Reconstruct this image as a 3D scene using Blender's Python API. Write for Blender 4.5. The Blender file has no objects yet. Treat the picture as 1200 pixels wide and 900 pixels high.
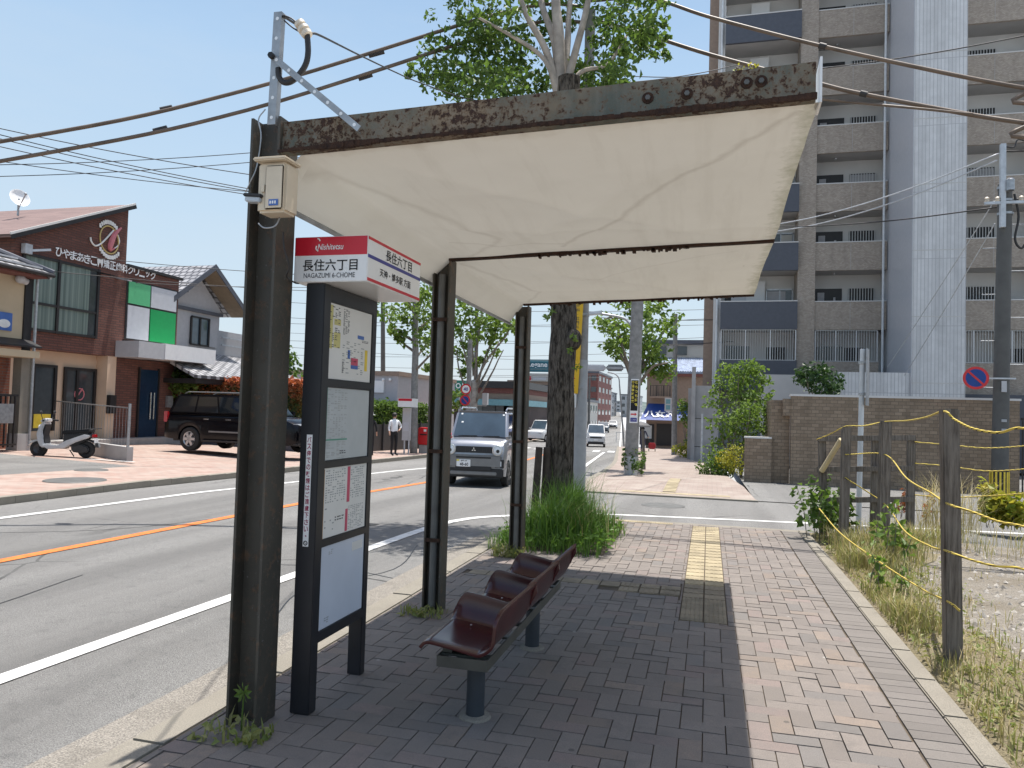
import bpy, bmesh, math, random
from mathutils import Vector, Matrix, noise
random.seed(7)
R = math.radians
SC = bpy.context.scene
COL = SC.collection
V = Vector
# ------------------------------------------------------------------ camera model
CAMP = V((0, 0, 1.6)); FPX = 870.0
CROT = Matrix.Rotation(R(14.9), 3, 'Z') @ Matrix.Rotation(R(92.1), 3, 'X') @ Matrix.Rotation(R(1.7), 3, 'Z')
def ray(px, py): return CROT @ V(((px-600)/FPX, -(py-450)/FPX, -1.0))
def at(px, py, Y): d = ray(px, py); return CAMP + d*(Y/d.y)
def atX(px, py, X): d = ray(px, py); return CAMP + d*(X/d.x)
def gz(px, py, z): d = ray(px, py); return CAMP + d*((z-1.6)/d.z)
PT = [(-80, 0), (12, 0), (20, -.12), (30, -.35), (45, -.65), (65, -1.0), (90, -1.25), (120, -1.2), (200, .2), (330, 2.4), (600, 4), (3000, 4)]
def prof(Y):
    for (a, b), (c, d) in zip(PT, PT[1:]):
        if Y <= c: return b + (d-b)*(Y-a)/(c-a)
    return 4
def bend(Y):
    if Y < 14: return 0
    if Y < 34: return -.0028*(Y-14)**2
    return -1.12 - .112*(Y-34)
def H(px, py, dz=0):
    d = ray(px, py); t = 1.5
    while t < 900:
        p = CAMP + d*t
        if p.z < prof(p.y)+dz: return p
        t += .02
    return p
# ------------------------------------------------------------------ materials
MATS = {}
class NT:
    def __init__(s, m): s.m = m; m.use_nodes = True; s.t = m.node_tree; s.t.nodes.clear()
    def n(s, typ, ins=None, **kw):
        o = s.t.nodes.new(typ)
        for k, v in kw.items(): setattr(o, k, v)
        for k, v in (ins or {}).items():
            if hasattr(v, 'is_output') : s.t.links.new(v, o.inputs[k])
            else: o.inputs[k].default_value = v
        return o
    def math(s, op, a, b=0.0, c=None):
        d = {0: a, 1: b}
        if c is not None: d[2] = c
        return s.n('ShaderNodeMath', d, operation=op).outputs[0]
    def mix(s, f, a, b, mode='MIX'):
        o = s.n('ShaderNodeMix', None, data_type='RGBA', blend_type=mode)
        for k, v in ((0, f), (6, a), (7, b)):
            if hasattr(v, 'is_output'): s.t.links.new(v, o.inputs[k])
            else: o.inputs[k].default_value = v if k == 0 else (tuple(v)+(1,))[:4]
        return o.outputs[2]
    def noise(s, co, sc, det=4, rough=.55):
        return s.n('ShaderNodeTexNoise', {'Vector': co, 'Scale': sc, 'Detail': det, 'Roughness': rough}).outputs[0]
    def ramp(s, f, a, b, ca=(0, 0, 0, 1), cb=(1, 1, 1, 1)):
        o = s.n('ShaderNodeValToRGB', {0: f}); e = o.color_ramp.elements
        e[0].position = a; e[0].color = ca; e[1].position = b; e[1].color = cb
        return o.outputs[0]
    def co(s): return s.n('ShaderNodeTexCoord').outputs['Object']
    def wall(s):                       # (x+y, z) so that walls facing either way are mapped
        x = s.n('ShaderNodeSeparateXYZ', {0: s.co()})
        return s.n('ShaderNodeCombineXYZ', {0: s.math('ADD', x.outputs[0], x.outputs[1]), 1: x.outputs[2]}).outputs[0]
    def out(s, col, rough=.6, metal=0, bump=None, bd=.01, bs=.6, spec=.5, **kw):
        d = {'Base Color': col if hasattr(col, 'is_output') else (tuple(col)+(1,))[:4], 'Roughness': rough, 'Metallic': metal, 'Specular IOR Level': spec}
        d.update(kw)
        if bump is not None: d['Normal'] = s.n('ShaderNodeBump', {'Height': bump, 'Distance': bd, 'Strength': bs}).outputs[0]
        p = s.n('ShaderNodeBsdfPrincipled', d)
        s.n('ShaderNodeOutputMaterial', {0: p.outputs[0]})
        return p
def M(name, col, rough=.6, metal=0, var=.12, sc=6, bump=0, bsc=40, spec=.5, **kw):
    if name in MATS: return MATS[name]
    m = bpy.data.materials.new(name); t = NT(m); c = t.co()
    n = t.noise(c, sc, 5)
    lo = tuple(x*(1-var) for x in col); hi = tuple(min(1, x*(1+var)) for x in col)
    colr = t.mix(t.ramp(n, .3, .7), lo, hi)
    t.out(colr, rough, metal, t.noise(c, bsc, 3) if bump else None, .01, bump, spec, **kw)
    MATS[name] = m; return m
def mat(name):
    def deco(f):
        m = bpy.data.materials.new(name); t = NT(m); f(t); MATS[name] = m; return m
    return deco
@mat('asphalt')
def asphalt(t):
    c = t.co()
    sp = t.noise(c, 135, 3, .8); big = t.noise(c, .55, 5); mid = t.noise(c, 7, 4)
    col = t.mix(t.ramp(sp, .34, .68), (.055, .054, .053), (.36, .355, .34))
    col = t.mix(t.math('MULTIPLY', t.ramp(big, .38, .62), .55), col, (.185, .18, .172))
    col = t.mix(t.math('MULTIPLY', t.ramp(mid, .55, .75), .35), col, (.07, .07, .07))
    tr_ = t.n('ShaderNodeMapping', {'Vector': c, 'Scale': (1.1, .05, 1)}).outputs[0]
    col = t.mix(t.math('MULTIPLY', t.ramp(t.noise(tr_, 1.0, 5), .42, .64), .5), col, (.095, .093, .09))
    oil = t.math('MULTIPLY', t.ramp(t.noise(c, 1.3, 6, .7), .66, .74), .55)
    col = t.mix(oil, col, (.05, .05, .05))
    w = t.n('ShaderNodeMix', {0: .12, 4: c}, data_type='VECTOR')
    t.t.links.new(t.n('ShaderNodeTexNoise', {'Vector': c, 'Scale': 1.6, 'Detail': 5.0}).outputs[1], w.inputs[5])
    vo = t.n('ShaderNodeTexVoronoi', {'Vector': w.outputs[1], 'Scale': .42}, feature='DISTANCE_TO_EDGE').outputs[0]
    crack = t.math('MULTIPLY', t.math('LESS_THAN', vo, .006), t.ramp(t.noise(c, .35, 2), .5, .6))
    col = t.mix(t.math('MULTIPLY', crack, .75), col, (.03, .03, .03))
    t.out(col, .85, 0, sp, .01, 1, .3)
@mat('concrete')
def concrete(t):
    c = t.co(); sp = t.noise(c, 160, 3, .7); b = t.noise(c, 2.3, 6)
    col = t.mix(t.ramp(sp, .35, .65), (.17, .155, .13), (.29, .265, .22))
    col = t.mix(t.math('MULTIPLY', t.ramp(b, .45, .7), .5), col, (.17, .155, .13))
    t.out(col, .9, 0, sp, .006, .7, .3)
@mat('gutter_stone')
def gutter(t):
    c = t.co(); vo = t.n('ShaderNodeTexVoronoi', {'Vector': c, 'Scale': 75.0}).outputs
    col = t.mix(t.ramp(t.noise(c, 120, 2), .35, .65), (.13, .12, .105), (.30, .275, .24))
    col = t.mix(t.math('MULTIPLY', t.ramp(t.noise(c, 5, 5), .5, .7), .4), col, (.11, .1, .085))
    t.out(col, .9, 0, vo[0], .008, .8, .3)
@mat('paver')
def paver(t):
    c = t.co(); a = t.n('ShaderNodeAttribute', attribute_name='Col').outputs[0]
    n = t.noise(c, 14, 5); sp = t.noise(c, 170, 3, .75); st = t.noise(c, .9, 6, .65); s2 = t.noise(c, 3.5, 6, .7)
    col = t.mix(t.math('MULTIPLY', t.ramp(n, .3, .75), .45), a, (.165, .146, .135))
    col = t.mix(t.math('MULTIPLY', t.ramp(st, .42, .66), .45), col, (.19, .17, .16))
    col = t.mix(t.math('MULTIPLY', t.ramp(s2, .55, .72), .42), col, (.10, .092, .085))
    col = t.mix(t.math('MULTIPLY', t.ramp(sp, .42, .7), .35), col, (.30, .275, .25))
    col = t.mix(t.math('MULTIPLY', t.ramp(sp, .5, .34), .3), col, (.06, .055, .05))
    gum = t.ramp(t.n('ShaderNodeTexVoronoi', {'Vector': c, 'Scale': 2.6}).outputs[0], .035, .045, (1, 1, 1, 1), (0, 0, 0, 1))
    col = t.mix(t.math('MULTIPLY', gum, .6), col, (.055, .052, .05))
    wht = t.ramp(t.n('ShaderNodeTexVoronoi', {'Vector': c, 'Scale': 1.7}).outputs[0], .018, .03, (1, 1, 1, 1), (0, 0, 0, 1))
    col = t.mix(t.math('MULTIPLY', wht, .6), col, (.42, .41, .39))
    t.out(col, .82, 0, t.math('ADD', sp, t.math('MULTIPLY', n, .6)), .006, .8, .3)
@mat('pink_paver')
def pink(t):
    c = t.co()
    b = t.n('ShaderNodeTexBrick', {'Vector': c, 'Color1': (.30, .195, .16, 1), 'Color2': (.36, .27, .23, 1), 'Mortar': (.2, .17, .15, 1), 'Scale': 1.0, 'Mortar Size': .008, 'Brick Width': .3, 'Row Height': .15})
    n = t.noise(c, 1.6, 5)
    col = t.mix(t.math('MULTIPLY', t.ramp(n, .4, .7), .55), b.outputs[0], (.36, .32, .28))
    t.out(col, .85, 0, t.noise(c, 150, 2), .004, .5, .3)
@mat('far_paver')
def farp(t):
    c = t.co()
    b = t.n('ShaderNodeTexBrick', {'Vector': c, 'Color1': (.245, .19, .165, 1), 'Color2': (.29, .24, .21, 1), 'Mortar': (.2, .17, .15, 1), 'Scale': 1.0, 'Mortar Size': .008, 'Brick Width': .23, 'Row Height': .115})
    n = t.noise(c, 1.6, 5)
    col = t.mix(t.math('MULTIPLY', t.ramp(n, .4, .7), .55), b.outputs[0], (.36, .32, .28))
    t.out(col, .85, 0, t.noise(c, 150, 2), .004, .5, .3)
def brickmat(name, c1, c2, mort, bw, rh, ms=.006, rough=.75, offs=.5, bd=.01):
    m = bpy.data.materials.new(name); t = NT(m); w = t.wall()
    b = t.n('ShaderNodeTexBrick', {'Vector': w, 'Color1': c1+(1,), 'Color2': c2+(1,), 'Mortar': mort+(1,), 'Scale': 1.0, 'Mortar Size': ms, 'Mortar Smooth': .2, 'Bias': 0.0, 'Brick Width': bw, 'Row Height': rh})
    b.offset = offs
    n = t.noise(t.co(), 3, 5); g = t.noise(t.co(), 40, 3)
    col = t.mix(t.math('MULTIPLY', t.ramp(n, .35, .75), .3), b.outputs[0], tuple(x*.6 for x in c1))
    col = t.mix(.25, col, g, 'OVERLAY')
    sk_ = t.noise(t.n('ShaderNodeMapping', {'Vector': t.co(), 'Scale': (1, 1, .1)}).outputs[0], 2.2, 5, .6)
    col = t.mix(t.math('MULTIPLY', t.ramp(sk_, .5, .72), .28), col, tuple(x*.45 for x in c1))
    hgt = t.math('ADD', t.math('MULTIPLY', b.outputs[1], -1.0), t.math('MULTIPLY', g, .4))
    t.out(col, rough, 0, hgt, bd, .6, .35); MATS[name] = m
brickmat('clinic_brick', (.13, .056, .043), (.19, .08, .058), (.08, .05, .043), .34, .085, .012)
brickmat('wall_tile', (.22, .165, .115), (.32, .245, .175), (.16, .13, .1), .2, .1, .007)
brickmat('apt_tile', (.35, .295, .245), (.49, .42, .35), (.33, .285, .24), .1, .05, .005)
brickmat('tower_tile', (.56, .56, .56), (.66, .66, .66), (.40, .40, .41), .14, 2.85, .012, offs=0)
brickmat('shop_brick', (.24, .08, .05), (.33, .12, .07), (.2, .16, .14), .25, .08, .01)
@mat('rusty_paint')
def rusty(t):
    c = t.co(); n = t.noise(c, 26, 7, .75); n2 = t.noise(c, 60, 6, .7); b = t.noise(c, 2.2, 5); m = t.noise(c, 1.1, 3); x = t.n('ShaderNodeSeparateXYZ', {0: c})
    st = t.noise(t.n('ShaderNodeMapping', {'Vector': c, 'Scale': (1, 1, .12)}).outputs[0], 16, 4)
    base = t.mix(t.ramp(b, .4, .6), (.105, .115, .095), (.235, .18, .12))
    base = t.mix(t.math('MULTIPLY', t.ramp(st, .45, .7), .4), base, (.25, .225, .19))
    k = t.math('ADD', t.math('ADD', n, t.math('MULTIPLY', t.math('SUBTRACT', m, .5), .55)), t.math('MULTIPLY', n2, .15))
    m1 = t.ramp(k, .605, .655)
    rust = t.mix(t.ramp(n2, .3, .7), (.022, .014, .012), (.085, .04, .024))
    col = t.mix(t.ramp(k, .53, .64), base, (.16, .09, .05)); col = t.mix(m1, col, rust)
    t.out(col, .75, 0, t.math('ADD', m1, n2), .006, .8, .35)
@mat('rust_dark')
def rustd(t):
    c = t.co(); n2 = t.noise(c, 30, 6, .7)
    t.out(t.mix(t.ramp(n2, .3, .7), (.018, .011, .009), (.07, .034, .02)), .85, 0, n2, .012, 1, .3)
@mat('post_steel')
def poststeel(t):
    c = t.co(); n = t.noise(c, 14, 8, .75); b = t.noise(c, 2, 4)
    base = t.mix(t.ramp(b, .3, .7), (.042, .039, .032), (.075, .067, .052))
    m1 = t.ramp(n, .53, .64)
    col = t.mix(m1, base, (.11, .07, .043))
    col = t.mix(t.ramp(t.noise(c, 60, 3), .68, .72), col, (.12, .12, .11))
    t.out(col, .55, 0, m1, .003, .5, .45)
@mat('membrane')
def membrane(t):
    c = t.co(); x = t.n('ShaderNodeSeparateXYZ', {0: c})
    n = t.noise(c, 4, 6); n2 = t.noise(c, 18, 6, .7)
    e = t.math('ADD', t.math('MULTIPLY', t.math('SUBTRACT', x.outputs[0], 2.53), 7.0), t.math('ADD', t.math('MULTIPLY', t.math('SUBTRACT', n2, .5), 1.6), t.math('MULTIPLY', t.math('SUBTRACT', n, .5), 1.4)))
    col = t.mix(t.math('MULTIPLY', t.ramp(n, .3, .75), .25), (.66, .638, .575), (.55, .522, .465))
    col = t.mix(t.math('MULTIPLY', t.ramp(e, .1, .95), .62), col, (.25, .25, .15))
    sm_ = t.n('ShaderNodeMapping', {'Vector': c, 'Scale': (3.2, .35, 1)}).outputs[0]
    col = t.mix(t.math('MULTIPLY', t.ramp(t.noise(sm_, 2.2, 6, .65), .5, .8), .22), col, (.34, .30, .24))
    fy = t.math('SUBTRACT', .55, t.math('ADD', t.math('MULTIPLY', x.outputs[1], 2.2), t.math('MULTIPLY', t.noise(c, 7, 5), .6)))
    col = t.mix(t.math('MULTIPLY', t.ramp(fy, .0, .35), .45), col, (.33, .24, .16))
    col = t.mix(t.ramp(t.n('ShaderNodeTexVoronoi', {'Vector': c, 'Scale': 1.7}).outputs[0], .018, .022, (1, 1, 1, 1), (0, 0, 0, 1)), col, (.12, .09, .06))
    def crease(ax_, ay_, bx2, by2, w, k_):       # shading of a fold, painted as a darker line from (ax, ay) to (bx, by)
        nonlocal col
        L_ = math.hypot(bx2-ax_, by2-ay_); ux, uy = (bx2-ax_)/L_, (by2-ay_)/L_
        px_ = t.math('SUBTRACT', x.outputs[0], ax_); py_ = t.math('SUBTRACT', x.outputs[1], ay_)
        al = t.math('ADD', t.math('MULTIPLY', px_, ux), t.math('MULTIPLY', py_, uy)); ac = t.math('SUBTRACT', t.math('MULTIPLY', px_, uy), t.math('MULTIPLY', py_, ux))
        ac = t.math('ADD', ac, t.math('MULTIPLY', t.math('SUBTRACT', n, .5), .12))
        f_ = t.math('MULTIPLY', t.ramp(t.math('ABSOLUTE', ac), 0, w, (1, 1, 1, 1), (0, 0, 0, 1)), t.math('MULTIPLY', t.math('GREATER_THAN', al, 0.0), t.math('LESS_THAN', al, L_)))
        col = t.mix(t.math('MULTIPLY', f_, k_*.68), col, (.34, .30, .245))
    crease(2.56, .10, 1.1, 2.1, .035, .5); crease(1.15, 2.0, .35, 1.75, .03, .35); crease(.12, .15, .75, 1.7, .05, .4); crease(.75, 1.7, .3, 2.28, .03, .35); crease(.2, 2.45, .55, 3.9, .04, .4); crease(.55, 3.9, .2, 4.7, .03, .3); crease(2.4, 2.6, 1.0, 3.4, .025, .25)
    d = t.n('ShaderNodeBsdfDiffuse', {0: col}); tr = t.n('ShaderNodeBsdfTranslucent', {0: col})
    mx = t.n('ShaderNodeMixShader', {0: .10, 1: d.outputs[0], 2: tr.outputs[0]})
    t.n('ShaderNodeOutputMaterial', {0: mx.outputs[0]})
def leafmat(name, a, b, trans=.35):
    m = bpy.data.materials.new(name); t = NT(m)
    f = t.n('ShaderNodeAttribute', attribute_name='Col').outputs[2]
    col = t.mix(f, a, b)
    p = t.n('ShaderNodeBsdfPrincipled', {'Base Color': col, 'Roughness': .5, 'Specular IOR Level': .35})
    tr = t.n('ShaderNodeBsdfTranslucent', {0: t.mix(.5, col, (b[0]*1.3, b[1]*1.4, b[2]*.6))})
    mx = t.n('ShaderNodeMixShader', {0: trans, 1: p.outputs[0], 2: tr.outputs[0]})
    t.n('ShaderNodeOutputMaterial', {0: mx.outputs[0]}); MATS[name] = m
leafmat('leaf', (.04, .085, .02), (.125, .195, .045), .42)
leafmat('leaf_light', (.08, .145, .03), (.19, .27, .06), .4)
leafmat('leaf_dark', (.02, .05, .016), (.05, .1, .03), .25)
leafmat('leaf_red', (.05, .09, .025), (.42, .11, .05), .3)
leafmat('grass_green', (.05, .11, .018), (.14, .25, .05), .4)
leafmat('grass_dry', (.30, .23, .11), (.42, .36, .20), .3)
leafmat('grass_mid', (.15, .2, .05), (.33, .31, .13), .35)
leafmat('leaf_yellow', (.16, .24, .03), (.42, .36, .05), .35)
@mat('bark')
def bark(t):
    c = t.co(); s = t.n('ShaderNodeMapping', {'Vector': c, 'Scale': (1, 1, .22)}).outputs[0]
    n = t.noise(s, 32, 6, .7); b = t.noise(s, 6, 4)
    col = t.mix(t.ramp(n, .40, .60), (.02, .016, .012), (.17, .145, .12))
    col = t.mix(t.math('MULTIPLY', t.ramp(b, .5, .7), .4), col, (.2, .18, .15))
    t.out(col, .9, 0, n, .07, 1, .2)
M('limb', (.34, .30, .26), .85, var=.3, sc=5, bump=.4)
M('twig', (.2, .17, .14), .85, var=.3, sc=5)
@mat('wood_post')
def woodpost(t):
    c = t.co(); s = t.n('ShaderNodeMapping', {'Vector': c, 'Scale': (1, 1, .06)}).outputs[0]
    n = t.noise(s, 45, 5, .7); w = t.noise(c, 3, 3)
    col = t.mix(t.ramp(n, .35, .65), (.075, .063, .053), (.24, .21, .18))
    col = t.mix(t.math('MULTIPLY', t.ramp(w, .45, .7), .4), col, (.25, .225, .2))
    t.out(col, .9, 0, n, .01, .9, .2)
@mat('pole_concrete')
def polec(t):
    c = t.co(); n = t.noise(c, 6, 6); g = t.noise(c, 90, 3)
    col = t.mix(t.ramp(n, .35, .65), (.2, .195, .185), (.30, .29, .275))
    t.out(t.mix(.2, col, g, 'OVERLAY'), .85, 0, g, .003, .5, .3)
@mat('gravel_ground')
def gravel(t):
    c = t.co(); vo = t.n('ShaderNodeTexVoronoi', {'Vector': c, 'Scale': 26.0}).outputs
    b = t.noise(c, 1.2, 5); s = t.noise(c, 90, 3)
    col = t.mix(t.ramp(s, .3, .7), (.16, .14, .115), (.36, .33, .285))
    col = t.mix(t.math('MULTIPLY', t.ramp(b, .45, .65), .55), col, (.17, .14, .095))
    t.out(col, .95, 0, t.math('ADD', vo[0], s), .03, .9, .2)
@mat('dirt')
def dirt(t):
    c = t.co(); s = t.noise(c, 60, 5, .7); b = t.noise(c, 1.5, 5)
    col = t.mix(t.ramp(s, .3, .7), (.14, .11, .07), (.34, .29, .2))
    col = t.mix(t.math('MULTIPLY', t.ramp(b, .4, .7), .5), col, (.2, .19, .09))
    t.out(col, .95, 0, s, .03, .9, .2)
@mat('stone')
def stone(t):
    a = t.n('ShaderNodeAttribute', attribute_name='Col').outputs[0]
    t.out(t.mix(t.math('MULTIPLY', t.noise(t.co(), 60, 3), .5), a, (.3, .27, .24)), .9, 0)
@mat('curtain_glass')
def curtain(t):
    w = t.n('ShaderNodeSeparateXYZ', {0: t.co()})
    v = t.noise(t.n('ShaderNodeCombineXYZ', {0: t.math('MULTIPLY', w.outputs[1], 9.0)}).outputs[0], 1.0, 3)
    col = t.mix(t.ramp(v, .35, .65), (.10, .14, .125), (.23, .29, .26))
    t.out(col, .12, 0, None, spec=.5)
@mat('roof_tile')
def rooft(t):
    c = t.co(); x = t.n('ShaderNodeSeparateXYZ', {0: c})
    wv = t.n('ShaderNodeTexBrick', {'Vector': c, 'Color1': (.24, .24, .25, 1), 'Color2': (.36, .36, .37, 1), 'Mortar': (.06, .06, .065, 1), 'Scale': 1.0, 'Mortar Size': .05, 'Mortar Smooth': .4, 'Brick Width': .3, 'Row Height': .28})
    t.out(t.mix(.3, wv.outputs[0], t.noise(c, 9, 4), 'OVERLAY'), .5, 0, wv.outputs[1], .03, -.7, .5)
@mat('clinic_roof')
def croof(t):
    c = t.co(); b = t.n('ShaderNodeTexBrick', {'Vector': c, 'Color1': (.16, .105, .095, 1), 'Color2': (.21, .14, .125, 1), 'Mortar': (.1, .07, .065, 1), 'Scale': 1.0, 'Mortar Size': .012, 'Brick Width': .8, 'Row Height': .2})
    t.out(b.outputs[0], .8, 0, b.outputs[1], .01, -.5)
@mat('rope')
def ropem(t):
    c = t.co(); x = t.n('ShaderNodeSeparateXYZ', {0: c})
    w = t.math('SINE', t.math('MULTIPLY', t.math('ADD', t.math('ADD', x.outputs[0], x.outputs[1]), t.math('MULTIPLY', x.outputs[2], 2.0)), 150.0))
    t.out(t.mix(t.ramp(w, .55, .75), (.62, .47, .08), (.05, .04, .03)), .7)
@mat('hill')
def hillm(t):
    c = t.co(); n = t.noise(c, .06, 6, .7)
    t.out(t.mix(t.ramp(n, .35, .65), (.075, .10, .10), (.15, .18, .17)), 1, 0, spec=.0)
M('road_white', (.56, .56, .545), .75, var=.2, sc=9); M('road_orange', (.56, .15, .025), .7, var=.2, sc=8)
M('tactile', (.30, .25, .16), .8, var=.3, sc=4); M('tactile_old', (.2, .165, .115), .8, var=.3, sc=5)
M('white_plastic', (.78, .78, .77), .35, var=.04); M('sign_white', (.8, .8, .79), .3, var=.03); M('sign_red', (.55, .012, .03), .3, var=.05)
M('sign_blue', (.035, .04, .25), .35, var=.05); M('black', (.008, .008, .009), .5); M('board_dark', (.017, .018, .022), .38, var=.15, sc=8)
M('paper', (.72, .71, .68), .28, var=.04, spec=.6); M('paper_grey', (.5, .53, .54), .18, var=.06, spec=.7); M('board_panel', (.62, .66, .74), .22, var=.06, sc=2, spec=.6)
M('ink', (.06, .06, .07), .5); M('ink_light', (.33, .34, .34), .5); M('ink_green', (.1, .3, .22), .5); M('ink_red', (.55, .08, .14), .5); M('ink_brown', (.35, .2, .09), .5)
M('ink_yellow', (.55, .5, .2), .5); M('ink_strongyellow', (.75, .55, .05), .5); M('ink_blue', (.06, .14, .4), .5); M('maroon_text', (.3, .02, .07), .5)
M('beige_box', (.66, .56, .42), .4, var=.08); M('galv', (.36, .37, .38), .42, metal=.6, var=.2, sc=12); M('galv_light', (.5, .52, .54), .45, metal=.4, var=.15)
M('stake_wood', (.055, .042, .033), .9, var=.35, sc=9, bump=.5); M('wire_grey', (.09, .095, .1), .6); M('pole_sleeve', (.33, .34, .35), .55, var=.12); M('drain_grey', (.10, .10, .095), .6, var=.25, sc=6); M('cable', (.022, .02, .02), .55); M('cable_brown', (.12, .085, .06), .5, var=.35, sc=3); M('insulator', (.62, .55, .45), .4)
M('seat_red', (.05, .009, .010), .22, var=.22, sc=7, spec=.55); M('bench_steel', (.055, .055, .046), .5, var=.25); M('bench_leg', (.028, .036, .045), .5, var=.2)
M('glass_dark', (.012, .016, .02), .05, spec=.8, var=.02); M('glass_blue', (.05, .075, .1), .06, spec=.8, var=.3, sc=1.2); M('glass_window', (.05, .06, .065), .06, spec=.7)
M('chrome', (.6, .6, .6), .2, metal=1); M('tyre', (.02, .02, .02), .85); M('rim', (.5, .5, .51), .3, metal=.8); M('rim_dark', (.05, .05, .055), .35, metal=.5)
M('car_silver', (.27, .29, .33), .28, metal=.5, var=.03, **{'Coat Weight': .8}); M('car_black', (.003, .003, .005), .22, var=.03, spec=.22, **{'Coat Weight': .12}); M('car_white', (.62, .63, .64), .25, var=.03, **{'Coat Weight': .7})
M('car_dark', (.05, .07, .09), .2, var=.03, **{'Coat Weight': .7}); M('car_red', (.4, .03, .03), .25, **{'Coat Weight': .7}); M('car_trim', (.018, .018, .02), .55); M('car_grey', (.2, .2, .2), .4, metal=.3)
M('lamp_glass', (.75, .78, .8), .08, spec=.8); M('lamp_red', (.35, .01, .015), .12); M('plate_yellow', (.8, .78, .6), .4); M('plate_white', (.8, .8, .8), .4); M('plate_mark', (.75, .65, .08), .4)
M('scooter_white', (.5, .5, .51), .25, **{'Coat Weight': .6}); M('cream_wall', (.62, .46, .33), .85, var=.06, sc=1.5); M('beige_wall', (.50, .40, .27), .85, var=.08, sc=1.2); M('house_wall', (.42, .41, .42), .85, var=.06)
M('panel_green', (.01, .28, .08), .3, var=.05); M('panel_lightgreen', (.10, .43, .2), .3, var=.05); M('panel_grey', (.50, .51, .54), .3, var=.05); M('panel_whitegrey', (.46, .46, .47), .5, var=.05)
M('frame_dark', (.018, .016, .016), .5); M('soffit_wood', (.2, .15, .095), .7); M('door_navy', (.012, .03, .06), .2, spec=.7); M('letter_white', (.78, .77, .74), .5); M('logo_pink', (.55, .17, .19), .5); M('logo_gold', (.55, .42, .16), .5)
M('apt_grey', (.5, .49, .47), .85, var=.08, sc=.7); M('apt_light', (.6, .59, .57), .85, var=.06, sc=.7); M('apt_dark', (.075, .08, .098), .5, var=.08); M('rail', (.55, .55, .54), .5, var=.05); M('apt_soffit', (.42, .41, .4), .9, var=.08, sc=.8)
M('block_wall', (.36, .35, .34), .9, var=.16, sc=1.6, bump=.3); M('post_red', (.6, .02, .025), .35); M('skin', (.45, .27, .19), .6); M('shirt', (.75, .76, .78), .8); M('cloth_black', (.012, .012, .014), .85); M('hair', (.015, .012, .011), .6)
M('cloth_navy', (.055, .06, .11), .85); M('umbrella_grey', (.1, .1, .105), .7); M('cart_red', (.4, .03, .04), .7); M('yellow_sign', (.78, .47, .02), .45, var=.05); M('sign_gold', (.75, .6, .08), .5); M('awning_blue', (.010, .05, .235), .6, var=.1)
M('brown_wall', (.27, .2, .155), .85, var=.1); M('dark_wall', (.06, .04, .038), .8); M('teal', (.13, .28, .32), .6); M('redbrown', (.16, .06, .05), .85, var=.15); M('far_grey', (.36, .37, .38), .9, var=.1, sc=.3); M('far_cream', (.5, .48, .44), .9, var=.08, sc=.3)
M('blue_tile', (.23, .28, .38), .4, var=.4, sc=2.5); M('tudor_white', (.62, .6, .58), .8); M('billboard_teal', (.02, .13, .17), .5); M('green_sign', (.01, .17, .11), .45); M('iron', (.03, .03, .032), .6); M('slab_edge', (.30, .29, .28), .9, var=.15, sc=3)
M('pole_white', (.6, .62, .63), .5, var=.1); M('pole_dark', (.10, .098, .092), .8, var=.15, sc=3); M('bamboo', (.55, .45, .27), .7, var=.15); M('signal_grey', (.2, .21, .215), .6); M('soil', (.09, .07, .05), .95, var=.3, bump=.6)
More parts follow.
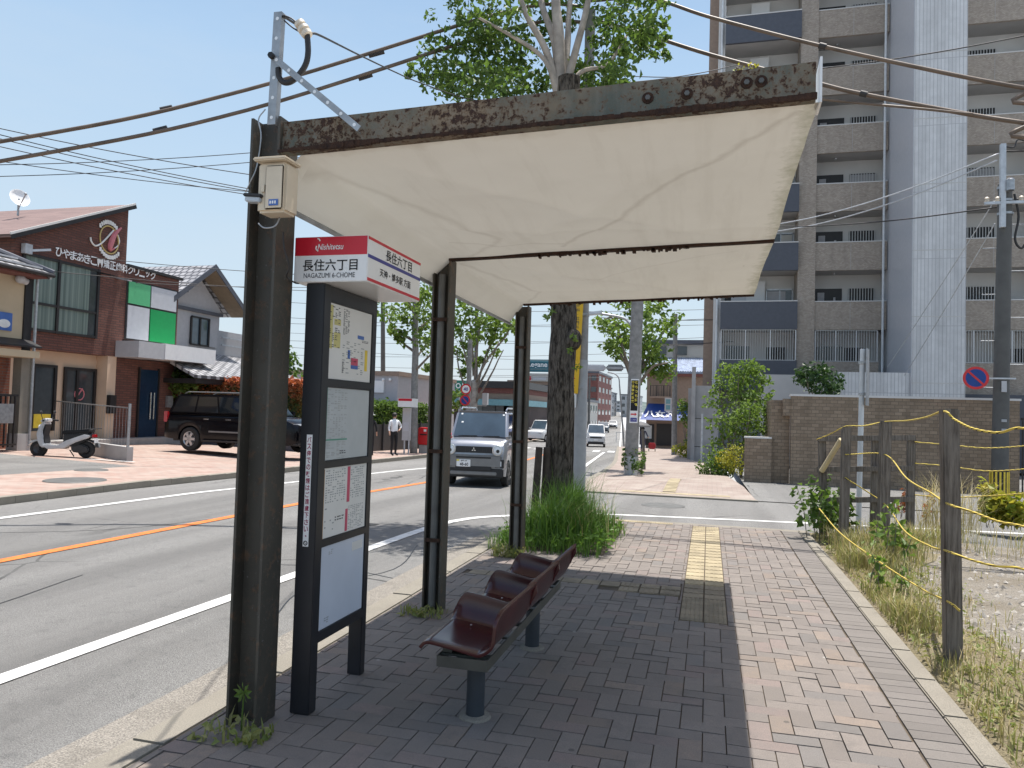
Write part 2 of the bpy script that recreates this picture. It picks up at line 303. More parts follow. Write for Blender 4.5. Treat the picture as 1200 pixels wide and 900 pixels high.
# ------------------------------------------------------------------ mesh helpers
class MB:
    def __init__(s): s.v = []; s.f = []; s.m = []; s.c = []; s.col = None
    def _a(s, vs, fs, m=0, col=None):
        b = len(s.v); s.v += [V(p) for p in vs]
        for f in fs: s.f.append([b+i for i in f]); s.m.append(m); s.c.append(col)
        return s
    def box(s, x0, x1, y0, y1, z0, z1, m=0, col=None):
        p = [(x0, y0, z0), (x1, y0, z0), (x1, y1, z0), (x0, y1, z0), (x0, y0, z1), (x1, y0, z1), (x1, y1, z1), (x0, y1, z1)]
        return s._a(p, [(3, 2, 1, 0), (4, 5, 6, 7), (0, 1, 5, 4), (1, 2, 6, 5), (2, 3, 7, 6), (3, 0, 4, 7)], m, col)
    def obox(s, c, ax, ay, az, hx, hy, hz, m=0):          # oriented box, half sizes
        c = V(c); ax, ay, az = V(ax).normalized()*hx, V(ay).normalized()*hy, V(az).normalized()*hz
        p = [c+ax*i+ay*j+az*k for k in (-1, 1) for i, j in ((-1, -1), (1, -1), (1, 1), (-1, 1))]
        return s._a(p, [(3, 2, 1, 0), (4, 5, 6, 7), (0, 1, 5, 4), (1, 2, 6, 5), (2, 3, 7, 6), (3, 0, 4, 7)], m)
    def bar(s, p0, p1, w, h, m=0, up=(0, 0, 1)):          # rectangular bar from p0 to p1
        p0, p1 = V(p0), V(p1); d = p1-p0; L = d.length; d.normalize(); u = V(up)
        if abs(d.dot(u)) > .99: u = V((0, 1, 0))
        sd = d.cross(u).normalized(); u = sd.cross(d)
        return s.obox((p0+p1)/2, d, sd, u, L/2, w/2, h/2, m)
    def tube(s, pts, r, n=8, m=0, cap=True):
        pts = [V(p) for p in pts]; rs = r if isinstance(r, (list, tuple)) else [r]*len(pts)
        b = len(s.v); prev = None
        for i, p in enumerate(pts):
            d = (pts[min(i+1, len(pts)-1)]-pts[max(i-1, 0)]).normalized()
            if prev is None:
                u = V((0, 0, 1)) if abs(d.z) < .9 else V((1, 0, 0))
                u = (u-d*u.dot(d)).normalized()
            else: u = (prev-d*prev.dot(d)).normalized()
            prev = u; w = d.cross(u)
            for k in range(n):
                a = 2*math.pi*k/n; s.v.append(p+(u*math.cos(a)+w*math.sin(a))*rs[i])
        for i in range(len(pts)-1):
            for k in range(n):
                k2 = (k+1) % n
                s.f.append([b+i*n+k, b+i*n+k2, b+(i+1)*n+k2, b+(i+1)*n+k]); s.m.append(m); s.c.append(None)
        if cap:
            e = b+(len(pts)-1)*n
            s.f.append([b+k for k in range(n-1, -1, -1)]); s.f.append([e+k for k in range(n)]); s.m += [m, m]; s.c += [None, None]
        return s
    def cyl(s, p0, p1, r0, r1=None, n=16, m=0): return s.tube([p0, p1], [r0, r0 if r1 is None else r1], n, m)
    def prism(s, poly, fr, d, m=0):                       # polygon as 3D points, swept by vector d
        n = len(poly); p = [V(q) for q in poly]; d = V(d)
        return s._a(p+[q+d for q in p], [list(range(n-1, -1, -1)), list(range(n, 2*n))]+[(i, (i+1) % n, n+(i+1) % n, n+i) for i in range(n)], m)
    def lathe(s, prof_, c, ax=(0, 0, 1), n=24, m=0, u=None):
        c = V(c); ax = V(ax).normalized(); u = V((1, 0, 0)) if abs(ax.x) < .9 else V((0, 1, 0))
        u = (u-ax*u.dot(ax)).normalized(); w = ax.cross(u); b = len(s.v)
        for r, h in prof_:
            for k in range(n):
                a = 2*math.pi*k/n; s.v.append(c+ax*h+(u*math.cos(a)+w*math.sin(a))*max(r, 1e-4))
        for i in range(len(prof_)-1):
            for k in range(n):
                k2 = (k+1) % n; s.f.append([b+i*n+k, b+i*n+k2, b+(i+1)*n+k2, b+(i+1)*n+k]); s.m.append(m); s.c.append(None)
        return s
    def ball(s, c, r, n=12, m=0, sq=(1, 1, 1)):
        b0 = len(s.v); s.lathe([(r*math.sin(math.pi*i/8), -r*math.cos(math.pi*i/8)) for i in range(9)], (0, 0, 0), n=n, m=m)
        for i in range(b0, len(s.v)): p = s.v[i]; s.v[i] = V(c)+V((p.x*sq[0], p.y*sq[1], p.z*sq[2]))
        return s
    def quad(s, p, m=0, col=None): return s._a(p, [tuple(range(len(p)))], m, col)
    def grid(s, fn, nu, nv, m=0):
        b = len(s.v)
        for j in range(nv+1):
            for i in range(nu+1): s.v.append(V(fn(i/nu, j/nv)))
        for j in range(nv):
            for i in range(nu):
                a = b+j*(nu+1)+i; s.f.append([a, a+1, a+nu+2, a+nu+1]); s.m.append(m); s.c.append(None)
        return s
    def build(s, name, mats, parent=None, smooth=False, bevel=0, label=None, world=True, seg=2, weld=False):
        if parent is not None and world:
            inv = ROOTM[parent.name].inverted()
            vs = [inv @ p for p in s.v]
        else: vs = s.v
        me = bpy.data.meshes.new(name); me.from_pydata([tuple(p) for p in vs], [], s.f)
        mats = mats if isinstance(mats, (list, tuple)) else [mats]
        for x in mats: me.materials.append(MATS[x])
        me.polygons.foreach_set('material_index', [min(i, len(mats)-1) for i in s.m])
        if any(c is not None for c in s.c):
            ca = me.color_attributes.new('Col', 'FLOAT_COLOR', 'CORNER'); arr = []
            for p, c in zip(me.polygons, s.c):
                c = c if c is not None else (.3, .3, .3)
                if not isinstance(c, tuple): c = (c, c, c)
                arr += list(c+(1.0,))*p.loop_total
            ca.data.foreach_set('color', arr)
        if bevel or weld:
            bm = bmesh.new(); bm.from_mesh(me)
            if weld: bmesh.ops.remove_doubles(bm, verts=bm.verts, dist=1e-4)
            if bevel:
                ed = [e for e in bm.edges if len(e.link_faces) == 2 and e.calc_face_angle(0) > .5]
                bmesh.ops.bevel(bm, geom=ed, offset=bevel, segments=seg, affect='EDGES', clamp_overlap=True)
            bmesh.ops.recalc_face_normals(bm, faces=bm.faces); bm.to_mesh(me); bm.free()
        if smooth:
            me.polygons.foreach_set('use_smooth', [True]*len(me.polygons))
            if smooth != 'all': me.set_sharp_from_angle(angle=R(35))
        o = bpy.data.objects.new(name, me); COL.objects.link(o)
        if parent is not None:
            o.parent = parent; ROOTM[o.name] = ROOTM[parent.name]
        else: ROOTM[o.name] = Matrix()
        if label: o['label'] = label
        return o
ROOTM = {}
def tag(o, label, cat, group=None, kind=None):
    if label: o['label'] = label
    if cat: o['category'] = cat
    if group: o['group'] = group
    if kind: o['kind'] = kind
    return o
def struct(o): o['kind'] = 'structure'; return o
def thing(name, label, cat, loc=(0, 0, 0), rz=0, group=None):
    o = bpy.data.objects.new(name, None); COL.objects.link(o); o.empty_display_size = .2
    o.location = loc; o.rotation_euler = (0, 0, rz)
    ROOTM[o.name] = Matrix.Translation(V(loc)) @ Matrix.Rotation(rz, 4, 'Z')
    return tag(o, label, cat, group)
def dup(root, loc, rz, label, group=None):
    r = root.copy(); COL.objects.link(r); r.location = loc; r.rotation_euler = (0, 0, rz); r['label'] = label
    if group: r['group'] = group
    for ch in list(root.children):
        c = ch.copy(); COL.objects.link(c); c.parent = r
        for g in list(ch.children):
            d = g.copy(); COL.objects.link(d); d.parent = c
    return r
def text(s, ctr, right, up, w, h, mt, parent, name='lettering', bold=0, ext=.002, shear=0, line=1.0, world=True, align='CENTER'):
    cu = bpy.data.curves.new(name, 'FONT'); cu.body = s; cu.size = 1; cu.offset = bold; cu.align_x = align; cu.shear = shear; cu.space_line = line; cu.resolution_u = 3
    ob = bpy.data.objects.new(name, cu); COL.objects.link(ob); bpy.context.view_layer.update()
    dg = bpy.context.evaluated_depsgraph_get()
    me = bpy.data.meshes.new_from_object(ob.evaluated_get(dg)); bpy.data.objects.remove(ob)
    xs = [v.co.x for v in me.vertices]; ys = [v.co.y for v in me.vertices]
    if not xs: return None
    x0, x1, y0, y1 = min(xs), max(xs), min(ys), max(ys)
    sx = w/(x1-x0) if w else None; sy = h/(y1-y0) if h else None
    sx = sx or sy; sy = sy or sx
    right = V(right).normalized(); up = V(up).normalized(); nrm = right.cross(up)
    mb = MB(); mb.v = [V(ctr)+right*((v.co.x-(x0+x1)/2)*sx)+up*((v.co.y-(y0+y1)/2)*sy)+nrm*ext for v in me.vertices]
    mb.f = [list(p.vertices) for p in me.polygons]; mb.m = [0]*len(mb.f); mb.c = [None]*len(mb.f)
    bpy.data.meshes.remove(me)
    return mb.build(name, mt, parent, world=world)
def catmull(pts, n=8):
    pts = [V(p) for p in pts]; P = [pts[0]*2-pts[1]]+pts+[pts[-1]*2-pts[-2]]; out = []
    for i in range(1, len(P)-2):
        for k in range(n):
            t = k/n; a, b, c, d = P[i-1], P[i], P[i+1], P[i+2]
            out.append(.5*((2*b)+(c-a)*t+(2*a-5*b+4*c-d)*t*t+(3*b-a-3*c+d)*t**3))
    return out+[pts[-1]]
def rnd(a, b): return random.uniform(a, b)
def leaf(mb, p, size, up=.3, col=None, asp=.75):
    n = V((rnd(-1, 1), rnd(-1, 1), rnd(-1, 1)+up)).normalized(); a = V((rnd(-1, 1), rnd(-1, 1), rnd(-1, 1)))
    a = (a-n*a.dot(n)).normalized(); b = n.cross(a); s = size*rnd(.6, 1.25); p = V(p)
    c = rnd(0, 1) if col is None else col
    q = n*s*.18
    mb._a([p-a*s*.6, p-a*s*.05-b*s*asp*.5+q, p+a*s*.6, p-a*s*.05+b*s*asp*.5+q], [(0, 1, 2), (0, 2, 3)], 0, (c, c, c))
def clump(mb, c, r, n, size, sq=(1, 1, .8), up=.3):
    base = rnd(.0, .55)
    for _ in range(n):
        d = V((random.gauss(0, 1), random.gauss(0, 1), random.gauss(0, 1))).normalized()*r*random.random()**.45
        leaf(mb, V(c)+V((d.x*sq[0], d.y*sq[1], d.z*sq[2])), size, up, min(1, max(0, base+rnd(-.15, .45))))
def blade(mb, p, h, lean, w, col, az=None):
    az = rnd(0, 6.283) if az is None else az; d = V((math.cos(az), math.sin(az), 0)); sd = V((-d.y, d.x, 0))*w/2; p = V(p)
    q1 = p+d*lean*.25*h+V((0, 0, h*.55)); q2 = p+d*lean*h+V((0, 0, h*rnd(.75, 1)))
    c = (col, col, col)
    mb._a([p-sd, p+sd, q1+sd*.8, q1-sd*.8, q2], [(0, 1, 2, 3), (3, 2, 4)], 0, c)
# ------------------------------------------------------------------ ground, road, pavements
def strip(name, xl, xr, ys, dz, mt, kind=True, nx=1, rise=None):
    mb = MB(); n = len(ys)-1
    fx = lambda f, y: f(y) if callable(f) else f
    for y in ys:
        for i in range(nx+1):
            x = fx(xl, y)+(fx(xr, y)-fx(xl, y))*i/nx
            mb.v.append(V((x, y, prof(y)+(dz(y) if callable(dz) else dz)+(rise(x) if rise else 0))))
    for j in range(n):
        for i in range(nx):
            a = j*(nx+1)+i; mb.f.append([a, a+1, a+nx+2, a+nx+1]); mb.m.append(0); mb.c.append(None)
    o = mb.build(name, mt)
    return struct(o) if kind else o
def ys(a, b, st):
    n = max(1, int(round((b-a)/st))); l = [a+(b-a)*i/n for i in range(n+1)]
    return sorted(set(l+[p[0] for p in PT if a < p[0] < b]))
YB = [-70, -40, -20, -10, 0, 6, 12, 14, 16, 18, 20, 24, 28, 30, 34, 38, 45, 55, 65, 80, 90, 105, 120, 150, 200, 260, 330, 450, 600, 1000, 3000]
strip('ground', -1500, 1500, YB, -.35, 'far_grey', nx=2)
YR = [y for y in YB if -40 <= y <= 600]
strip('road', lambda y: -10.75+bend(y), lambda y: -2.3+bend(y)*.9+(0 if y < 80 else -.02*(y-80)), YR, -.12, 'asphalt', nx=3)
strip('side_street', -2.6, 45, ys(11.55, 16.9, .6), -.116, 'asphalt')
strip('rear_yard', 1.0, 45, ys(16.9, 40, 2), -.1, 'asphalt')
# near pavement: herringbone pavers laid on a bed
strip('pavement_bed', -2.44, 1.29, ys(-6, 11.5, 1.5), -.012, 'soil')
def paver_col():
    t = random.random()
    if t < .05: b = (.178, .165, .155)
    elif t < .14: b = (.26, .205, .165)
    elif t < .24: b = (.245, .19, .17)
    else: b = (.218, .188, .166)
    k = rnd(.84, 1.14); return tuple(x*k for x in b)
mb = MB(); W = .1135; g = .003
HOLES = [(-.197, .174, 6.048, 11.26), (-.96, -.216, 6.828, 7.204), (-2.32, -.96, 6.998, 7.184)]
def minus(rs):
    for a0, a1, b0, b1 in HOLES:
        out = []
        for x0, x1, y0, y1 in rs:
            if x1 <= a0 or x0 >= a1 or y1 <= b0 or y0 >= b1: out.append((x0, x1, y0, y1)); continue
            if x0 < a0: out.append((x0, a0, y0, y1))
            if x1 > a1: out.append((a1, x1, y0, y1))
            m0, m1 = max(x0, a0), min(x1, a1)
            if y0 < b0: out.append((m0, m1, y0, b0))
            if y1 > b1: out.append((m0, m1, b1, y1))
        rs = out
    return rs
nx0, nx1, ny0, ny1 = int(-2.44/W)-2, int(1.03/W)+2, int(-2.0/W), int(11.45/W)+1
for j in range(ny0, ny1):
    for i in range(nx0, nx1):
        d = (i-j) % 4
        if d == 0: x0, x1, y0, y1 = i*W, (i+2)*W, j*W, (j+1)*W
        elif d == 3: x0, x1, y0, y1 = i*W, (i+1)*W, j*W, (j+2)*W
        else: continue
        x0, x1, y0, y1 = max(x0, -2.42), min(x1, 1.03), y0, min(y1, 11.44)
        if x1-x0 < .02 or y1-y0 < .02: continue
        t = rnd(-.0016, .0016); u = rnd(-.0016, .0016); zz = rnd(-.002, .002)-.006*max(0, noise.noise(V((x0*.9, y0*.9, 6)))-.1)
        for (x0_, x1_, y0_, y1_) in minus([(x0, x1, y0, y1)]):
            if x1_-x0_ < .012 or y1_-y0_ < .012: continue
            X0, X1, Y0, Y1 = x0_+g, x1_-g, y0_+g, y1_-g; c = paver_col()
            mb._a([(X0, Y0, zz-t-u), (X1, Y0, zz+t-u), (X1, Y1, zz+t+u), (X0, Y1, zz-t+u)], [(0, 1, 2, 3)], 0, c)
            b = len(mb.v)-4; lo = -.011
            mb._a([(X0, Y0, lo), (X1, Y0, lo), (X1, Y1, lo), (X0, Y1, lo)], [], 0)
            for k in range(4): mb.f.append([b+k, b+4+k, b+4+(k+1) % 4, b+(k+1) % 4]); mb.m.append(0); mb.c.append(c)
y = -2.0
while y < 11.42:                      # grey border course along the right edge
    k = rnd(.85, 1.15); c = (.172*k, .157*k, .143*k); zz = rnd(-.0012, .0012)
    mb.box(1.036, 1.262, y+.003, y+.1105, -.011, zz, 0, c); y += .1135
struct(mb.build('brick_pavement', 'paver'))
mb = MB(); y = -2.0
while y < 11.45:
    mb.box(1.27, 1.40, y, min(y+.597, 11.46), -.2, .012+rnd(-.003, .003)); y += .6
struct(mb.build('pavement_edging', 'concrete', bevel=.008))
mb = MB(); y = -3.0
while y < 8.4:
    mb.box(-2.62, -2.425, y, y+.997, -.2, .002+rnd(-.003, .003)); y += 1.0
struct(mb.build('kerb', 'concrete', bevel=.012))
strip('gutter', -3.02, -2.62, ys(-6, 8.4, 1), -.106, 'gutter_stone')
# rounded corner of the near pavement at the side street
mb = MB(); pts = [(-2.62, 8.4), (-2.6, 9.3), (-2.5, 10.2), (-2.25, 10.95), (-1.8, 11.35), (-1.2, 11.5), (0, 11.53), (1.4, 11.53)]
cr = catmull([(a, b, 0) for a, b in pts], 6)
for a, b in zip(cr, cr[1:]):
    d = (b-a).normalized(); nn = V((d.y, -d.x, 0))*.17
    mb._a([a, b, b+nn, a+nn, a-V((0, 0, .2)), b-V((0, 0, .2))], [(0, 3, 2, 1), (0, 1, 5, 4)])
struct(mb.build('corner_kerb', 'concrete'))
mb = MB(); o_ = [V((x*1.0, y, -.104)) for x, y, _ in cr]
for a, b in zip(cr, cr[1:]):
    d = (b-a).normalized(); nn = V((-d.y, d.x, 0))*.42; z = V((0, 0, -.106))
    mb._a([a+z, b+z, b+nn+z, a+nn+z], [(0, 1, 2, 3)])
struct(mb.build('corner_gutter', 'gutter_stone'))
# tactile paving: tiles with raised bars
mb = MB()
def tac(x, y, s, dots=False, old=0):
    k = rnd(.85, 1.1)
    mb.box(x+.004, x+s-.004, y+.004, y+s-.004, -.011, .002, old)
    if dots:
        for a in range(5):
            for b in range(5):
                cx, cy = x+s*(a+.5)/5, y+s*(b+.5)/5; mb.lathe([(.017, 0), (.013, .005), (0, .005)], (cx, cy, .002), n=6, m=old)
    else:
        for a in range(4):
            cx = x+s*(a+.5)/4
            mb.box(cx-.017, cx+.017, y+.02, y+s-.02, .002, .007, old)
y = 6.05
while y < 11.1:
    old = 1 if y < 7.3 else 0
    for x in (-.195, -.01): tac(x, y, .182, y < 6.7 or y > 10.8, old)
    y += .186
x = -.4
while x > -2.3:
    if x > -.8: tac(x, 6.83, .182, False, 1); tac(x, 7.02, .182, False, 1)
    else: mb.box(x+.004, x+.18, 7.0, 7.18, -.011, .003, 1)
    x -= .186
for i in range(14): tac(-2.0+i*.13-.3, 11.25, .125, True, 0) if -2.0+i*.13-.3 < -.35 else None
struct(mb.build('tactile_paving', ['tactile', 'tactile_old']))
# markings
def paint(name, pts, w, mt, dz=-.112):
    mb = MB(); P = [V((p[0], p[1], 0)) for p in pts]
    for i in range(len(P)):
        d = (P[min(i+1, len(P)-1)]-P[max(i-1, 0)]).normalized(); nn = V((-d.y, d.x, 0))*w/2
        for q in (P[i]-nn, P[i]+nn): mb.v.append(V((q.x, q.y, prof(q.y)+dz)))
    for i in range(len(P)-1): mb.f.append([2*i, 2*i+2, 2*i+3, 2*i+1]); mb.m.append(0); mb.c.append(None)
    return struct(mb.build(name, mt))
a, b = H(707, 603, -.12), H(912, 612, -.12)
near = [(-4.12+.035*(y-3.6), y) for y in (-8, -4, 0, 4, 8, 9.6)]+[(-3.82, 10.6), (-3.55, 11.4), (-3.0, 12.0), (-2.3, a.y-.02), (a.x, a.y), (b.x, b.y), (6, b.y+.6), (14, b.y+1.2)]
paint('lane_edge_marking', [p[:2] for p in catmull([(x, y, 0) for x, y in near], 5)], .15, 'road_white')
paint('centre_marking', [(-7.1+.045*(y-6.2), y) for y in (-8, 0, 4, 8, 12, 16, 18.5)], .16, 'road_orange')
paint('centre_marking', [(-6.75+bend(y), y) for y in (20, 24, 30, 34, 45)]+[(-6.75+bend(y), y) for y in (65, 90, 120, 200)], .16, 'road_orange')
paint('far_edge_marking', [(-9.6+.07*(y-8.3), y) for y in (-8, 0, 4, 8, 12, 16, 20, 25)], .15, 'road_white')
p1, p2 = H(672, 556, -.12), H(708, 530, -.12)
paint('lane_edge_marking', [(p1.x+.3, p1.y-3), (p1.x, p1.y), (p2.x, p2.y)], .16, 'road_white')
paint('lane_edge_marking', [(p2.x+.35+bend(y)-bend(52), y) for y in (52, 65, 90, 120, 200, 330)], .16, 'road_white')
for i in range(7):
    x = -5.9-.95*i; paint('crosswalk_bar', [(x, 46.6), (x-.3, 49.6)], .45, 'road_white')
mb = MB(); c = H(777, 593, -.12); mb.lathe([(.42, .012), (.40, .016), (.0, .016)], (c.x, c.y, prof(c.y)-.12), n=28)
struct(mb.build('manhole_cover', 'drain_grey'))
for px, py, r in ((88, 563, .55), (107, 551, .35)):
    c = H(px, py, 0); mb = MB(); mb.lathe([(r, .0), (r-.02, .014), (0, .014)], (c.x, c.y, prof(c.y)+.0), n=28); struct(mb.build('manhole_cover', 'drain_grey'))
# asphalt repair patch joints
for pts in ([(-3.3, 5.2), (-3.6, 6.3), (-3.2, 7.4), (-3.5, 8.8)], [(-3.05, 7.0), (-3.8, 7.25), (-4.6, 7.1)], [(-9.0, 7.2), (-7.5, 8.3), (-6.8, 10.2)], [(-6.3, 3.0), (-5.6, 4.4), (-5.9, 6.0)]):
    paint('road_crack', [p[:2] for p in catmull([(x+rnd(-.05, .05), y, 0) for x, y in pts], 6)], .014, 'black', -.117)
# far pavement past the side street
fl = lambda y: -2.85+bend(y); fr = lambda y: 1.05-.055*(y-16.5)-.0006*(y-16.5)**2
strip('far_pavement', fl, lambda y: fr(y) if y < 40 else 3.5, ys(16.9, 20, .5)+ys(21, 58, 2), lambda y: -.005-.085*max(0, min(1, (19.5-y)/2.4)), 'far_paver')
mb = MB()
for y0, y1 in zip(ys(16.9, 58, 1), ys(16.9, 58, 1)[1:]):
    dk = lambda y: -.08*max(0, min(1, (19.5-y)/2.4)); A = V((fl(y0), y0, prof(y0)+dk(y0))); B = V((fl(y1), y1, prof(y1)+dk(y1))); wv = V((.16, 0, 0)); dn = V((0, 0, -.2))
    mb._a([A, B, B-wv, A-wv, B-wv+dn, A-wv+dn], [(0, 3, 2, 1), (2, 3, 5, 4)][0:2])
A, B = V((fl(16.9), 16.9, prof(16.9)-.08)), V((1.05, 16.9, prof(16.9)-.08))
mb._a([A, B, B-V((0, .16, 0)), A-V((0, .16, 0)), B-V((0, .16, .2)), A-V((0, .16, .2))], [(0, 3, 2, 1), (2, 3, 5, 4)])
struct(mb.build('far_kerb', 'concrete'))
mb = MB()
for i in range(8): mb.box(-1.9+i*.3, -1.61+i*.3, 17.2, 17.5, prof(17.2)-.15, prof(17.2)-.078)
for i in range(12): mb.box(-1.0, -.71, 17.6+i*.3, 17.89+i*.3, prof(17.6+i*.3)-.12, prof(17.6+i*.3)+.01-.085*max(0, min(1, (19.5-17.6-i*.3)/2.4)))
struct(mb.build('far_tactile_paving', 'tactile'))
# opposite side
rise = lambda x: min(.2, max(0, (-13.9-x)*.03))
strip('opposite_pavement', lambda y: -13.9+bend(y), lambda y: -10.95+bend(y), ys(-30, 130, 2), -.004, 'pink_paver')
strip('brick_forecourt', lambda y: -27+bend(y), lambda y: -13.9+bend(y), ys(15.7, 42, 2), -.006, 'pink_paver', nx=10, rise=rise)
strip('parking_forecourt', -27, -13.9, ys(-30, 15.7, 2), -.006, 'asphalt', nx=10, rise=rise)
strip('parking_lot', lambda y: -60+bend(y), lambda y: -13.9+bend(y), ys(42, 130, 3), -.05, 'asphalt')
mb = MB()
for y0 in [i*.6 for i in range(-20, 130)]:
    y1 = y0+.595; x = -10.78+bend(y0); mb.box(x-.17, x, y0, y1, prof(y0)-.2, prof(y0)+.0)
struct(mb.build('opposite_kerb', 'concrete'))
paint('parking_marking', [(-17.5, 11.0), (-14.6, 11.6)], .1, 'road_white', .02)
paint('parking_marking', [(-17.0, 16.4), (-14.4, 16.2)], .12, 'road_white', .06)
# vacant lot
mb = MB()
def lot(u, v):
    x = 1.4+u*28.6; y = -5+v*16.5
    return (x, y, -.03+.05*noise.noise(V((x*.8, y*.8, 0)))+.02*noise.noise(V((x*4, y*4, 3)))-(.03 if x < 1.5 else 0))
mb.grid(lot, 150, 90); struct(mb.build('gravel_lot', 'gravel_ground', smooth='all'))
mb = MB()
def verge(u, v):
    y = -3+v*14.5; x = 1.4+u*(.62+.25*noise.noise(V((0, y*.9, 0)))+(max(0, y-8.5)*.45)); e = 1-abs(2*u-1)**3
    return (x, y, -.025+.045*e+.02*noise.noise(V((x*5, y*5, 0))))
mb.grid(verge, 8, 90); struct(mb.build('verge', 'dirt', smooth='all'))
mb = MB()
for _ in range(5200):
    x = 1.9+(random.random()**1.6)*12; y = rnd(3.0, 11.0); r = rnd(.009, .036)*(1.6 if random.random() < .06 else 1)
    k = rnd(.2, 1.05); c = (.46*k, .43*k, .385*k); z = -.03+.05*noise.noise(V((x*.8, y*.8, 0)))+.02*noise.noise(V((x*4, y*4, 3)))
    p = [V((rnd(.6, 1)*r*math.cos(a), rnd(.6, 1)*r*math.sin(a), 0))+V((x, y, z)) for a in (0, 1.26, 2.5, 3.77, 5.03)]
    tp = V((x+rnd(-.3, .3)*r, y+rnd(-.3, .3)*r, z+r*rnd(.5, .9)))
    mb._a(p+[tp], [(i, (i+1) % 5, 5) for i in range(5)], 0, c)
tag(mb.build('gravel', 'stone'), 'loose pale stones scattered over the vacant lot', 'gravel', kind='stuff')
# hills on the horizon
mb = MB()
def hill(u, v):
    x = -700+u*1500; y = 700+v*350
    return (x, y, 3+math.sin(math.pi*v)**.8*(10+11*noise.noise(V((x*.006, 0, 1)))+5*noise.noise(V((x*.02, y*.01, 2)))+2*noise.noise(V((x*.07, y*.02, 2)))))
mb.grid(hill, 220, 12); struct(mb.build('hills', 'hill'))
# ------------------------------------------------------------------ bus shelter
sh = thing('bus_shelter', 'rusty steel bus shelter with sagging cream membrane roof over the brick pavement', 'bus shelter', (-2.2, 3.3, 0))
def zrf(x): return 2.805+.031*(x+2.02)            # rafter underside height across the shelter
def hpost(x, y, h, d=.17, w=.17, t=.014):
    mb = MB()
    mb.box(x-d/2, x-d/2+t, y-w/2, y+w/2, -.05, h); mb.box(x+d/2-t, x+d/2, y-w/2, y+w/2, -.05, h)
    mb.box(x-d/2+t, x+d/2-t, y-.006, y+.006, -.05, h)
    return mb.build('post', 'post_steel', sh)
hpost(-2.21, 3.36, 3.06)
for y, h, PX in ((5.63, 2.80, -2.09), (8.08, 2.78, -2.04)):
    p = hpost(PX, y, h, .15, .14)
    mb = MB(); mb.cyl((PX, y-.045, .02), (PX, y-.045, h-.12), .03, n=14); mb.build('drainpipe', 'drain_grey', p)
    for z in (.55, 1.25, 2.3):
        mb = MB(); mb.box(PX-.06, PX+.06, y-.083, y-.079, z, z+.03); mb.build('clamp', 'rust_dark', p)
# front channel beam
mb = MB(); L = V((1, 0, .0305)).normalized()
xa, xb = -2.125, .41
def zb(x): return 2.872+.0305*(x+2.13)
hb = .165
mb.prism([(xa, 3.300, zb(xa)+.005), (xb, 3.300, zb(xb)+.005), (xb, 3.300, zb(xb)+hb), (xa, 3.300, zb(xa)+hb)], 0, (0, .01, 0))
mb.prism([(xa, 3.26, zb(xa)), (xb, 3.26, zb(xb)), (xb, 3.26, zb(xb)+.0095), (xa, 3.26, zb(xa)+.0095)], 0, (0, .08, 0), 0)
mb.prism([(xa, 3.311, zb(xa)+hb-.010), (xb, 3.311, zb(xb)+hb-.010), (xb, 3.311, zb(xb)+hb), (xa, 3.311, zb(xa)+hb)], 0, (0, .055, 0), 0)
bm_ = mb.build('front_beam', 'rusty_paint', sh)
# corroded lower lip, ragged with flaking scale
mb = MB(); x = xa
while x < xb-.002:
    x2 = min(xb, x+rnd(.012, .03)); nn_ = noise.noise(V((x*2.6, 0, 2)))+.12+.25*(x > -.1); e = .003+.022*max(0, nn_)+rnd(0, .004)
    z0 = (zb(x)+zb(x2))/2
    mb.box(x, x2, 3.262-max(.004, .028*nn_+rnd(0, .006)), 3.266, z0-e, z0+.008+rnd(0, .006)); x = x2
mb.build('rust_scale', 'rust_dark', bm_)
for x in (-.29, -.12+.0, .13, .19):
    mb = MB(); z = zb(x)+.085+(.02 if x > .1 else 0)
    mb.lathe([(.026, 0), (.026, .004), (.0, .004)], (x, 3.2995, z), (0, -1, 0), n=20, m=1)
    mb.lathe([(.012, .004), (.012, .014), (0, .014)], (x, 3.2995, z), (0, -1, 0), n=6, m=0); mb.build('bolt', ['drain_grey', 'rust_dark'], bm_)
for y in (5.60, 8.06):
    mb = MB(); z0, z1 = zrf(-2.02), zrf(.44)
    mb.prism([(-2.03, y, z0), (.43, y, z1), (.43, y, z1+.07), (-2.03, y, z0+.07)], 0, (0, .008, 0))
    mb.prism([(-2.03, y-.05, z0-.02), (.43, y-.05, z1-.016), (.43, y-.05, z1+.003), (-2.03, y-.05, z0+.003)], 0, (0, .05, 0))
    r_ = mb.build('rafter', 'rust_dark', sh)
    mb = MB()
    for _ in range(46):
        x = rnd(-1.75, .3) if y > 7 else rnd(-1.4, -.1); a = rnd(.01, .03)
        mb.box(x, x+a, y-.06, y-.02, zrf(x)-.018-rnd(.004, .026), zrf(x)-.015)
    mb.build('rust_scale', 'rust_dark', r_)
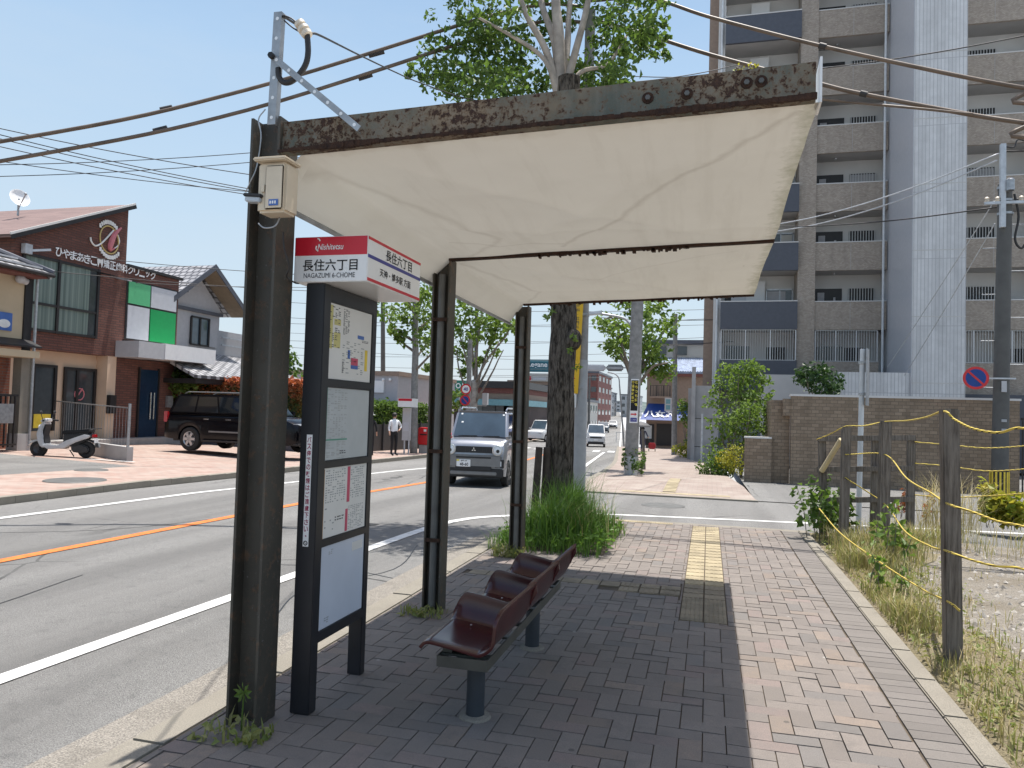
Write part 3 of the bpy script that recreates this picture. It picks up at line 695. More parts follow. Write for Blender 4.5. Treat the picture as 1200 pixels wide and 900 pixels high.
# edge tube along the road side and outer edge
mb = MB(); mb.tube([(-2.235, 3.42, 2.665), (-2.215, 5.6, 2.62), (-2.2, 8.1, 2.59)], .016); mb.build('gutter_rail', 'galv', sh)
def panel(y0, y1, k):
    mb = MB()
    def f(u, v):
        y = y0+(y1-y0)*v; zl = 2.668-.016*(y-3.4)
        # flank from the low rail up to the rafter ends, then the nearly flat field
        xl, xr = -2.23+.006*(y-3.4), .43; xf = -2.03+.02*math.sin(math.pi*v)
        lift = .078*max(0, 1-v)**1.4 if k == 0 else 0
        zf_ = zrf(xf)+lift-.012*math.sin(math.pi*v)
        if u < .1: t = u/.1; x = xl+(xf-xl)*t; z = zl+(zf_-zl)*t-.012*math.sin(math.pi*t)*math.sin(math.pi*v)
        else: t = (u-.1)/.9; x = xf+(xr-xf)*t; z = zrf(x)+lift+.03*math.sin(math.pi*v)*min(1, t*1.5)-.012*math.sin(math.pi*v)*(1-t)
        s = math.sin(math.pi*v); w_ = min(1, max(0, u-.1)*6)
        z += w_*(-.055*math.exp(-abs(u-.16-.82*v)/.10)*s-.045*math.exp(-abs(v-.66-.30*(u-.5))/.07)*s-.05*math.exp(-abs(u-.98+.85*v)/.09)*s*(1-k)-.016*math.exp(-abs(v-.30+.12*(u-.4))/.05)*s)
        z += w_*.011*noise.noise(V((x*2.0, y*2.0, k)))
        return (x, y, z)
    mb.grid(f, 90, 60)
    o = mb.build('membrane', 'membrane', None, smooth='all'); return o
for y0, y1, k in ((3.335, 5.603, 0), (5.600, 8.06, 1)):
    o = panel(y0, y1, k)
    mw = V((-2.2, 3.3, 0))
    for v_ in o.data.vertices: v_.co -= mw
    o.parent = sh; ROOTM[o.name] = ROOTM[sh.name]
mb = MB(); mb._a([(.435, 3.30, zb(.43)-.01), (.435, 3.42, zb(.43)-.02), (.435, 3.42, zb(.43)+.16), (.435, 3.30, zb(.43)+.185), (.425, 3.30, zb(.43)-.01), (.425, 3.42, zb(.43)-.02), (.425, 3.42, zb(.43)+.16), (.425, 3.30, zb(.43)+.185)], [(0, 1, 2, 3), (7, 6, 5, 4), (0, 3, 7, 4), (1, 5, 6, 2), (3, 2, 6, 7), (0, 4, 5, 1)])
mb.build('end_flap', 'sign_white', sh)
# slotted aluminium mast carrying the service cable
ma = thing('cable_mast', 'grey slotted metal mast with diagonal brace bolted on top of the shelter', 'mast', (-2.2, 3.3, 3.0))
p0, p1 = at(318, 146, 3.27), at(326, 14, 3.27)
def slotted(a, b, w, name, up):
    a, b = V(a), V(b); d = (b-a); Ln = d.length; d.normalize(); n = V(up); sd = d.cross(n).normalized(); n = sd.cross(d)
    mb = MB(); mb.obox((a+b)/2, d, sd, n, Ln/2, w/2, .003)
    mb.obox((a+b)/2+sd*(w/2-.0025)-n*.018, d, sd, n, Ln/2, .0025, .015)
    k = int(Ln/.1)
    o = mb.build(name, 'galv', ma)
    h = MB()
    for i in range(k+1):
        c = a+d*(Ln*(i+.35)/(k+.7)); h.lathe([(.009, .0), (.009, .0012), (0, .0012)], c+n*.0032, n, n=12)
    h.build('slot', 'lamp_glass', o); return o
slotted(p0, p1, .046, 'upright', (0, -1, 0))
q0, q1 = at(319, 66, 3.255), at(421, 151, 3.255)
slotted(q0, q1, .032, 'brace', (0, -1, 0))
mb = MB(); c = at(319, 66, 3.25); mb.lathe([(.016, -.01), (.016, .02), (0, .02)], c, (0, -1, 0), n=6); mb.build('bolt', 'black', ma)
ins = thing('insulator', 'cream ribbed insulator with looped black hose hanging beside the mast', 'insulator', at(356, 35, 3.27))
c0, c1 = at(350, 26, 3.27), at(361, 42, 3.27); mb = MB(); dd = (c1-c0).normalized()
mb.lathe([(.0, -.01), (.013, 0), (.028, .012), (.028, .03), (.018, .036), (.030, .046), (.030, .062), (.018, .068), (.029, .078), (.026, .098), (.0, .1)], c0-dd*.005, dd, n=18)
mb.build('ribbed_body', 'insulator', ins, smooth=True)
mb = MB(); mb.tube(catmull([at(360, 40, 3.27), at(361, 62, 3.27), at(357, 78, 3.27), at(345, 93, 3.27), at(334, 97, 3.27), at(327, 90, 3.27), at(326, 80, 3.27)], 6), .0145, 10); mb.build('hose', 'cable', ins, smooth='all')
mb = MB(); mb.tube(catmull([at(333, 18, 3.27), at(342, 22, 3.27), at(352, 30, 3.27)], 5), .004, 6); mb.tube(catmull([at(333, 24, 3.27), at(344, 33, 3.27), at(356, 40, 3.27)], 5), .004, 6); mb.build('tie_wire', 'cable', ins)
# meter box, small sensor lamp
bx = thing('electric_box', 'beige plastic electric box strapped high on the front shelter post', 'box', at(325, 252, 3.2))
c = at(326, 221, 3.19); w, h, d = .155, .265, .12
mb = MB(); mb.box(c.x-w/2, c.x+w/2, c.y-d/2, c.y+d/2, c.z-h/2, c.z+h/2-.02); b_ = mb.build('body', 'beige_box', bx, bevel=.012)
mb = MB(); mb.box(c.x-w/2+.05, c.x+w/2-.008, c.y-d/2-.012, c.y-d/2-.001, c.z-h/2+.012, c.z+h/2-.04); mb.build('cover', 'beige_box', bx, bevel=.008)
mb = MB(); mb.prism([(c.x-w/2-.012, c.y-d/2-.03, c.z+h/2-.018), (c.x+w/2+.012, c.y-d/2-.03, c.z+h/2-.018), (c.x+w/2+.012, c.y-d/2-.03, c.z+h/2), (c.x-w/2-.012, c.y-d/2-.03, c.z+h/2)], 0, (0, d+.03, 0)); mb.build('lid', 'beige_box', bx, bevel=.006)
mb = MB(); mb.box(c.x-.0, c.x+.05, c.y-d/2-.0165, c.y-d/2-.0135, c.z-.105, c.z-.075); st = mb.build('sticker', 'ink_blue', bx)
mb = MB()
for i in range(3): mb.box(c.x+.006+i*.013, c.x+.014+i*.013, c.y-d/2-.0185, c.y-d/2-.017, c.z-.097, c.z-.083)
mb.build('sticker_mark', 'sign_white', st)
mb = MB(); mb.box(c.x-w/2+.03, c.x-w/2+.047, c.y-d/2-.012, c.y-d/2-.001, c.z-.035, c.z+.0); mb.build('latch', 'beige_box', bx)
sl = thing('sensor_lamp', 'small grey sensor lamp on the left side of the beige box', 'sensor', at(300, 233, 3.1))
c2 = at(299, 233, 3.13); mb = MB(); mb.obox(c2+V((0, 0, .012)), (1, .2, -.05), (0, 1, 0), (0, 0, 1), .045, .03, .008); mb.build('housing', 'iron', sl, bevel=.004)
mb = MB(); mb.obox(c2+V((.0, 0, -.008)), (1, .2, -.05), (0, 1, 0), (0, 0, 1), .038, .025, .012); mb.build('lens', 'galv_light', sl, bevel=.004)
mb = MB(); mb.bar(c2+V((.04, .01, 0)), c2+V((.07, .04, -.005)), .015, .015); mb.build('arm', 'galv', sl)
def wire(name, pts, r, mt, label, cat='cable', group=None, n=6, sm=6):
    mb = MB(); mb.tube(catmull(pts, sm), r, n); o = mb.build(name, mt, None, smooth='all')
    return tag(o, label, cat, group)
wire('wire', [at(332, 272, 3.25), at(333, 290, 3.25), at(339, 312, 3.27), at(336, 324, 3.3), at(345, 331, 3.45), at(350, 332, 3.5)], .0045, 'cable', 'thin dark wire looping from the beige box down to the sign box')
wire('wire', [at(311, 128, 3.24), at(303, 140, 3.23), at(306, 160, 3.23), at(301, 195, 3.23), at(294, 212, 3.23), at(288, 225, 3.3)], .0035, 'galv', 'thin grey wire hanging down the face of the front shelter post')
wire('wire', [at(303, 262, 3.22), at(310, 267, 3.18), at(322, 265, 3.18), at(328, 255, 3.2)], .004, 'galv', 'short grey wire loop under the beige electric box')
# ------------------------------------------------------------------ bus stop sign
bs = thing('bus_stop_sign', 'dark framed bus stop timetable board with red and white name box on top', 'bus stop sign', (-2.0, 3.5, 0))
bx0, bx1 = -2.075, -1.965; y0, y1 = 3.50, 4.17
mb = MB()
mb.box(bx0, bx1, y0, y0+.075, 0, 2.245); mb.box(bx0+.012, bx1-.012, y1-.06, y1, 0, 2.245)
mb.box(bx0+.004, bx1-.004, y0+.075, y1-.06, 2.16, 2.243); mb.box(bx0+.006, bx1-.006, y0+.075, y1-.06, .345, .40)
zs = [(.42, .855), (.895, 1.30), (1.345, 1.77), (1.815, 2.15)]
zs = [(.40, .845), (.885, 1.265), (1.305, 1.70), (1.745, 2.16)]
for (a, b), (c_, d_) in zip(zs, zs[1:]): mb.box(bx0+.006, bx1-.006, y0+.075, y1-.06, b, c_)
fr_ = mb.build('frame', 'board_dark', bs, bevel=.004)
xp = bx1-.018
pan = []
for i, (a, b) in enumerate(zs):
    mb = MB(); mb.box(xp-.02, xp, y0+.077, y1-.062, a+.002, b-.002)
    pan.append(mb.build('notice_panel', ['board_panel', 'paper', 'paper_grey', 'paper'][i], bs, label=['blank pale blue lower panel of the timetable board', 'timetable panel with brown and pink column strips', 'timetable panel with green left column', 'route map panel with yellow and blue marks'][i]))
ya, yb_ = y0+.08, y1-.066
YW = yb_-ya
def strips(mt, rects, par, i, k=1):
    a, b = zs[i]; mb = MB()
    for (u0, u1, v0, v1) in rects:
        mb.box(xp, xp+.0008*k, ya+YW*u0, ya+YW*u1, a+(b-a)*v0, a+(b-a)*v1)
    mb.build('print', mt, par)
rr = random.Random(3)
def lines(u0, u1, v0, v1, nu, nv, fill=.7):
    o = []
    for a in range(nu):
        for b in range(nv):
            if rr.random() < fill:
                w = (u1-u0)/nu; hh = (v1-v0)/nv; o.append((u0+a*w, u0+a*w+w*rr.uniform(.35, .8), v0+b*hh, v0+b*hh+hh*.42))
    return o
strips('ink_yellow', [(.03, .1, .4, .97), (.13, .27, .42, .62), (.13, .27, .72, .8)], pan[3], 3)
strips('ink', lines(.02, .28, .42, .97, 4, 22, .5)+lines(.33, .48, .62, .97, 3, 22, .75), pan[3], 3, 2)
strips('ink_light', lines(.33, .85, .1, .55, 6, 16, .45), pan[3], 3, 2)
strips('ink_blue', [(.67, .82, .60, .65), (.45, .5, .3, .42)], pan[3], 3, 2)
strips('ink', lines(.78, .94, .56, .6, 4, 2, .9)+lines(.33, .38, .1, .25, 1, 8, .9), pan[3], 3, 2)
strips('ink_red', [(.53, .69, .22, .32)], pan[3], 3, 2); strips('ink_blue', [(.53, .69, .17, .22)], pan[3], 3, 3)
strips('ink_strongyellow', [(.86, .92, .16, .46)], pan[3], 3, 2)
strips('ink_green', [(.0, .045, .3, 1), (.045, .5, .27, .29)], pan[2], 2, 2)
strips('ink_light', lines(.06, .5, .62, .99, 6, 12, .6)+lines(.06, .5, .3, .6, 7, 12, .45)+lines(.06, .5, .02, .26, 4, 12, .6), pan[2], 2, 1)
strips('ink', lines(.35, .5, .08, .14, 3, 2, 1), pan[2], 2, 2)
strips('ink_brown', [(.0, .05, 0, .98)], pan[1], 1, 2); strips('ink_red', [(.55, .61, .45, .98), (.53, .58, .02, .35)], pan[1], 1, 2)
strips('ink_light', lines(.08, .52, .5, .98, 9, 14, .75)+lines(.63, .97, .5, .98, 8, 14, .75)+lines(.6, .97, .04, .4, 8, 14, .7)+lines(.08, .3, .1, .45, 4, 8, .2), pan[1], 1, 1)
strips('ink', lines(.3, .5, .22, .30, 4, 2, 1), pan[1], 1, 2)
strips('paper', [(.72, .97, .82, .93)], pan[0], 0, 2); strips('ink_light', lines(.2, .3, .88, .95, 2, 3, .8)+lines(.15, .25, .06, .14, 2, 3, .9), pan[0], 0, 2)
# vertical sticker on the front edge of the frame
mb = MB(); sx0, sx1 = -2.035, -2.003
zt, zbm = at(356, 509, y0).z, at(353, 640, y0).z
mb.box(sx0, sx1, y0-.003, y0-.0005, zbm, zt); stk = mb.build('sticker', 'sign_white', bs, label='narrow white no smoking sticker with maroon writing')
st_ = 'バス停での喫煙はご遠慮下さい。'; n = len(st_); hh = (zt-zbm-.045)/n
for i, ch in enumerate(st_):
    text(ch, ((sx0+sx1)/2, y0-.003, zt-.008-hh*(i+.5)), (1, 0, 0), (0, 0, 1), .024 if ch != '。' else .009, hh*.8 if ch != '。' else .01, 'maroon_text', stk, 'lettering', .02, .0008)
mb = MB(); cc = V(((sx0+sx1)/2, y0-.0035, zbm+.018))
mb.lathe([(.008, 0), (.0125, 0), (.0125, .001), (.008, .001)], cc, (0, -1, 0), n=24); mb.bar(cc+V((-.008, -.0006, .008)), cc+V((.008, -.0006, -.008)), .001, .003, up=(0, 1, 0)); mb.build('no_smoking_mark', 'iron', stk)
# name box
X0, X1, Z0, Z1, YF, YK = -2.135, -1.712, 2.246, 2.485, 3.47, 4.19
mb = MB(); mb.box(X0, X1, YF, YK, Z0, Z1); nb = mb.build('name_box', 'sign_white', bs, bevel=.004)
zr = Z0+(Z1-Z0)*.585
mb = MB(); mb.box(X0+.004, X1-.003, YF-.002, YF-.0003, zr, Z1-.003); rb = mb.build('red_band', 'sign_red', nb)
fx = (X0+X1)/2; F = YF-.002
text('Nishitetsu', (fx+.0, F, zr+(Z1-zr)*.44), (1, 0, 0), (0, 0, 1), .15, .031, 'sign_white', nb, 'lettering', .008, .002, .25)
mb = MB()
mb.tube(catmull([(fx-.075, F-.003, zr+.088), (fx-.066, F-.003, zr+.084), (fx-.061, F-.003, zr+.074)], 4), .0035, 6); mb.tube(catmull([(fx-.08, F-.003, zr+.05), (fx-.083, F-.003, zr+.033), (fx-.07, F-.003, zr+.022)], 4), .0035, 6); mb.build('company_mark', 'letter_white', nb)
text('長住六丁目', (fx+.0, F+.001, Z0+.088), (1, 0, 0), (0, 0, 1), .315, .062, 'cloth_black', nb, 'lettering', .01, .0015)
text('NAGAZUMI 6-CHOME', (fx-.003, F+.001, Z0+.034), (1, 0, 0), (0, 0, 1), .295, .026, 'ink', nb, 'lettering', .0, .0015)
S = X1+.0005
def sband(z, hgt, mt):
    mb = MB(); mb.box(X1, X1+.0018, YF+.004, YK-.004, z, z+hgt); mb.build('band', mt, nb)
sband(Z1-.018, .015, 'sign_red'); sband(Z0+.126, .018, 'sign_blue'); sband(Z0+.006, .016, 'sign_red')
ym = (YF+YK)/2
text('長住六丁目', (S, ym+.04, Z0+.182), (0, 1, 0), (0, 0, 1), .36, .062, 'cloth_black', nb, 'lettering', .01, .0015)
text('天神・博多駅 方面', (S, ym+.0, Z0+.075), (0, 1, 0), (0, 0, 1), .42, .046, 'cloth_black', nb, 'lettering', .01, .0015)
# ------------------------------------------------------------------ bench
be = thing('bench', 'maroon moulded three seat bench on two round steel legs under the shelter', 'bench', (-1.15, 4.4, 0))
bxl, bxr, by0, by1, zt = -1.30, -1.035, 3.57, 5.46, .362
mb = MB(); t = .006; hh = .055
for x in (bxl, bxr-t): mb.box(x, x+t, by0, by1, zt-hh, zt)
for y in (by0, by1-t): mb.box(bxl+t, bxr-t, y, y+t, zt-hh, zt)
for y in (3.62, 3.98, 4.24, 4.6, 4.86, 5.24): mb.box(bxl+t, bxr-t, y, y+.05, zt-.012, zt-.001)
mb.box(-1.21, -1.12, by0+t, by1-t, zt-.05, zt-.013)
mb.build('frame', 'bench_steel', be)
for x, y in ((-1.15, 3.77), (-1.13, 4.98)):
    mb = MB(); mb.cyl((x, y, -.02), (x, y, zt-.05), .048, n=24); l_ = mb.build('leg', 'bench_leg', be, smooth=True)
    mb = MB(); mb.lathe([(.085, .0), (.078, .012), (.05, .018)], (x, y, .0), n=24); mb.build('collar', 'concrete', l_, smooth=True)
def seat(yb):
    W_ = .50
    def sm(a, b, x): t = min(1, max(0, (x-a)/(b-a))); return t*t*(3-2*t)
    def f(u, v):
        # u: front lip -> back, v: near end -> far end
        x = -1.415+.325*min(u, .70)/.70
        hb_ = 0
        if u > .70:
            t = (u-.70)/.30; a = min(t*1.6, 1)*R(70); hb_ = .255*t**1.4; x = -1.415+.325+.065*math.sin(min(1, t*1.8)*math.pi/2)+.012*t+(.115*t*v)
        hb_ *= (.76+.36*v)*(1-.3*max(0, (v-.88)/.12)**2-.22*max(0, (.16-v)/.16)**2)
        y = yb+W_*min(v, .80)/.80*.93; hw = 0
        if v > .72:
            t = (v-.72)/.28; hw = .14*t**1.2*sm(-.02, .24, u); y = yb+W_*(.72/.80*.93)+.05*math.sin(min(1, t*1.3)*math.pi/2)+.012*t
        z = .418+(hb_**4+hw**4)**.25 if hb_+hw > 0 else .418
        z -= .012*math.sin(math.pi*min(1, u/.75))*math.sin(math.pi*min(1, v/.8))
        z += .018-.045*min(1, u/.70)**1.5
        if u < .14: z -= .04*((.14-u)/.14)**1.6; x = x+.0
        if u < .07: x += .012*((.07-u)/.07)
        z -= .006*max(0, (.08-v)/.08)
        return (x, y, z)
    mb = MB(); mb.grid(f, 44, 32)
    o = mb.build('seat', 'seat_red', be, smooth='all')
    md = o.modifiers.new('s', 'SOLIDIFY'); md.thickness = .017; md.offset = -1
    md = o.modifiers.new('b', 'BEVEL'); md.width = .006; md.segments = 3; md.limit_method = 'ANGLE'; md.angle_limit = R(50)
    for bx_, bz_ in ((-1.29, .395), (-1.15, .372)):
        b = MB(); b.box(bx_, bx_+.05, yb+.05, yb+.4, zt+.001, bz_); b.build('bracket', 'bench_steel', o)
    b = MB(); b.lathe([(.006, 0), (.005, .003), (0, .003)], (-1.24, yb+.36, .420), n=10); b.build('screw', 'galv_light', o)
for k in range(3): seat(3.58+.63*k)
# ------------------------------------------------------------------ trees
def limb(mb, pts, r0, r1, n=8):
    P = catmull(pts, 5); k = len(P)-1
    P2 = [p+V((noise.noise(p*1.3+V((9, 0, 0))), noise.noise(p*1.3+V((0, 7, 0))), 0))*r0*.35*(1 if 0 < i else 0) for i, p in enumerate(P)]
    mb.tube(P2, [r0+(r1-r0)*i/k for i in range(k+1)], n); return P2
def trunkmesh(base, top, r0, r1, seg=26, n=22, amp=.06):
    base, top = V(base), V(top); mb = MB()
    def f(u, v):
        a = 2*math.pi*u; p = base+(top-base)*v; r = r0+(r1-r0)*v+(.35*r0*max(0, 1-v*9)**2)
        d = V((math.cos(a), math.sin(a), 0)); q = V((math.cos(a)*2.2, math.sin(a)*2.2, p.z*1.1))
        r *= 1+amp*noise.noise(q*1.6)+amp*.9*noise.noise(V((q.x*5, q.y*5, p.z*1.5)))
        return p+d*r+V((.05*noise.noise(V((0, 0, p.z*.9))), .05*noise.noise(V((5, 0, p.z*.9))), 0))
    mb.grid(f, n, seg); return mb
# near street tree behind the shelter
tb = V((-2.03, 10.35, 0))
tr = thing('street_tree', 'large street tree with dark furrowed trunk and pale upper limbs behind the shelter', 'tree', tb)
o = trunkmesh(tb-V((0, 0, .1)), at(667, 92, 10.35), .205, .165, 60, 30, .085).build('trunk', 'bark', tr, smooth='all')
mb = MB(); k_ = at(672, 398, 10.25); mb.ball(k_, .12, 12, 0, (1, .9, 1.3)); mb.build('burl', 'bark', o, smooth='all')
T0 = at(657, 100, 10.35); lims = []
LP = [((640, 60), (610, 0), (590, -90), 10.1, .055), ((650, 50), (632, -10), (622, -120), 10.6, .06), ((655, 40), (652, -20), (656, -160), 10.35, .085), ((672, 70), (690, 0), (706, -100), 10.3, .06), ((638, 70), (596, 40), (560, 20), 10.0, .035), ((680, 85), (712, 75), (735, 40), 10.6, .035), ((664, 60), (668, 0), (680, -130), 10.8, .055)]
for a, b, c, Y, r in LP:
    mb = MB(); limb(mb, [T0-V((0, 0, .25)), at(a[0], a[1], (10.35+Y)/2), at(b[0], b[1], Y), at(c[0], c[1], Y+(Y-10.35))], r*1.15, r*.5, 10)
    mb.build('limb', 'limb', tr, smooth='all')
mb = MB()
CL = [(520, 66, .40), (500, 82, .25), (545, 45, .42), (540, 88, .45), (570, 70, .5), (575, 105, .42), (600, 85, .42), (560, 22, .35), (590, 15, .4), (615, 50, .4), (610, 110, .35), (635, 92, .4), (650, 20, .3), (535, 108, .3), (515, 98, .26), (576, 40, .3),
      (700, 78, .32), (722, 60, .38), (735, 22, .42), (745, 48, .34), (725, 84, .26), (760, 52, .22), (700, 8, .35), (765, 34, .2), (712, 38, .25), (668, 95, .32), (690, 96, .3), (720, 100, .26), (756, 4, .34), (640, -20, .5), (560, -60, .5), (600, -90, .6), (680, -60, .6), (720, -60, .5), (540, -15, .35), (660, -150, .8), (610, -170, .7), (720, -140, .6), (580, 60, .4), (555, 95, .4), (590, 100, .4)]
for px, py, r in CL:
    c = at(px, py, (10.35+rnd(-.9, .9)) if not (595 < px < 705) else 11.1+rnd(-.3, .5)); n = int(720*r*r)+36
    clump(mb, c, r*1.12, n, .09, (1.1, 1.2, .8))
    for _ in range(3): clump(mb, c+V((rnd(-1, 1), rnd(-1, 1), rnd(-.7, .6)))*r*1.2, r*.3, 22, .075)
mb.build('crown', 'leaf', tr)
mb = MB()
for px, py in ((672, 396), (668, 412), (641, 372), (646, 365), (676, 430)): clump(mb, at(px, py, 10.1), .07, 12, .06)
mb.build('sprout', 'leaf_light', tr)
# stakes beside the trunk
for nm, px0, px1, y in (('a', 625, 632, 10.0), ('b', 637, 641, 10.1)):
    b_, t_ = at(px0, 610, y), at(px1, 524, y); mb = MB(); mb.tube([V((b_.x, b_.y, -.02)), t_], [.055, .05], 12)
    st = mb.build('tree_stake', 'stake_wood', None, smooth=True, bevel=0)
    tag(st, 'dark leaning wooden stake left of the street tree trunk' if nm == 'a' else 'dark wooden stake touching the left side of the street tree trunk', 'stake', 'stakes by the street tree')
# soil mound and long green grass
mb = MB()
def mound(u, v):
    x = -2.42+1.3*u; y = 8.45+2.5*v; e = math.sin(math.pi*u)*math.sin(math.pi*v)
    return (x, y, .006+.07*e**.5+.02*noise.noise(V((x*6, y*6, 0)))*e)
mb.grid(mound, 14, 20); struct(mb.build('soil_bed', 'soil', smooth='all'))
mb = MB()
for _ in range(5200):
    x = -1.76+random.gauss(0, .29); y = 9.6+random.gauss(0, .5)
    if not (-2.5 < x < -1.02 and 8.45 < y < 10.95): continue
    if x < -2.0 and y < 8.9 and random.random() < .6: continue
    e = max(.25, 1-abs(x+1.8)/.95)
    blade(mb, (x, y, .03), rnd(.25, 1.02)*e*(.78+.5*noise.noise(V((x*3, y*3, 2)))), rnd(.05, .95), rnd(.006, .016), min(1, max(0, random.gauss(.45, .28)+.35*noise.noise(V((x*4, y*4, 7))))))
for _ in range(500):
    x = rnd(-2.45, -1.15); y = rnd(8.25, 9.0); blade(mb, (x, y, .0), rnd(.1, .3), rnd(.2, .8), .01, rnd(.2, .9))
for _ in range(260):
    x = rnd(-2.4, -1.1); y = rnd(8.3, 10.2)
    for _k in range(4): leaf(mb, (x+rnd(-.06, .06), y+rnd(-.06, .06), rnd(.03, .22)), rnd(.04, .08), .9, rnd(.2, 1))
for _ in range(90):
    x = -1.75+random.gauss(0, .35); y = 9.5+random.gauss(0, .5)
    if -2.4 < x < -1.05 and 8.6 < y: blade(mb, (x, y, .03), rnd(.7, 1.05), rnd(.1, .4), .008, rnd(.5, 1))
dd_ = MB()
for _ in range(140):
    x = -1.75+random.gauss(0, .34); y = 9.4+random.gauss(0, .5)
    if -2.45 < x < -1.05 and y > 8.4: blade(dd_, (x, y, .02), rnd(.15, .75), rnd(.3, 1.2), .008, rnd(0, 1))
tag(dd_.build('dead_grass', 'grass_dry'), 'dead straw stems mixed into the green tree base grass', 'grass', kind='stuff')
tag(mb.build('grass', 'grass_green'), 'long bright green grass growing round the street tree base', 'grass', kind='stuff')
# pollarded trees on both sides further along
def pollard(name, label, base, paths, clumps, Y, r0, mt='leaf_light', trunk_top=None, tmat='limb', size=.13, dens=380, group=None):
    base = V(base); t = thing('street_tree', label, 'tree', base, 0, group); dY = lambda: rnd(-.8, .8)
    mb = MB(); limb(mb, [base-V((0, 0, .2)), (base+V(trunk_top))/2, V(trunk_top)], r0, r0*.7, 12); mb.build('trunk', tmat, t, smooth='all')
    mb = MB()
    for pth in paths:
        d = dY(); k = len(pth)-1; limb(mb, [at(p[0], p[1], Y+d*i/k) for i, p in enumerate(pth)], r0*.38, r0*.13, 6)
    mb.build('limbs', 'twig', t, smooth='all')
    mb = MB()
    for px, py, r in clumps:
        c = at(px, py, Y+dY()); clump(mb, c, r, int(dens*r*r)+24, size)
        clump(mb, c+V((rnd(-1, 1), rnd(-.5, .5), rnd(-1, 1)))*r, r*.5, 14, size)
    mb.build('crown', mt, t)
G = 'pollarded street trees along the road'
b = H(485, 531); Y = b.y
pollard('t', 'pollarded street tree with knobbly side shoots beside the opposite bus stop', b, [[(486, 435), (505, 415), (515, 405)], [(485, 412), (470, 400), (462, 388)], [(485, 400), (462, 384), (452, 366)], [(486, 390), (505, 372)], [(487, 420), (502, 400)], [(486, 380), (495, 350), (505, 335)], [(486, 370), (478, 352), (470, 345)]],
    [(452, 366, .55), (462, 364, .6), (468, 374, .4), (478, 362, .6), (476, 376, .45), (486, 352, .5), (498, 366, .55), (500, 352, .6), (508, 372, .5), (505, 390, .55), (496, 400, .5), (506, 405, .45), (516, 402, .4), (502, 432, .3), (471, 398, .4), (472, 392, .3), (461, 388, .3), (482, 340, .5), (495, 335, .6), (510, 345, .6), (490, 385, .35)], Y, .17, trunk_top=at(487, 330, Y), tmat='pole_concrete', size=.2, dens=90, group=G)
b = H(556, 524); Y = b.y
pollard('t', 'pollarded street tree with upswept pale limbs behind the round traffic signs', b, [[(555, 470), (565, 430), (578, 395), (590, 370)], [(555, 460), (570, 435), (585, 400)], [(556, 450), (572, 420), (592, 395), (600, 380)], [(553, 460), (546, 420), (538, 390)], [(555, 440), (553, 400), (548, 360)], [(556, 450), (560, 400), (566, 360)], [(553, 470), (540, 440), (534, 410)], [(558, 470), (575, 440), (590, 410)]],
    [(536, 360, .9), (545, 352, .9), (556, 352, .9), (565, 362, .9), (572, 376, .8), (580, 380, 1.0), (590, 378, .9), (598, 384, .7), (584, 394, .7), (562, 382, .7), (550, 372, .8), (540, 378, .7), (534, 390, .5), (540, 412, .8), (546, 418, .6), (544, 436, .5), (562, 424, .4), (576, 412, .5), (538, 470, .9), (532, 474, .7), (554, 395, .6), (570, 395, .5), (548, 400, .6)], Y, .22, trunk_top=at(555, 445, Y), size=.3, dens=34, group=G)
b = H(741, 552); Y = b.y
pollard('t', 'pollarded street tree behind the concrete pole with the yellow and black sign', b, [[(747, 470), (738, 440), (725, 410), (712, 385)], [(748, 450), (755, 410), (758, 370)], [(749, 440), (770, 400), (788, 376)], [(747, 460), (733, 420), (720, 375), (705, 376)], [(748, 430), (746, 390), (735, 355)], [(749, 450), (765, 430), (783, 425)]],
    [(706, 376, .4), (716, 380, .45), (722, 386, .55), (730, 392, .55), (722, 398, .5), (714, 406, .35), (735, 360, .45), (728, 352, .4), (745, 352, .4), (755, 360, .45), (765, 358, .4), (778, 352, .35), (758, 376, .5), (766, 392, .5), (758, 404, .55), (770, 408, .5), (778, 386, .4), (788, 374, .45), (782, 380, .35), (752, 420, .55), (764, 426, .6), (776, 430, .5), (786, 432, .35), (756, 440, .55), (735, 402, .4), (728, 415, .4), (718, 412, .3), (742, 395, .4), (778, 442, .35), (752, 395, .45)], Y, .16, mt='leaf_light', trunk_top=at(745, 440, Y), tmat='bark', size=.17, dens=85, group=G)
# ------------------------------------------------------------------ shrubs and hedges
def shrub(name, label, cat, base, clumps, mt, size, dens, stem=True, group=None):
    base = V(base); t = thing(name, label, cat, base, 0, group); mb = MB()
    for p, r in clumps: clump(mb, p, r, int(dens*r*r)+30, size)
    mb.build('foliage', mt, t)
    if stem:
        mb = MB()
        for p, r in clumps[::2]: mb.tube([base-V((0, 0, .1)), (base+V(p))/2+V((rnd(-.1, .1), 0, 0)), V(p)], [.035, .025, .012], 6)
        mb.build('stem', 'twig', t)
    return t
def pc(l, Y, dy=.5): return [(at(px, py, Y+rnd(-dy, dy)), r) for px, py, r in l]
b = H(858, 556)+V((.06, 1.5, 0))
shrub('garden_tree', 'bushy green garden tree in front of the dark balconies', 'tree', b, pc([(842, 450, .45), (838, 470, .5), (842, 495, .5), (858, 445, .5), (872, 440, .55), (885, 438, .5), (893, 448, .4), (878, 460, .6), (862, 468, .6), (896, 468, .5), (880, 480, .5), (846, 515, .45), (870, 455, .6), (850, 432, .35), (866, 432, .35), (880, 430, .35), (855, 490, .5), (838, 530, .5), (844, 545, .45)], b.y), 'leaf_light', .14, 210)
b = H(868, 556)
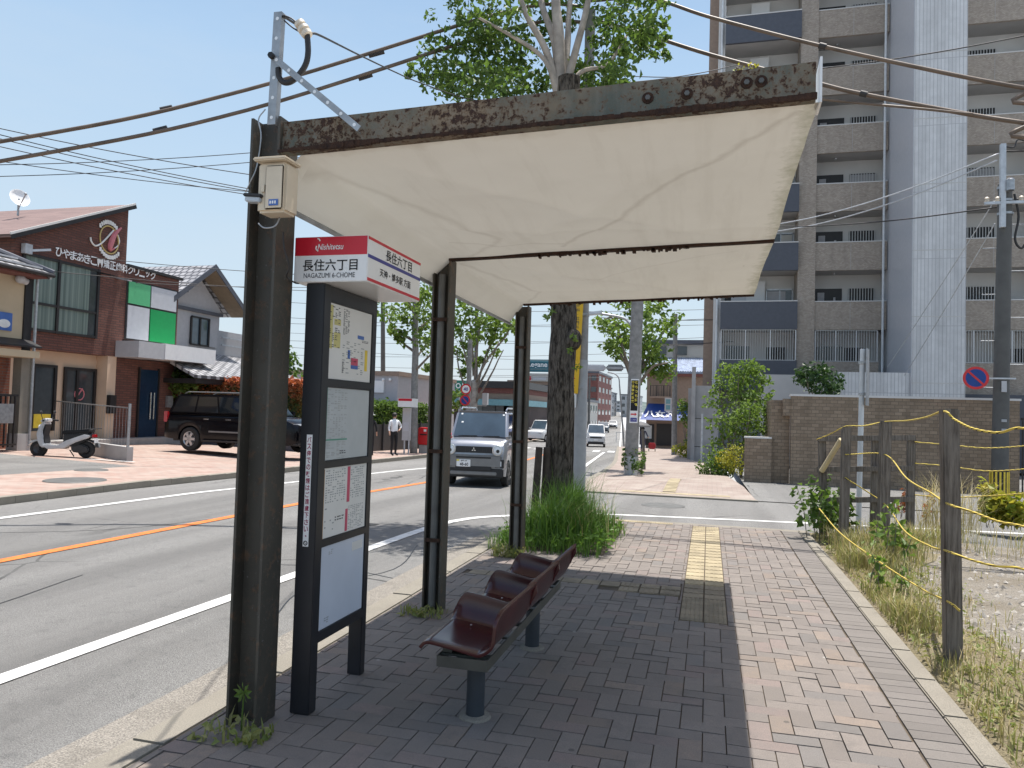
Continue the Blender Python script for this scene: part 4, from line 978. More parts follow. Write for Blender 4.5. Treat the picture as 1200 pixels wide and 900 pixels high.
shrub('shrub', 'yellow green feathery shrub beside the brick boundary wall', 'shrub', b-V((0, .2, 0)), pc([(880, 478, .4), (895, 480, .35), (868, 480, .35), (860, 490, .4), (872, 495, .5), (885, 492, .45), (866, 510, .45), (882, 510, .45), (872, 522, .4), (893, 500, .35), (860, 505, .3)], b.y-.2, .3), 'leaf_light', .11, 330)
shrub('shrub', 'round yellow leaved shrub at the foot of the feathery shrub', 'shrub', b-V((.0, 1.0, 0)), pc([(850, 535, .33), (858, 538, .35), (862, 528, .33), (850, 547, .33), (862, 548, .35), (846, 542, .28)], b.y-1.0, .2), 'leaf_yellow', .07, 1100, False)
b = H(806, 532)
shrub('shrub', 'tall light green climbing shrub against the grey concrete wall', 'shrub', b, pc([(798, 474, .5), (806, 476, .55), (814, 480, .5), (802, 490, .45), (810, 495, .5), (812, 510, .5), (808, 522, .5), (817, 520, .4), (800, 480, .4), (814, 470, .4)], b.y, .4), 'leaf_light', .17, 220)
b2 = H(800, 536)
shrub('flower_shrub', 'low flowering shrubs at the foot of the climbing shrub', 'shrub', b2, pc([(794, 526, .35), (802, 524, .4), (800, 530, .35), (810, 532, .4), (816, 534, .35), (806, 536, .3)], b2.y, .3), 'leaf_yellow', .13, 330, False)
b = H(828, 555); shrub('shrub', 'dark green low shrub along the wall under the garden tree', 'shrub', b, pc([(826, 548, .35), (834, 552, .4), (842, 556, .38), (836, 542, .4), (850, 560, .3)], b.y-.3, .3), 'leaf', .1, 600, False)
c = at(958, 447, 31)
shrub('garden_tree', 'dark green shrub between the grey plinth and the brick wall', 'tree', V((c.x, 31, 1.2)), pc([(945, 440, .5), (955, 436, .55), (966, 438, .5), (975, 446, .5), (950, 450, .5), (962, 452, .55), (972, 456, .45), (940, 444, .35), (978, 455, .35)], 31, .4), 'leaf_dark', .17, 230)
# weeds and dry grass along the fence
mb = MB(); md = MB()
for _ in range(5200):
    y = 3.2+(random.random()**.75)*8.2; x = 1.43+abs(random.gauss(.12, .26))+max(0, y-8.5)*rnd(0, .5)
    if (y < 6.2 and random.random() < .6) or noise.noise(V((x*2.2, y*2.2, 9))) < -.18: continue
    h = rnd(.04, .18)+.36*max(0, noise.noise(V((x*1.3, y*1.3, 4)))+.02)*(.5 if y < 6 else 1)+(.16 if y > 7.8 else 0)
    (md if random.random() < .72 else mb) and blade(md if random.random() < .5 else mb, (x, y, 0), h, rnd(.1, .6), .008, rnd(0, 1))
for _ in range(2300):
    x = 1.6+rnd(0, 1)**.8*10; y = 11.0+random.gauss(0, .45)-max(0, noise.noise(V((x*.7, 2, 0))))*1.6
    if y > 11.5: continue
    blade(md if random.random() < .8 else mb, (x, y, 0), rnd(.08, .45)*(1 if x < 5 else .7), rnd(.2, 1.1), .008, rnd(0, 1))
for _ in range(1500):
    x = 1.7+rnd(0, 8); y = rnd(3.5, 11)
    if noise.noise(V((x*.9, y*.9, 8))) < .12: continue
    blade(md, (x, y, -.02), rnd(.04, .16), rnd(.3, .9), .007, rnd(0, 1))
for _ in range(5200):
    y = 2.6+rnd(0, 1)*8.8; x = 1.43+abs(random.gauss(.0, .42))
    if noise.noise(V((x*3, y*3, 11))) < -.12: continue
    blade(md if random.random() < .62 else mb, (x, y, 0), rnd(.02, .1), rnd(.3, 1.5), rnd(.004, .009), rnd(0, 1))
for _ in range(420):
    y = 2.8+rnd(0, 1)*8.4; x = 1.45+abs(random.gauss(.0, .4))
    for _k in range(5): leaf(mb, (x+rnd(-.05, .05), y+rnd(-.05, .05), rnd(.01, .06)), rnd(.02, .045), 1.2, rnd(0, .6))
tag(md.build('dry_grass', 'grass_dry'), 'dry straw coloured grass along the rope fence', 'grass', kind='stuff')
tag(mb.build('weeds', 'grass_mid'), 'thin green weeds mixed into the dry fence grass', 'weeds', kind='stuff')
def weedplant(label, p, h, n, mt='leaf_light', leafs=26, size=.1, spread=.25, name='weed_plant', grp=None):
    t = thing(name, label, 'weed', p, 0, grp); s_ = MB(); l_ = MB(); p = V(p)
    for _ in range(n):
        q = p+V((rnd(-1, 1), rnd(-1, 1), 0))*spread; hh = h*rnd(.55, 1); tp = q+V((rnd(-.2, .2)*h, rnd(-.2, .2)*h, hh))
        s_.tube([q, (q+tp)/2+V((rnd(-.03, .03), 0, 0)), tp], [.006, .005, .003], 5)
        for i in range(leafs):
            f = rnd(.25, 1); leaf(l_, q+(tp-q)*f+V((rnd(-1, 1), rnd(-1, 1), rnd(-.6, .6)))*size*.8, size, .8)
    s_.build('stem', 'twig', t); l_.build('leaves', mt, t); return t
weedplant('broad leaved green weed spilling over the pavement corner by the rope fence', (1.62, 11.0, 0), .85, 13, 'leaf', 30, .105, .42)
weedplant('tall leafy weed at the foot of the second rope fence post', (1.95, 9.2, 0), .7, 6, 'leaf_light', 20, .09, .25)
weedplant('small leafy weed between the first two rope fence posts', (1.62, 7.6, 0), .42, 4, 'leaf_light', 16, .07, .15)
for i, (px, py) in enumerate(((1160, 618), (1178, 620), (1192, 622))):
    p = H(px, py); t = weedplant(['tall spiky yellow green weed left of its two neighbours behind the ropes', 'spiky yellow green weed between its two neighbours behind the ropes', 'spiky yellow green weed right of its two neighbours behind the ropes'][i], p, [.78, .62, .58][i], 3, 'leaf_yellow', 60, .13, .08, grp='spiky weeds behind the ropes')
mb = MB()
for _ in range(260):
    p = H(rnd(1085, 1140), 625); q = V((p.x+rnd(-.2, .2), p.y+rnd(-.4, .4), 0)); blade(mb, q, rnd(.5, 1.1), rnd(.3, 1), .007, rnd(0, 1))
tag(mb.build('dry_stalks', 'grass_dry'), 'tall arching dry stalks behind the front fence post', 'grass', kind='stuff')
p = H(1080, 612); weedplant('rusty brown dead bush beside the back fence rails', p, .65, 7, 'leaf_red', 30, .06, .35)
def tuft(label, p, n, h, mt='grass_mid'):
    t = thing('weed_tuft', label, 'weed', p, 0, 'weeds at the shelter posts'); mb = MB(); p = V(p)
    for _ in range(n): blade(mb, p+V((rnd(-.17, .17), rnd(-.12, .08), 0)), rnd(.3, 1)*h, rnd(.2, 1), .011, rnd(0, 1))
    for _ in range(n): leaf(mb, p+V((rnd(-.17, .17), rnd(-.14, .06), rnd(.01, .5)*h)), .045, .6)
    mb.build('leaves', mt, t); return t
tuft('weed tuft round the foot of the front shelter post', (-2.17, 3.2, 0), 45, .11, 'grass_mid')
tuft('weed tuft round the foot of the middle shelter post', (-2.12, 5.5, 0), 50, .11, 'grass_mid')
tuft('weed tuft round the foot of the far shelter post', (-2.12, 8.0, 0), 90, .2, 'grass_mid')
mb = MB(); q = V((-2.17, 3.235, .19))
for i in range(9):
    a = R(-60+i*38); d = V((math.cos(a)*.055, -.012, math.sin(a)*.055)); mb._a([q, q+d*.5+V((0, -.012, .012)), q+d, q+d*.5+V((.008, -.01, -.012))], [(0, 1, 2, 3)], 0, (.4, .4, .4))
mb.tube([(-2.18, 3.24, 0), q], .004, 5)
tag(mb.build('weed_sprig', 'leaf_light'), 'small star shaped leafy sprig growing up the front shelter post', 'weed')
b = H(741, 556); weedplant('scrubby weeds at the foot of the concrete pole', b-V((-.05, .35, 0)), .8, 9, 'leaf', 24, .1, .3)
b = H(690, 606); 
# plants on top of the shelter beam
for i, px in enumerate((868, 880)):
    p = at(px, 84, 3.35); weedplant(['tiny yellow green weed sprouting on the shelter beam', 'second tiny weed sprouting on the shelter beam nearer its outer end'][i], V((p.x, 3.35, zb(p.x)+.165)), .05, 3, 'leaf_yellow', 5, .018, .02, grp='weeds on the beam')
# ------------------------------------------------------------------ rope fence
def fpost(label, x, y, h, w=.115, d=.1, lean=(0, 0), grp='rope fence posts by the pavement'):
    mb = MB(); mb.bar((x, y, -.1), (x+lean[0], y+lean[1], h), w, d, up=(0, 1, 0)); o = mb.build('fence_post', 'wood_post', None, bevel=.008)
    return tag(o, label, 'post', grp)
P1 = H(1117, 775); P1 = V((1.66, 5.72, 0))
T = {}
def postpx(key, label, pxb, pyb, pxt, pyt, w=.11, grp='rope fence posts by the pavement', Y=None):
    b = H(pxb, pyb) if Y is None else V((at(pxb, pyb, Y).x, Y, 0)); t = at(pxt, pyt, b.y)
    T[key] = (V((b.x, b.y, 0)), t); return fpost(label, b.x, b.y, t.z, w, w*.9, (t.x-b.x, 0), grp)
postpx('p1', 'tallest and nearest grey wooden post of the rope fence', 1117, 775, 1112, 479, .105)
postpx('p2', 'weathered wooden rope fence post second nearest to the camera', 1034, 642, 1038, 493, .13)
postpx('p3', 'weathered wooden rope fence post by the leafy weeds at the pavement corner', 988, 640, 992, 500, .11)
for k, (xb, xt, lab) in enumerate(((966, 963, 'left wooden post of the railed back fence'), (1024, 1026, 'middle wooden post of the railed back fence'), (1066, 1068, 'right wooden post of the railed back fence'))):
    postpx('b%d' % k, lab, xb, 617, xt, 513, .1, 'posts of the railed back fence', 11.25)
for k, (yy, xa_, xb_) in enumerate(((514, 957, 1073), (550, 957, 1070), (586, 966, 1070))):
    a, b = at(xa_, yy, 11.18), at(xb_, yy-1, 11.18); mb = MB(); mb.bar((a.x, 11.17, a.z), (b.x, 11.17, b.z), .03, .075)
    tag(mb.build('fence_rail', 'wood_post', None, bevel=.005), ['top', 'middle', 'bottom'][k]+' dark wooden rail of the back fence', 'rail', 'rails of the back fence')
a, b = at(963, 552, 10.9), at(986, 515, 10.6); mb = MB(); mb.tube([a, b], .035, 10); tag(mb.build('bamboo_pole', 'bamboo', None, smooth=True), 'pale cut pole leaning against the fence posts', 'pole')
EP = V((at(1262, 500, 4.6).x, 4.6, 0)); fpost('wooden rope fence post standing just past the right edge of the view', EP.x, 4.6, 1.62)
def rope(label, pts):
    mb = MB(); mb.tube(catmull(pts, 8), .0075, 7); o = mb.build('rope', 'rope', None, smooth='all'); return tag(o, label, 'rope', 'yellow and black ropes of the fence')
tp = lambda k, d=0: V((T[k][0].x+(T[k][1].x-T[k][0].x), T[k][0].y-.055, T[k][1].z-d))
def onpost(k, py):     # a point on the front face of the post at the given height in the view
    b = T[k][0]; p = at(1000, py, b.y-.06); return V((b.x, b.y-.065, p.z))
f = lambda px, py, Y: at(px, py, Y)
rope('yellow rope looping along the tops of the rope fence posts', [f(957, 515, 10.9), f(972, 509, 10.7), onpost('p3', 500), f(1012, 499, 10.1), onpost('p2', 493)+V((0, .01, 0)), f(1062, 493, 8.2), f(1085, 489, 6.9), f(1106, 482, 5.66), f(1118, 491, 5.5), f(1140, 502, 5.3), f(1170, 507, 5.1), f(1200, 502, 4.9), EP+V((0, -.06, 1.5))])
rope('yellow rope sagging from the second post past the middle of the nearest post', [onpost('p3', 533), onpost('p2', 531), f(1062, 560, 8.2), f(1090, 577, 6.8), f(1110, 590, 5.62), f(1140, 600, 5.4), f(1170, 611, 5.2), f(1200, 617, 5.0), EP+V((0, -.06, 1.0))])
rope('yellow rope low across the bottom of the nearest post', [onpost('p3', 560), onpost('p2', 588), f(1060, 622, 8.2), f(1090, 640, 6.8), f(1108, 645, 5.62), f(1135, 655, 5.4), f(1165, 663, 5.2), f(1200, 667, 5.0), EP+V((0, -.06, .75))])
rope('yellow rope trailing down over the verge to the ground', [f(960, 596, 10.2), f(985, 625, 9.0), f(1030, 658, 8.0), f(1080, 690, 7.0), f(1111, 705, 5.62), f(1125, 716, 5.5)])
for k, (y0_, y1_, lab) in enumerate(((518, 523, 'thin rope at top height behind the nearest post'), (543, 550, 'thin rope at middle height behind the nearest post'), (580, 579, 'thin rope at knee height behind the nearest post'))):
    rope(lab, [f(1072, y0_, 11.2), f(1110, y0_+3, 11.0), f(1160, y1_+2, 10.8), f(1230, y1_-3, 10.5), f(1300, y1_-8, 10.2)])
# sign post seen from its edge
p = V((2.72, 12.0, 0)); b = at(1006, 600, 12.0); t = at(1011, 409, 12.0)
sp = thing('sign_post', 'white steel sign post with a panel seen nearly edge on behind the rope fence', 'sign post', (b.x, 12.0, 0))
mb = MB(); mb.cyl((b.x, 12.0, -.1), (t.x, 12.0, t.z), .038, n=14); mb.build('post', 'pole_white', sp, smooth=True)
mb = MB(); c = at(1015, 442, 12.0); hh = abs(at(1015, 410, 12).z-at(1015, 476, 12).z)/2; mb.obox((c.x+.03, 12.06, c.z), (.25, 1, 0), (1, -.25, 0), (0, 0, 1), .2, .012, hh); mb.build('panel', 'galv', sp)
for yy in (425, 462):
    mb = MB(); c = at(1011, yy, 12.0); mb.box(c.x-.05, c.x+.06, 11.95, 12.06, c.z-.02, c.z+.02); mb.build('bracket', 'galv', sp)
# ------------------------------------------------------------------ apartment block
ap = thing('apartment_building', 'tall brown tiled apartment block with stacked balconies and a pale grey tower', 'building', (6, 39, 0))
FY = 39.0; FH = 2.925; NF = 7; TOPZ = 26.5
mb = MB(); mb.box(.5, 27, 40.45, 53, -1, TOPZ); mb.build('wall', 'apt_light', ap)
mb = MB(); mb.box(.2, 27.3, 38.8, 53.2, TOPZ, TOPZ+.5); mb.build('roof', 'apt_grey', ap)
mb = MB()
for x0, x1 in ((4.12, 4.93), (15.2, 16.0), (20.4, 21.2)):
    mb.box(x0, x1, 38.92, 40.44, 0, TOPZ-.01)
    mb_ = MB(); mb_.box(x0, x1, 38.92, 40.44, 0, TOPZ-.01); mb_.build('pillar', 'apt_tile', ap)
mb = MB(); mb.box(-.35, .12, 40.0, 41.2, -1, TOPZ-.6); mb.build('pillar', 'brown_wall', ap)
mb = MB(); mb.box(.12, .46, 39.2, 40.6, -1, TOPZ-.01); mb.build('side_wall', 'apt_light', ap)
mb = MB(); mb.cyl((.3, 39.1, 0), (.3, 39.1, TOPZ), .06, n=10); mb.build('downpipe', 'pole_white', ap)
mb = MB(); mb.cyl((7.98, 38.86, 3.6), (7.98, 38.86, TOPZ), .055, n=10); mb.build('downpipe', 'pole_white', ap)
def rails(mb, x0, x1, y, z0, z1, st=.115):
    n = int((x1-x0)/st)
    for i in range(n+1):
        x = x0+(x1-x0)*i/n; mb.box(x-.012, x+.012, y-.012, y+.012, z0, z1)
    for k in range(4): x = x0+(x1-x0)*k/3; mb.box(x-.03, x+.03, y-.03, y+.03, z0-.01, z1+.01)
    mb.box(x0, x1, y-.025, y+.025, z0-.03, z0); mb.box(x0, x1, y-.025, y+.025, z1, z1+.03)
def bay(x0, x1, kind, k):
    z0 = 6.05+FH*k; z1 = 7.42+FH*k; fl = z0+.2; y0 = FY-.3 if kind == 'dark' else FY
    tile = 'apt_dark' if kind == 'dark' else 'apt_tile'
    mb = MB()
    mb.box(x0, x1, y0, y0+.15, z0, z1, 0)
    mb.box(x0+.002, x1-.002, y0+.151, 40.448, z0+.02, fl, 1)
    mb.box(x0-.0, x1+.0, y0-.02, y0+.17, z1+.001, z1+.05, 2)
    if kind == 'brick':
        mb.box((x0+x1)/2-.008, (x0+x1)/2+.008, y0-.004, y0-.001, z0, z1, 1)
    p = mb.build('balcony', [tile, 'apt_soffit', 'apt_light'], ap)
    w = MB()
    if kind == 'dark':
        w.box(2.75, 4.05, 40.40, 40.446, fl+.0, fl+2.05); o = w.build('window', 'glass_window', p)
        g = MB()
        for x in (2.75, 3.4, 4.0): g.box(x, x+.05, 40.37, 40.399, fl, fl+2.05)
        g.box(2.75, 4.05, 40.37, 40.399, fl+2.0, fl+2.08); g.build('window_frame', 'galv_light', o)
        g = MB(); g.box(3.42 if k % 3 else 2.82, 3.98 if k % 2 else 3.7, 40.385, 40.398, fl+.1, fl+1.95); g.build('curtain', ['house_wall', 'far_cream', 'panel_grey'][k % 3], o)
        if k % 3 != 1:
            g = MB(); g.box(1.0, 1.75, 39.95, 40.25, fl+1.3, fl+1.9); g.build('air_conditioner', 'panel_whitegrey', p)
        w = MB(); w.box(1.75, 2.65, 39.9, 40.44, fl, fl+2.4); w.build('partition', 'apt_light', p)
        w = MB(); w.box(.7, 1.5, 40.36, 40.446, fl+.9, fl+2.05); w.build('window', 'frame_dark', p)
    else:
        w.box(x0+.15, x0+1.45, 40.38, 40.447, fl, fl+2.05); o = w.build('door', 'frame_dark', p)
        g = MB(); g.box(x0+.3, x0+.62, 40.365, 40.379, fl+.7, fl+1.85); g.box(x0+1.05, x0+1.15, 40.365, 40.379, fl+1.3, fl+1.6); g.build('door_panel', 'house_wall', o)
        w = MB(); w.box(x0+1.75, x0+2.95, 40.39, 40.447, fl+.95, fl+2.05); o = w.build('window', 'frame_dark', p)
        g = MB(); n = 9
        for i in range(n+1): x = x0+1.77+i*1.16/n; g.box(x-.02, x+.02, 40.33, 40.36, fl+.93, fl+2.06)
        g.build('window_bars', 'rail', o)
        if (k+int(x0)) % 3 == 0: g = MB(); g.box(x0+1.8, x0+2.9, 40.375, 40.389, fl+1.0, fl+2.0); g.build('blind', ['house_wall', 'panel_grey'][k % 2], o)
        w = MB(); w.lathe([(.1, 0), (.08, -.07), (0, -.08)], (x0+1.0, 39.9, z0+FH+.018), n=10); w.build('ceiling_lamp', 'galv', p)
for k in range(NF):
    bay(.46, 4.115, 'dark', k); bay(4.94, 8.17, 'brick', k); bay(10.26, 15.18, 'brick', k); bay(16.02, 20.38, 'brick', k)
# ground storey with barred openings
for x0, x1, tile, y0 in ((.46, 4.115, 'apt_dark', FY-.3), (4.94, 7.85, 'apt_tile', FY), (10.26, 15.18, 'apt_tile', FY), (16.02, 20.38, 'apt_tile', FY)):
    mb = MB(); mb.box(x0, x1, y0, y0+.15, 3.0, 4.48, 0); p = mb.build('parapet', tile, ap)
    mb = MB(); rails(mb, x0+.06, x1-.06, y0+.07, 4.53, 6.0); mb.build('railing', 'rail', p)
    mb = MB(); mb.box(x0+.002, x1-.002, y0+.16, 40.44, 3.0, 3.3); mb.build('floor_slab', 'apt_soffit', ap)
    mb = MB(); mb.box(x0+.3, x0+1.5, 40.38, 40.446, 3.31, 5.35); mb.build('window', 'glass_window', ap)
    if x1-x0 > 2.7: mb = MB(); mb.box(x1-1.3, x1-.35, 40.38, 40.446, 4.0, 5.3); mb.build('window', 'frame_dark', ap)
mb = MB(); mb.box(8.22, 10.24, 34.5, 40.44, -.5, TOPZ+1.0); mb.build('tower', 'tower_tile', ap)
mb = MB()
for z in (3.28, 6.08, 8.9, 11.72, 14.54, 17.36, 20.2, 23.0): mb.box(8.21, 10.25, 34.49, 40.43, z, z+.035)
mb.build('tower_joint', 'apt_grey', ap)
mb = MB(); mb.box(8.2, 8.218, 34.52, 40.4, 0, TOPZ+1.0); mb.build('tower_side', 'panel_grey', ap)
mb = MB(); mb.box(5.4, 8.215, 34.6, 35.4, -.5, 3.72); mb.build('plinth', 'tower_tile', ap)
mb = MB(); mb.box(2.3, 5.39, 35.6, 36.0, -.5, 3.62); mb.build('plinth', 'apt_soffit', ap)
mb = MB(); mb.box(10.3, 12.2, 35.2, 38.9, 2.1, 2.75); mb.box(10.3, 24, 38.2, 38.9, -.5, 3.0); mb.build('entrance_wall', 'apt_dark', ap)
# brick boundary wall
wb = thing('boundary_wall', 'brown tiled boundary wall with pale coping across the side street', 'wall', (4, 23.2, -.2))
WY = 23.2; xl, xm, xr_ = at(927, 500, WY).x, at(905, 500, WY).x, at(1195, 500, WY).x; zt = at(1060, 467, WY).z
mb = MB(); mb.box(xl, xr_, WY, WY+.25, -.6, zt); mb.build('wall', 'wall_tile', wb)
mb = MB(); mb.box(xl-.03, xr_+.03, WY-.03, WY+.28, zt, zt+.06); mb.build('coping', 'apt_light', wb)
x0 = at(873, 530, WY).x; zl = at(890, 514, WY).z
mb = MB(); mb.box(x0, xm-.002, WY+.1, WY+.35, -.6, zl); mb.build('low_wall', 'wall_tile', wb)
mb = MB(); mb.box(xm, xl-.002, WY+.3, WY+3.2, -.6, zt-.12); mb.build('return_wall', 'wall_tile', wb)
mb = MB(); mb.box(at(918, 480, WY).x, xl-.001, WY+.02, WY+.29, at(918, 487, WY).z, zt-.08); mb.build('corner_block', 'wall_tile', wb)
mb = MB(); mb.box(x0-.02, xm-.002, WY+.08, WY+.37, zl, zl+.05); mb.build('coping', 'apt_light', wb)
ga = thing('sliding_gate', 'dark barred gate at the right end of the brown boundary wall', 'gate', (xr_+1.2, WY+.2, -.2))
mb = MB(); x = xr_+.1
while x < xr_+4: mb.box(x, x+.03, WY+.1, WY+.14, -.2, 1.75); x += .11
mb.build('bars', 'frame_dark', ga); mb = MB(); mb.box(xr_+.08, xr_+4, WY+.08, WY+.16, 1.76, 1.83); mb.box(xr_+.08, xr_+4, WY+.08, WY+.16, -.25, -.2); mb.build('gate_frame', 'frame_dark', ga)
# grey concrete wall and posts beyond the shrubs
cw = thing('concrete_wall', 'grey jointed concrete wall with slim posts at the end of the shrubs', 'wall', (0, 35, -.4))
a, b = at(812, 500, 36.5), at(842, 500, 36.5); zz = at(825, 452, 36.5).z
mb = MB(); mb.box(a.x, b.x, 36.5, 38.9, -1, zz); mb.build('wall', 'block_wall', cw)
mb = MB()
for py in (491, 524): z = at(826, py, 36.5).z; mb.box(a.x-.005, b.x+.005, 36.49, 38.91, z, z+.03)
mb.build('joint', 'iron', cw)
for px, py in ((812, 430), (808, 455)): p = at(px, 500, 38 if px == 808 else 36.4); mb = MB(); mb.box(p.x-.09, p.x+.09, p.y-.09, p.y+.09, -1, at(px, py, p.y).z); mb.build('post', 'block_wall', cw)
p = H(822, 541); mb = MB(); mb.cyl((p.x, p.y, p.z-.1), (p.x, p.y, p.z+2.2), .05, n=12); tag(mb.build('guard_post', 'galv_light', None, smooth=True), 'slim grey post standing in front of the concrete wall by the shrubs', 'post')
# ------------------------------------------------------------------ dental clinic
CX = -20.5
cl = thing('clinic_building', 'dark brick dental clinic with slanting roof and big curtained window', 'building', (CX, 21, .2))
L_ = lambda px, py, X=CX: atX(px, py, X)
yA, yB, yC = 17.75, 22.2, 25.0; zA, zB, zC = 6.50, 8.55, 6.42; zf = 3.13
mb = MB(); mb.prism([(CX, yA, zf), (CX, yB, zf), (CX, yB, zB), (CX, yA, zA)], 0, (-11, 0, 0)); mb.build('upper_wall', 'clinic_brick', cl)
mb = MB(); mb.box(CX-11, CX, yB+.002, yC, 3.78, zC); mb.build('side_wing', 'clinic_brick', cl)
mb = MB(); d = V((0, yB-yA, zB-zA)).normalized(); n = V((0, -d.z, d.y)); e = V((.22, 0, 0))
a_, b_ = V((CX, yA, zA))-d*.35+n*.01+e, V((CX, yB, zB))+d*.12+n*.01+e
mb.prism([a_, b_, b_+n*.10, a_+n*.10], 0, (-11.5, 0, 0)); rf = mb.build('roof', 'clinic_roof', cl)
mb = MB(); mb.prism([a_+V((.004, 0, 0))-n*.05, b_+V((.004, 0, 0))-n*.05, b_+n*.08+V((.004, 0, 0)), a_+n*.08+V((.004, 0, 0))], 0, (.03, 0, 0)); mb.build('fascia', 'frame_dark', rf)
mb = MB(); mb.prism([a_+V((.045, 0, 0))+n*.081, b_+n*.081+V((.045, 0, 0)), b_+n*.15+V((.045, 0, 0)), a_+n*.15+V((.045, 0, 0))], 0, (-.04, 0, 0)); mb.build('verge_trim', 'apt_light', rf)
mb = MB(); mb.box(CX-11, CX+.1, yB+.004, yC+.12, zC+.002, zC+.1); mb.build('wing_roof', 'frame_dark', cl)
# big window
wy0, wy1, wz0, wz1 = 18.05, 20.95, 3.72, 6.02
mb = MB(); mb.box(CX+.0, CX+.02, wy0, wy1, wz0, wz1); wd = mb.build('window', 'curtain_glass', cl)
mb = MB()
for y in (wy0, 19.35, wy1-.0): mb.box(CX+.021, CX+.08, y-.045, y+.045, wz0-.05, wz1+.05)
for z in (wz0, 4.55, wz1): mb.box(CX+.021, CX+.07, wy0+.046, wy1-.046, z-.04, z+.04)
mb.build('window_frame', 'frame_dark', wd)
mb = MB(); mb.box(CX+.0205, CX+.03, 20.62, 20.9, wz0+.05, wz1-.05); mb.build('window_edge', 'glass_window', wd)
# letters and emblem
s_ = 'ひやまあきこ矯正歯科クリニック'; P0, P1_ = L_(68, 296, CX), L_(178, 324, CX)
n = 16; ys_ = [P0.y+(P1_.y-P0.y)*i/(n-1) for i in range(n)]; zl_ = (P0.z+P1_.z)/2+.02
for i, ch in enumerate('ひやまあきこ'): text(ch, (CX+.03, ys_[i], zl_), (0, 1, 0), (0, 0, 1), .28, .3, 'sign_white', cl, 'letter', .02, .02)
mb = MB(); y = ys_[6]; mb.prism([(CX+.03, y-.13, zl_+.14), (CX+.03, y-.12, zl_-.02), (CX+.03, y-.08, zl_-.17), (CX+.03, y-.03, zl_-.02), (CX+.03, y+.03, zl_-.02), (CX+.03, y+.08, zl_-.17), (CX+.03, y+.12, zl_-.02), (CX+.03, y+.13, zl_+.14), (CX+.03, y, zl_+.1)], 0, (.02, 0, 0)); mb.build('tooth_mark', 'letter_white', cl)
for i, ch in enumerate('矯正歯科クリニック'): text(ch, (CX+.03, ys_[7+i], zl_), (0, 1, 0), (0, 0, 1), .27 if ch != 'ッ' else .2, .3 if ch != 'ッ' else .22, 'sign_white', cl, 'letter', .02, .02)
em = lambda px, py: atX(px, py, CX+.035)
mb = MB(); ring = [em(128+15*math.cos(a)*.72, 281-16*math.sin(a)+3.2*math.cos(a)) for a in [2*math.pi*i/28 for i in range(29)]]
mb.tube(ring, .025, 6); eb = mb.build('emblem', 'logo_gold', cl)
mb = MB(); mb.tube(catmull([em(142, 267), em(134, 275), em(129, 288), em(130, 293), em(134, 291)], 6), [.03+.07*math.sin(math.pi*min(1, i/20)) for i in range(25)], 8); mb.build('emblem_stroke', 'logo_pink', eb)
mb = MB(); mb.tube(catmull([em(133, 270), em(120, 284), em(112, 288), em(107, 283), em(106, 278)], 6), .03, 6); mb.tube(catmull([em(130, 293), em(137, 289), em(140, 283), em(138, 275)], 6), .02, 6); mb.build('emblem_swash', 'letter_white', eb)
mb = MB()
for k in list(range(5, 14))+list(range(21, 31)):
    a = 2*math.pi*k/34; p = em(128+19.5*math.cos(a)*.72, 281-20.5*math.sin(a)+4*math.cos(a)); mb.box(CX+.03, CX+.05, p.y-.045, p.y+.045, p.z-.07, p.z+.07)
mb.build('emblem_marks', 'letter_white', eb)
# chequered panels
gy0, gm, gy1, gz0, gm2, gz1 = 22.32, 23.45, 24.88, 3.84, 5.05, 5.92
gm1 = 5.08
for (y0, y1, z0, z1, m_) in ((gy0, gm, 5.12, gz1, 'panel_lightgreen'), (gm, gy1, 5.12, gz1, 'panel_grey'), (gy0, gm, gz0, 5.05, 'panel_grey'), (gm, gy1, gz0, 5.05, 'panel_green')):
    mb = MB(); mb.box(CX+.02, CX+.05, y0+.03, y1-.03, z0, z1); mb.build('wall_panel', m_, cl)
mb = MB(); mb.box(CX+.001, CX+.019, gy0-.05, gy1+.05, gz0-.05, gz1+.05); mb.build('panel_backing', 'frame_dark', cl)
# canopy over the door
mb = MB(); mb.box(CX-.5, CX+1.0, 21.9, 23.2, 3.12, 3.70); mb.build('canopy', 'panel_whitegrey', cl)
mb = MB(); mb.box(CX-.5, CX+1.02, 23.202, 26.1, 3.14, 3.72); mb.build('canopy', 'sign_white', cl)
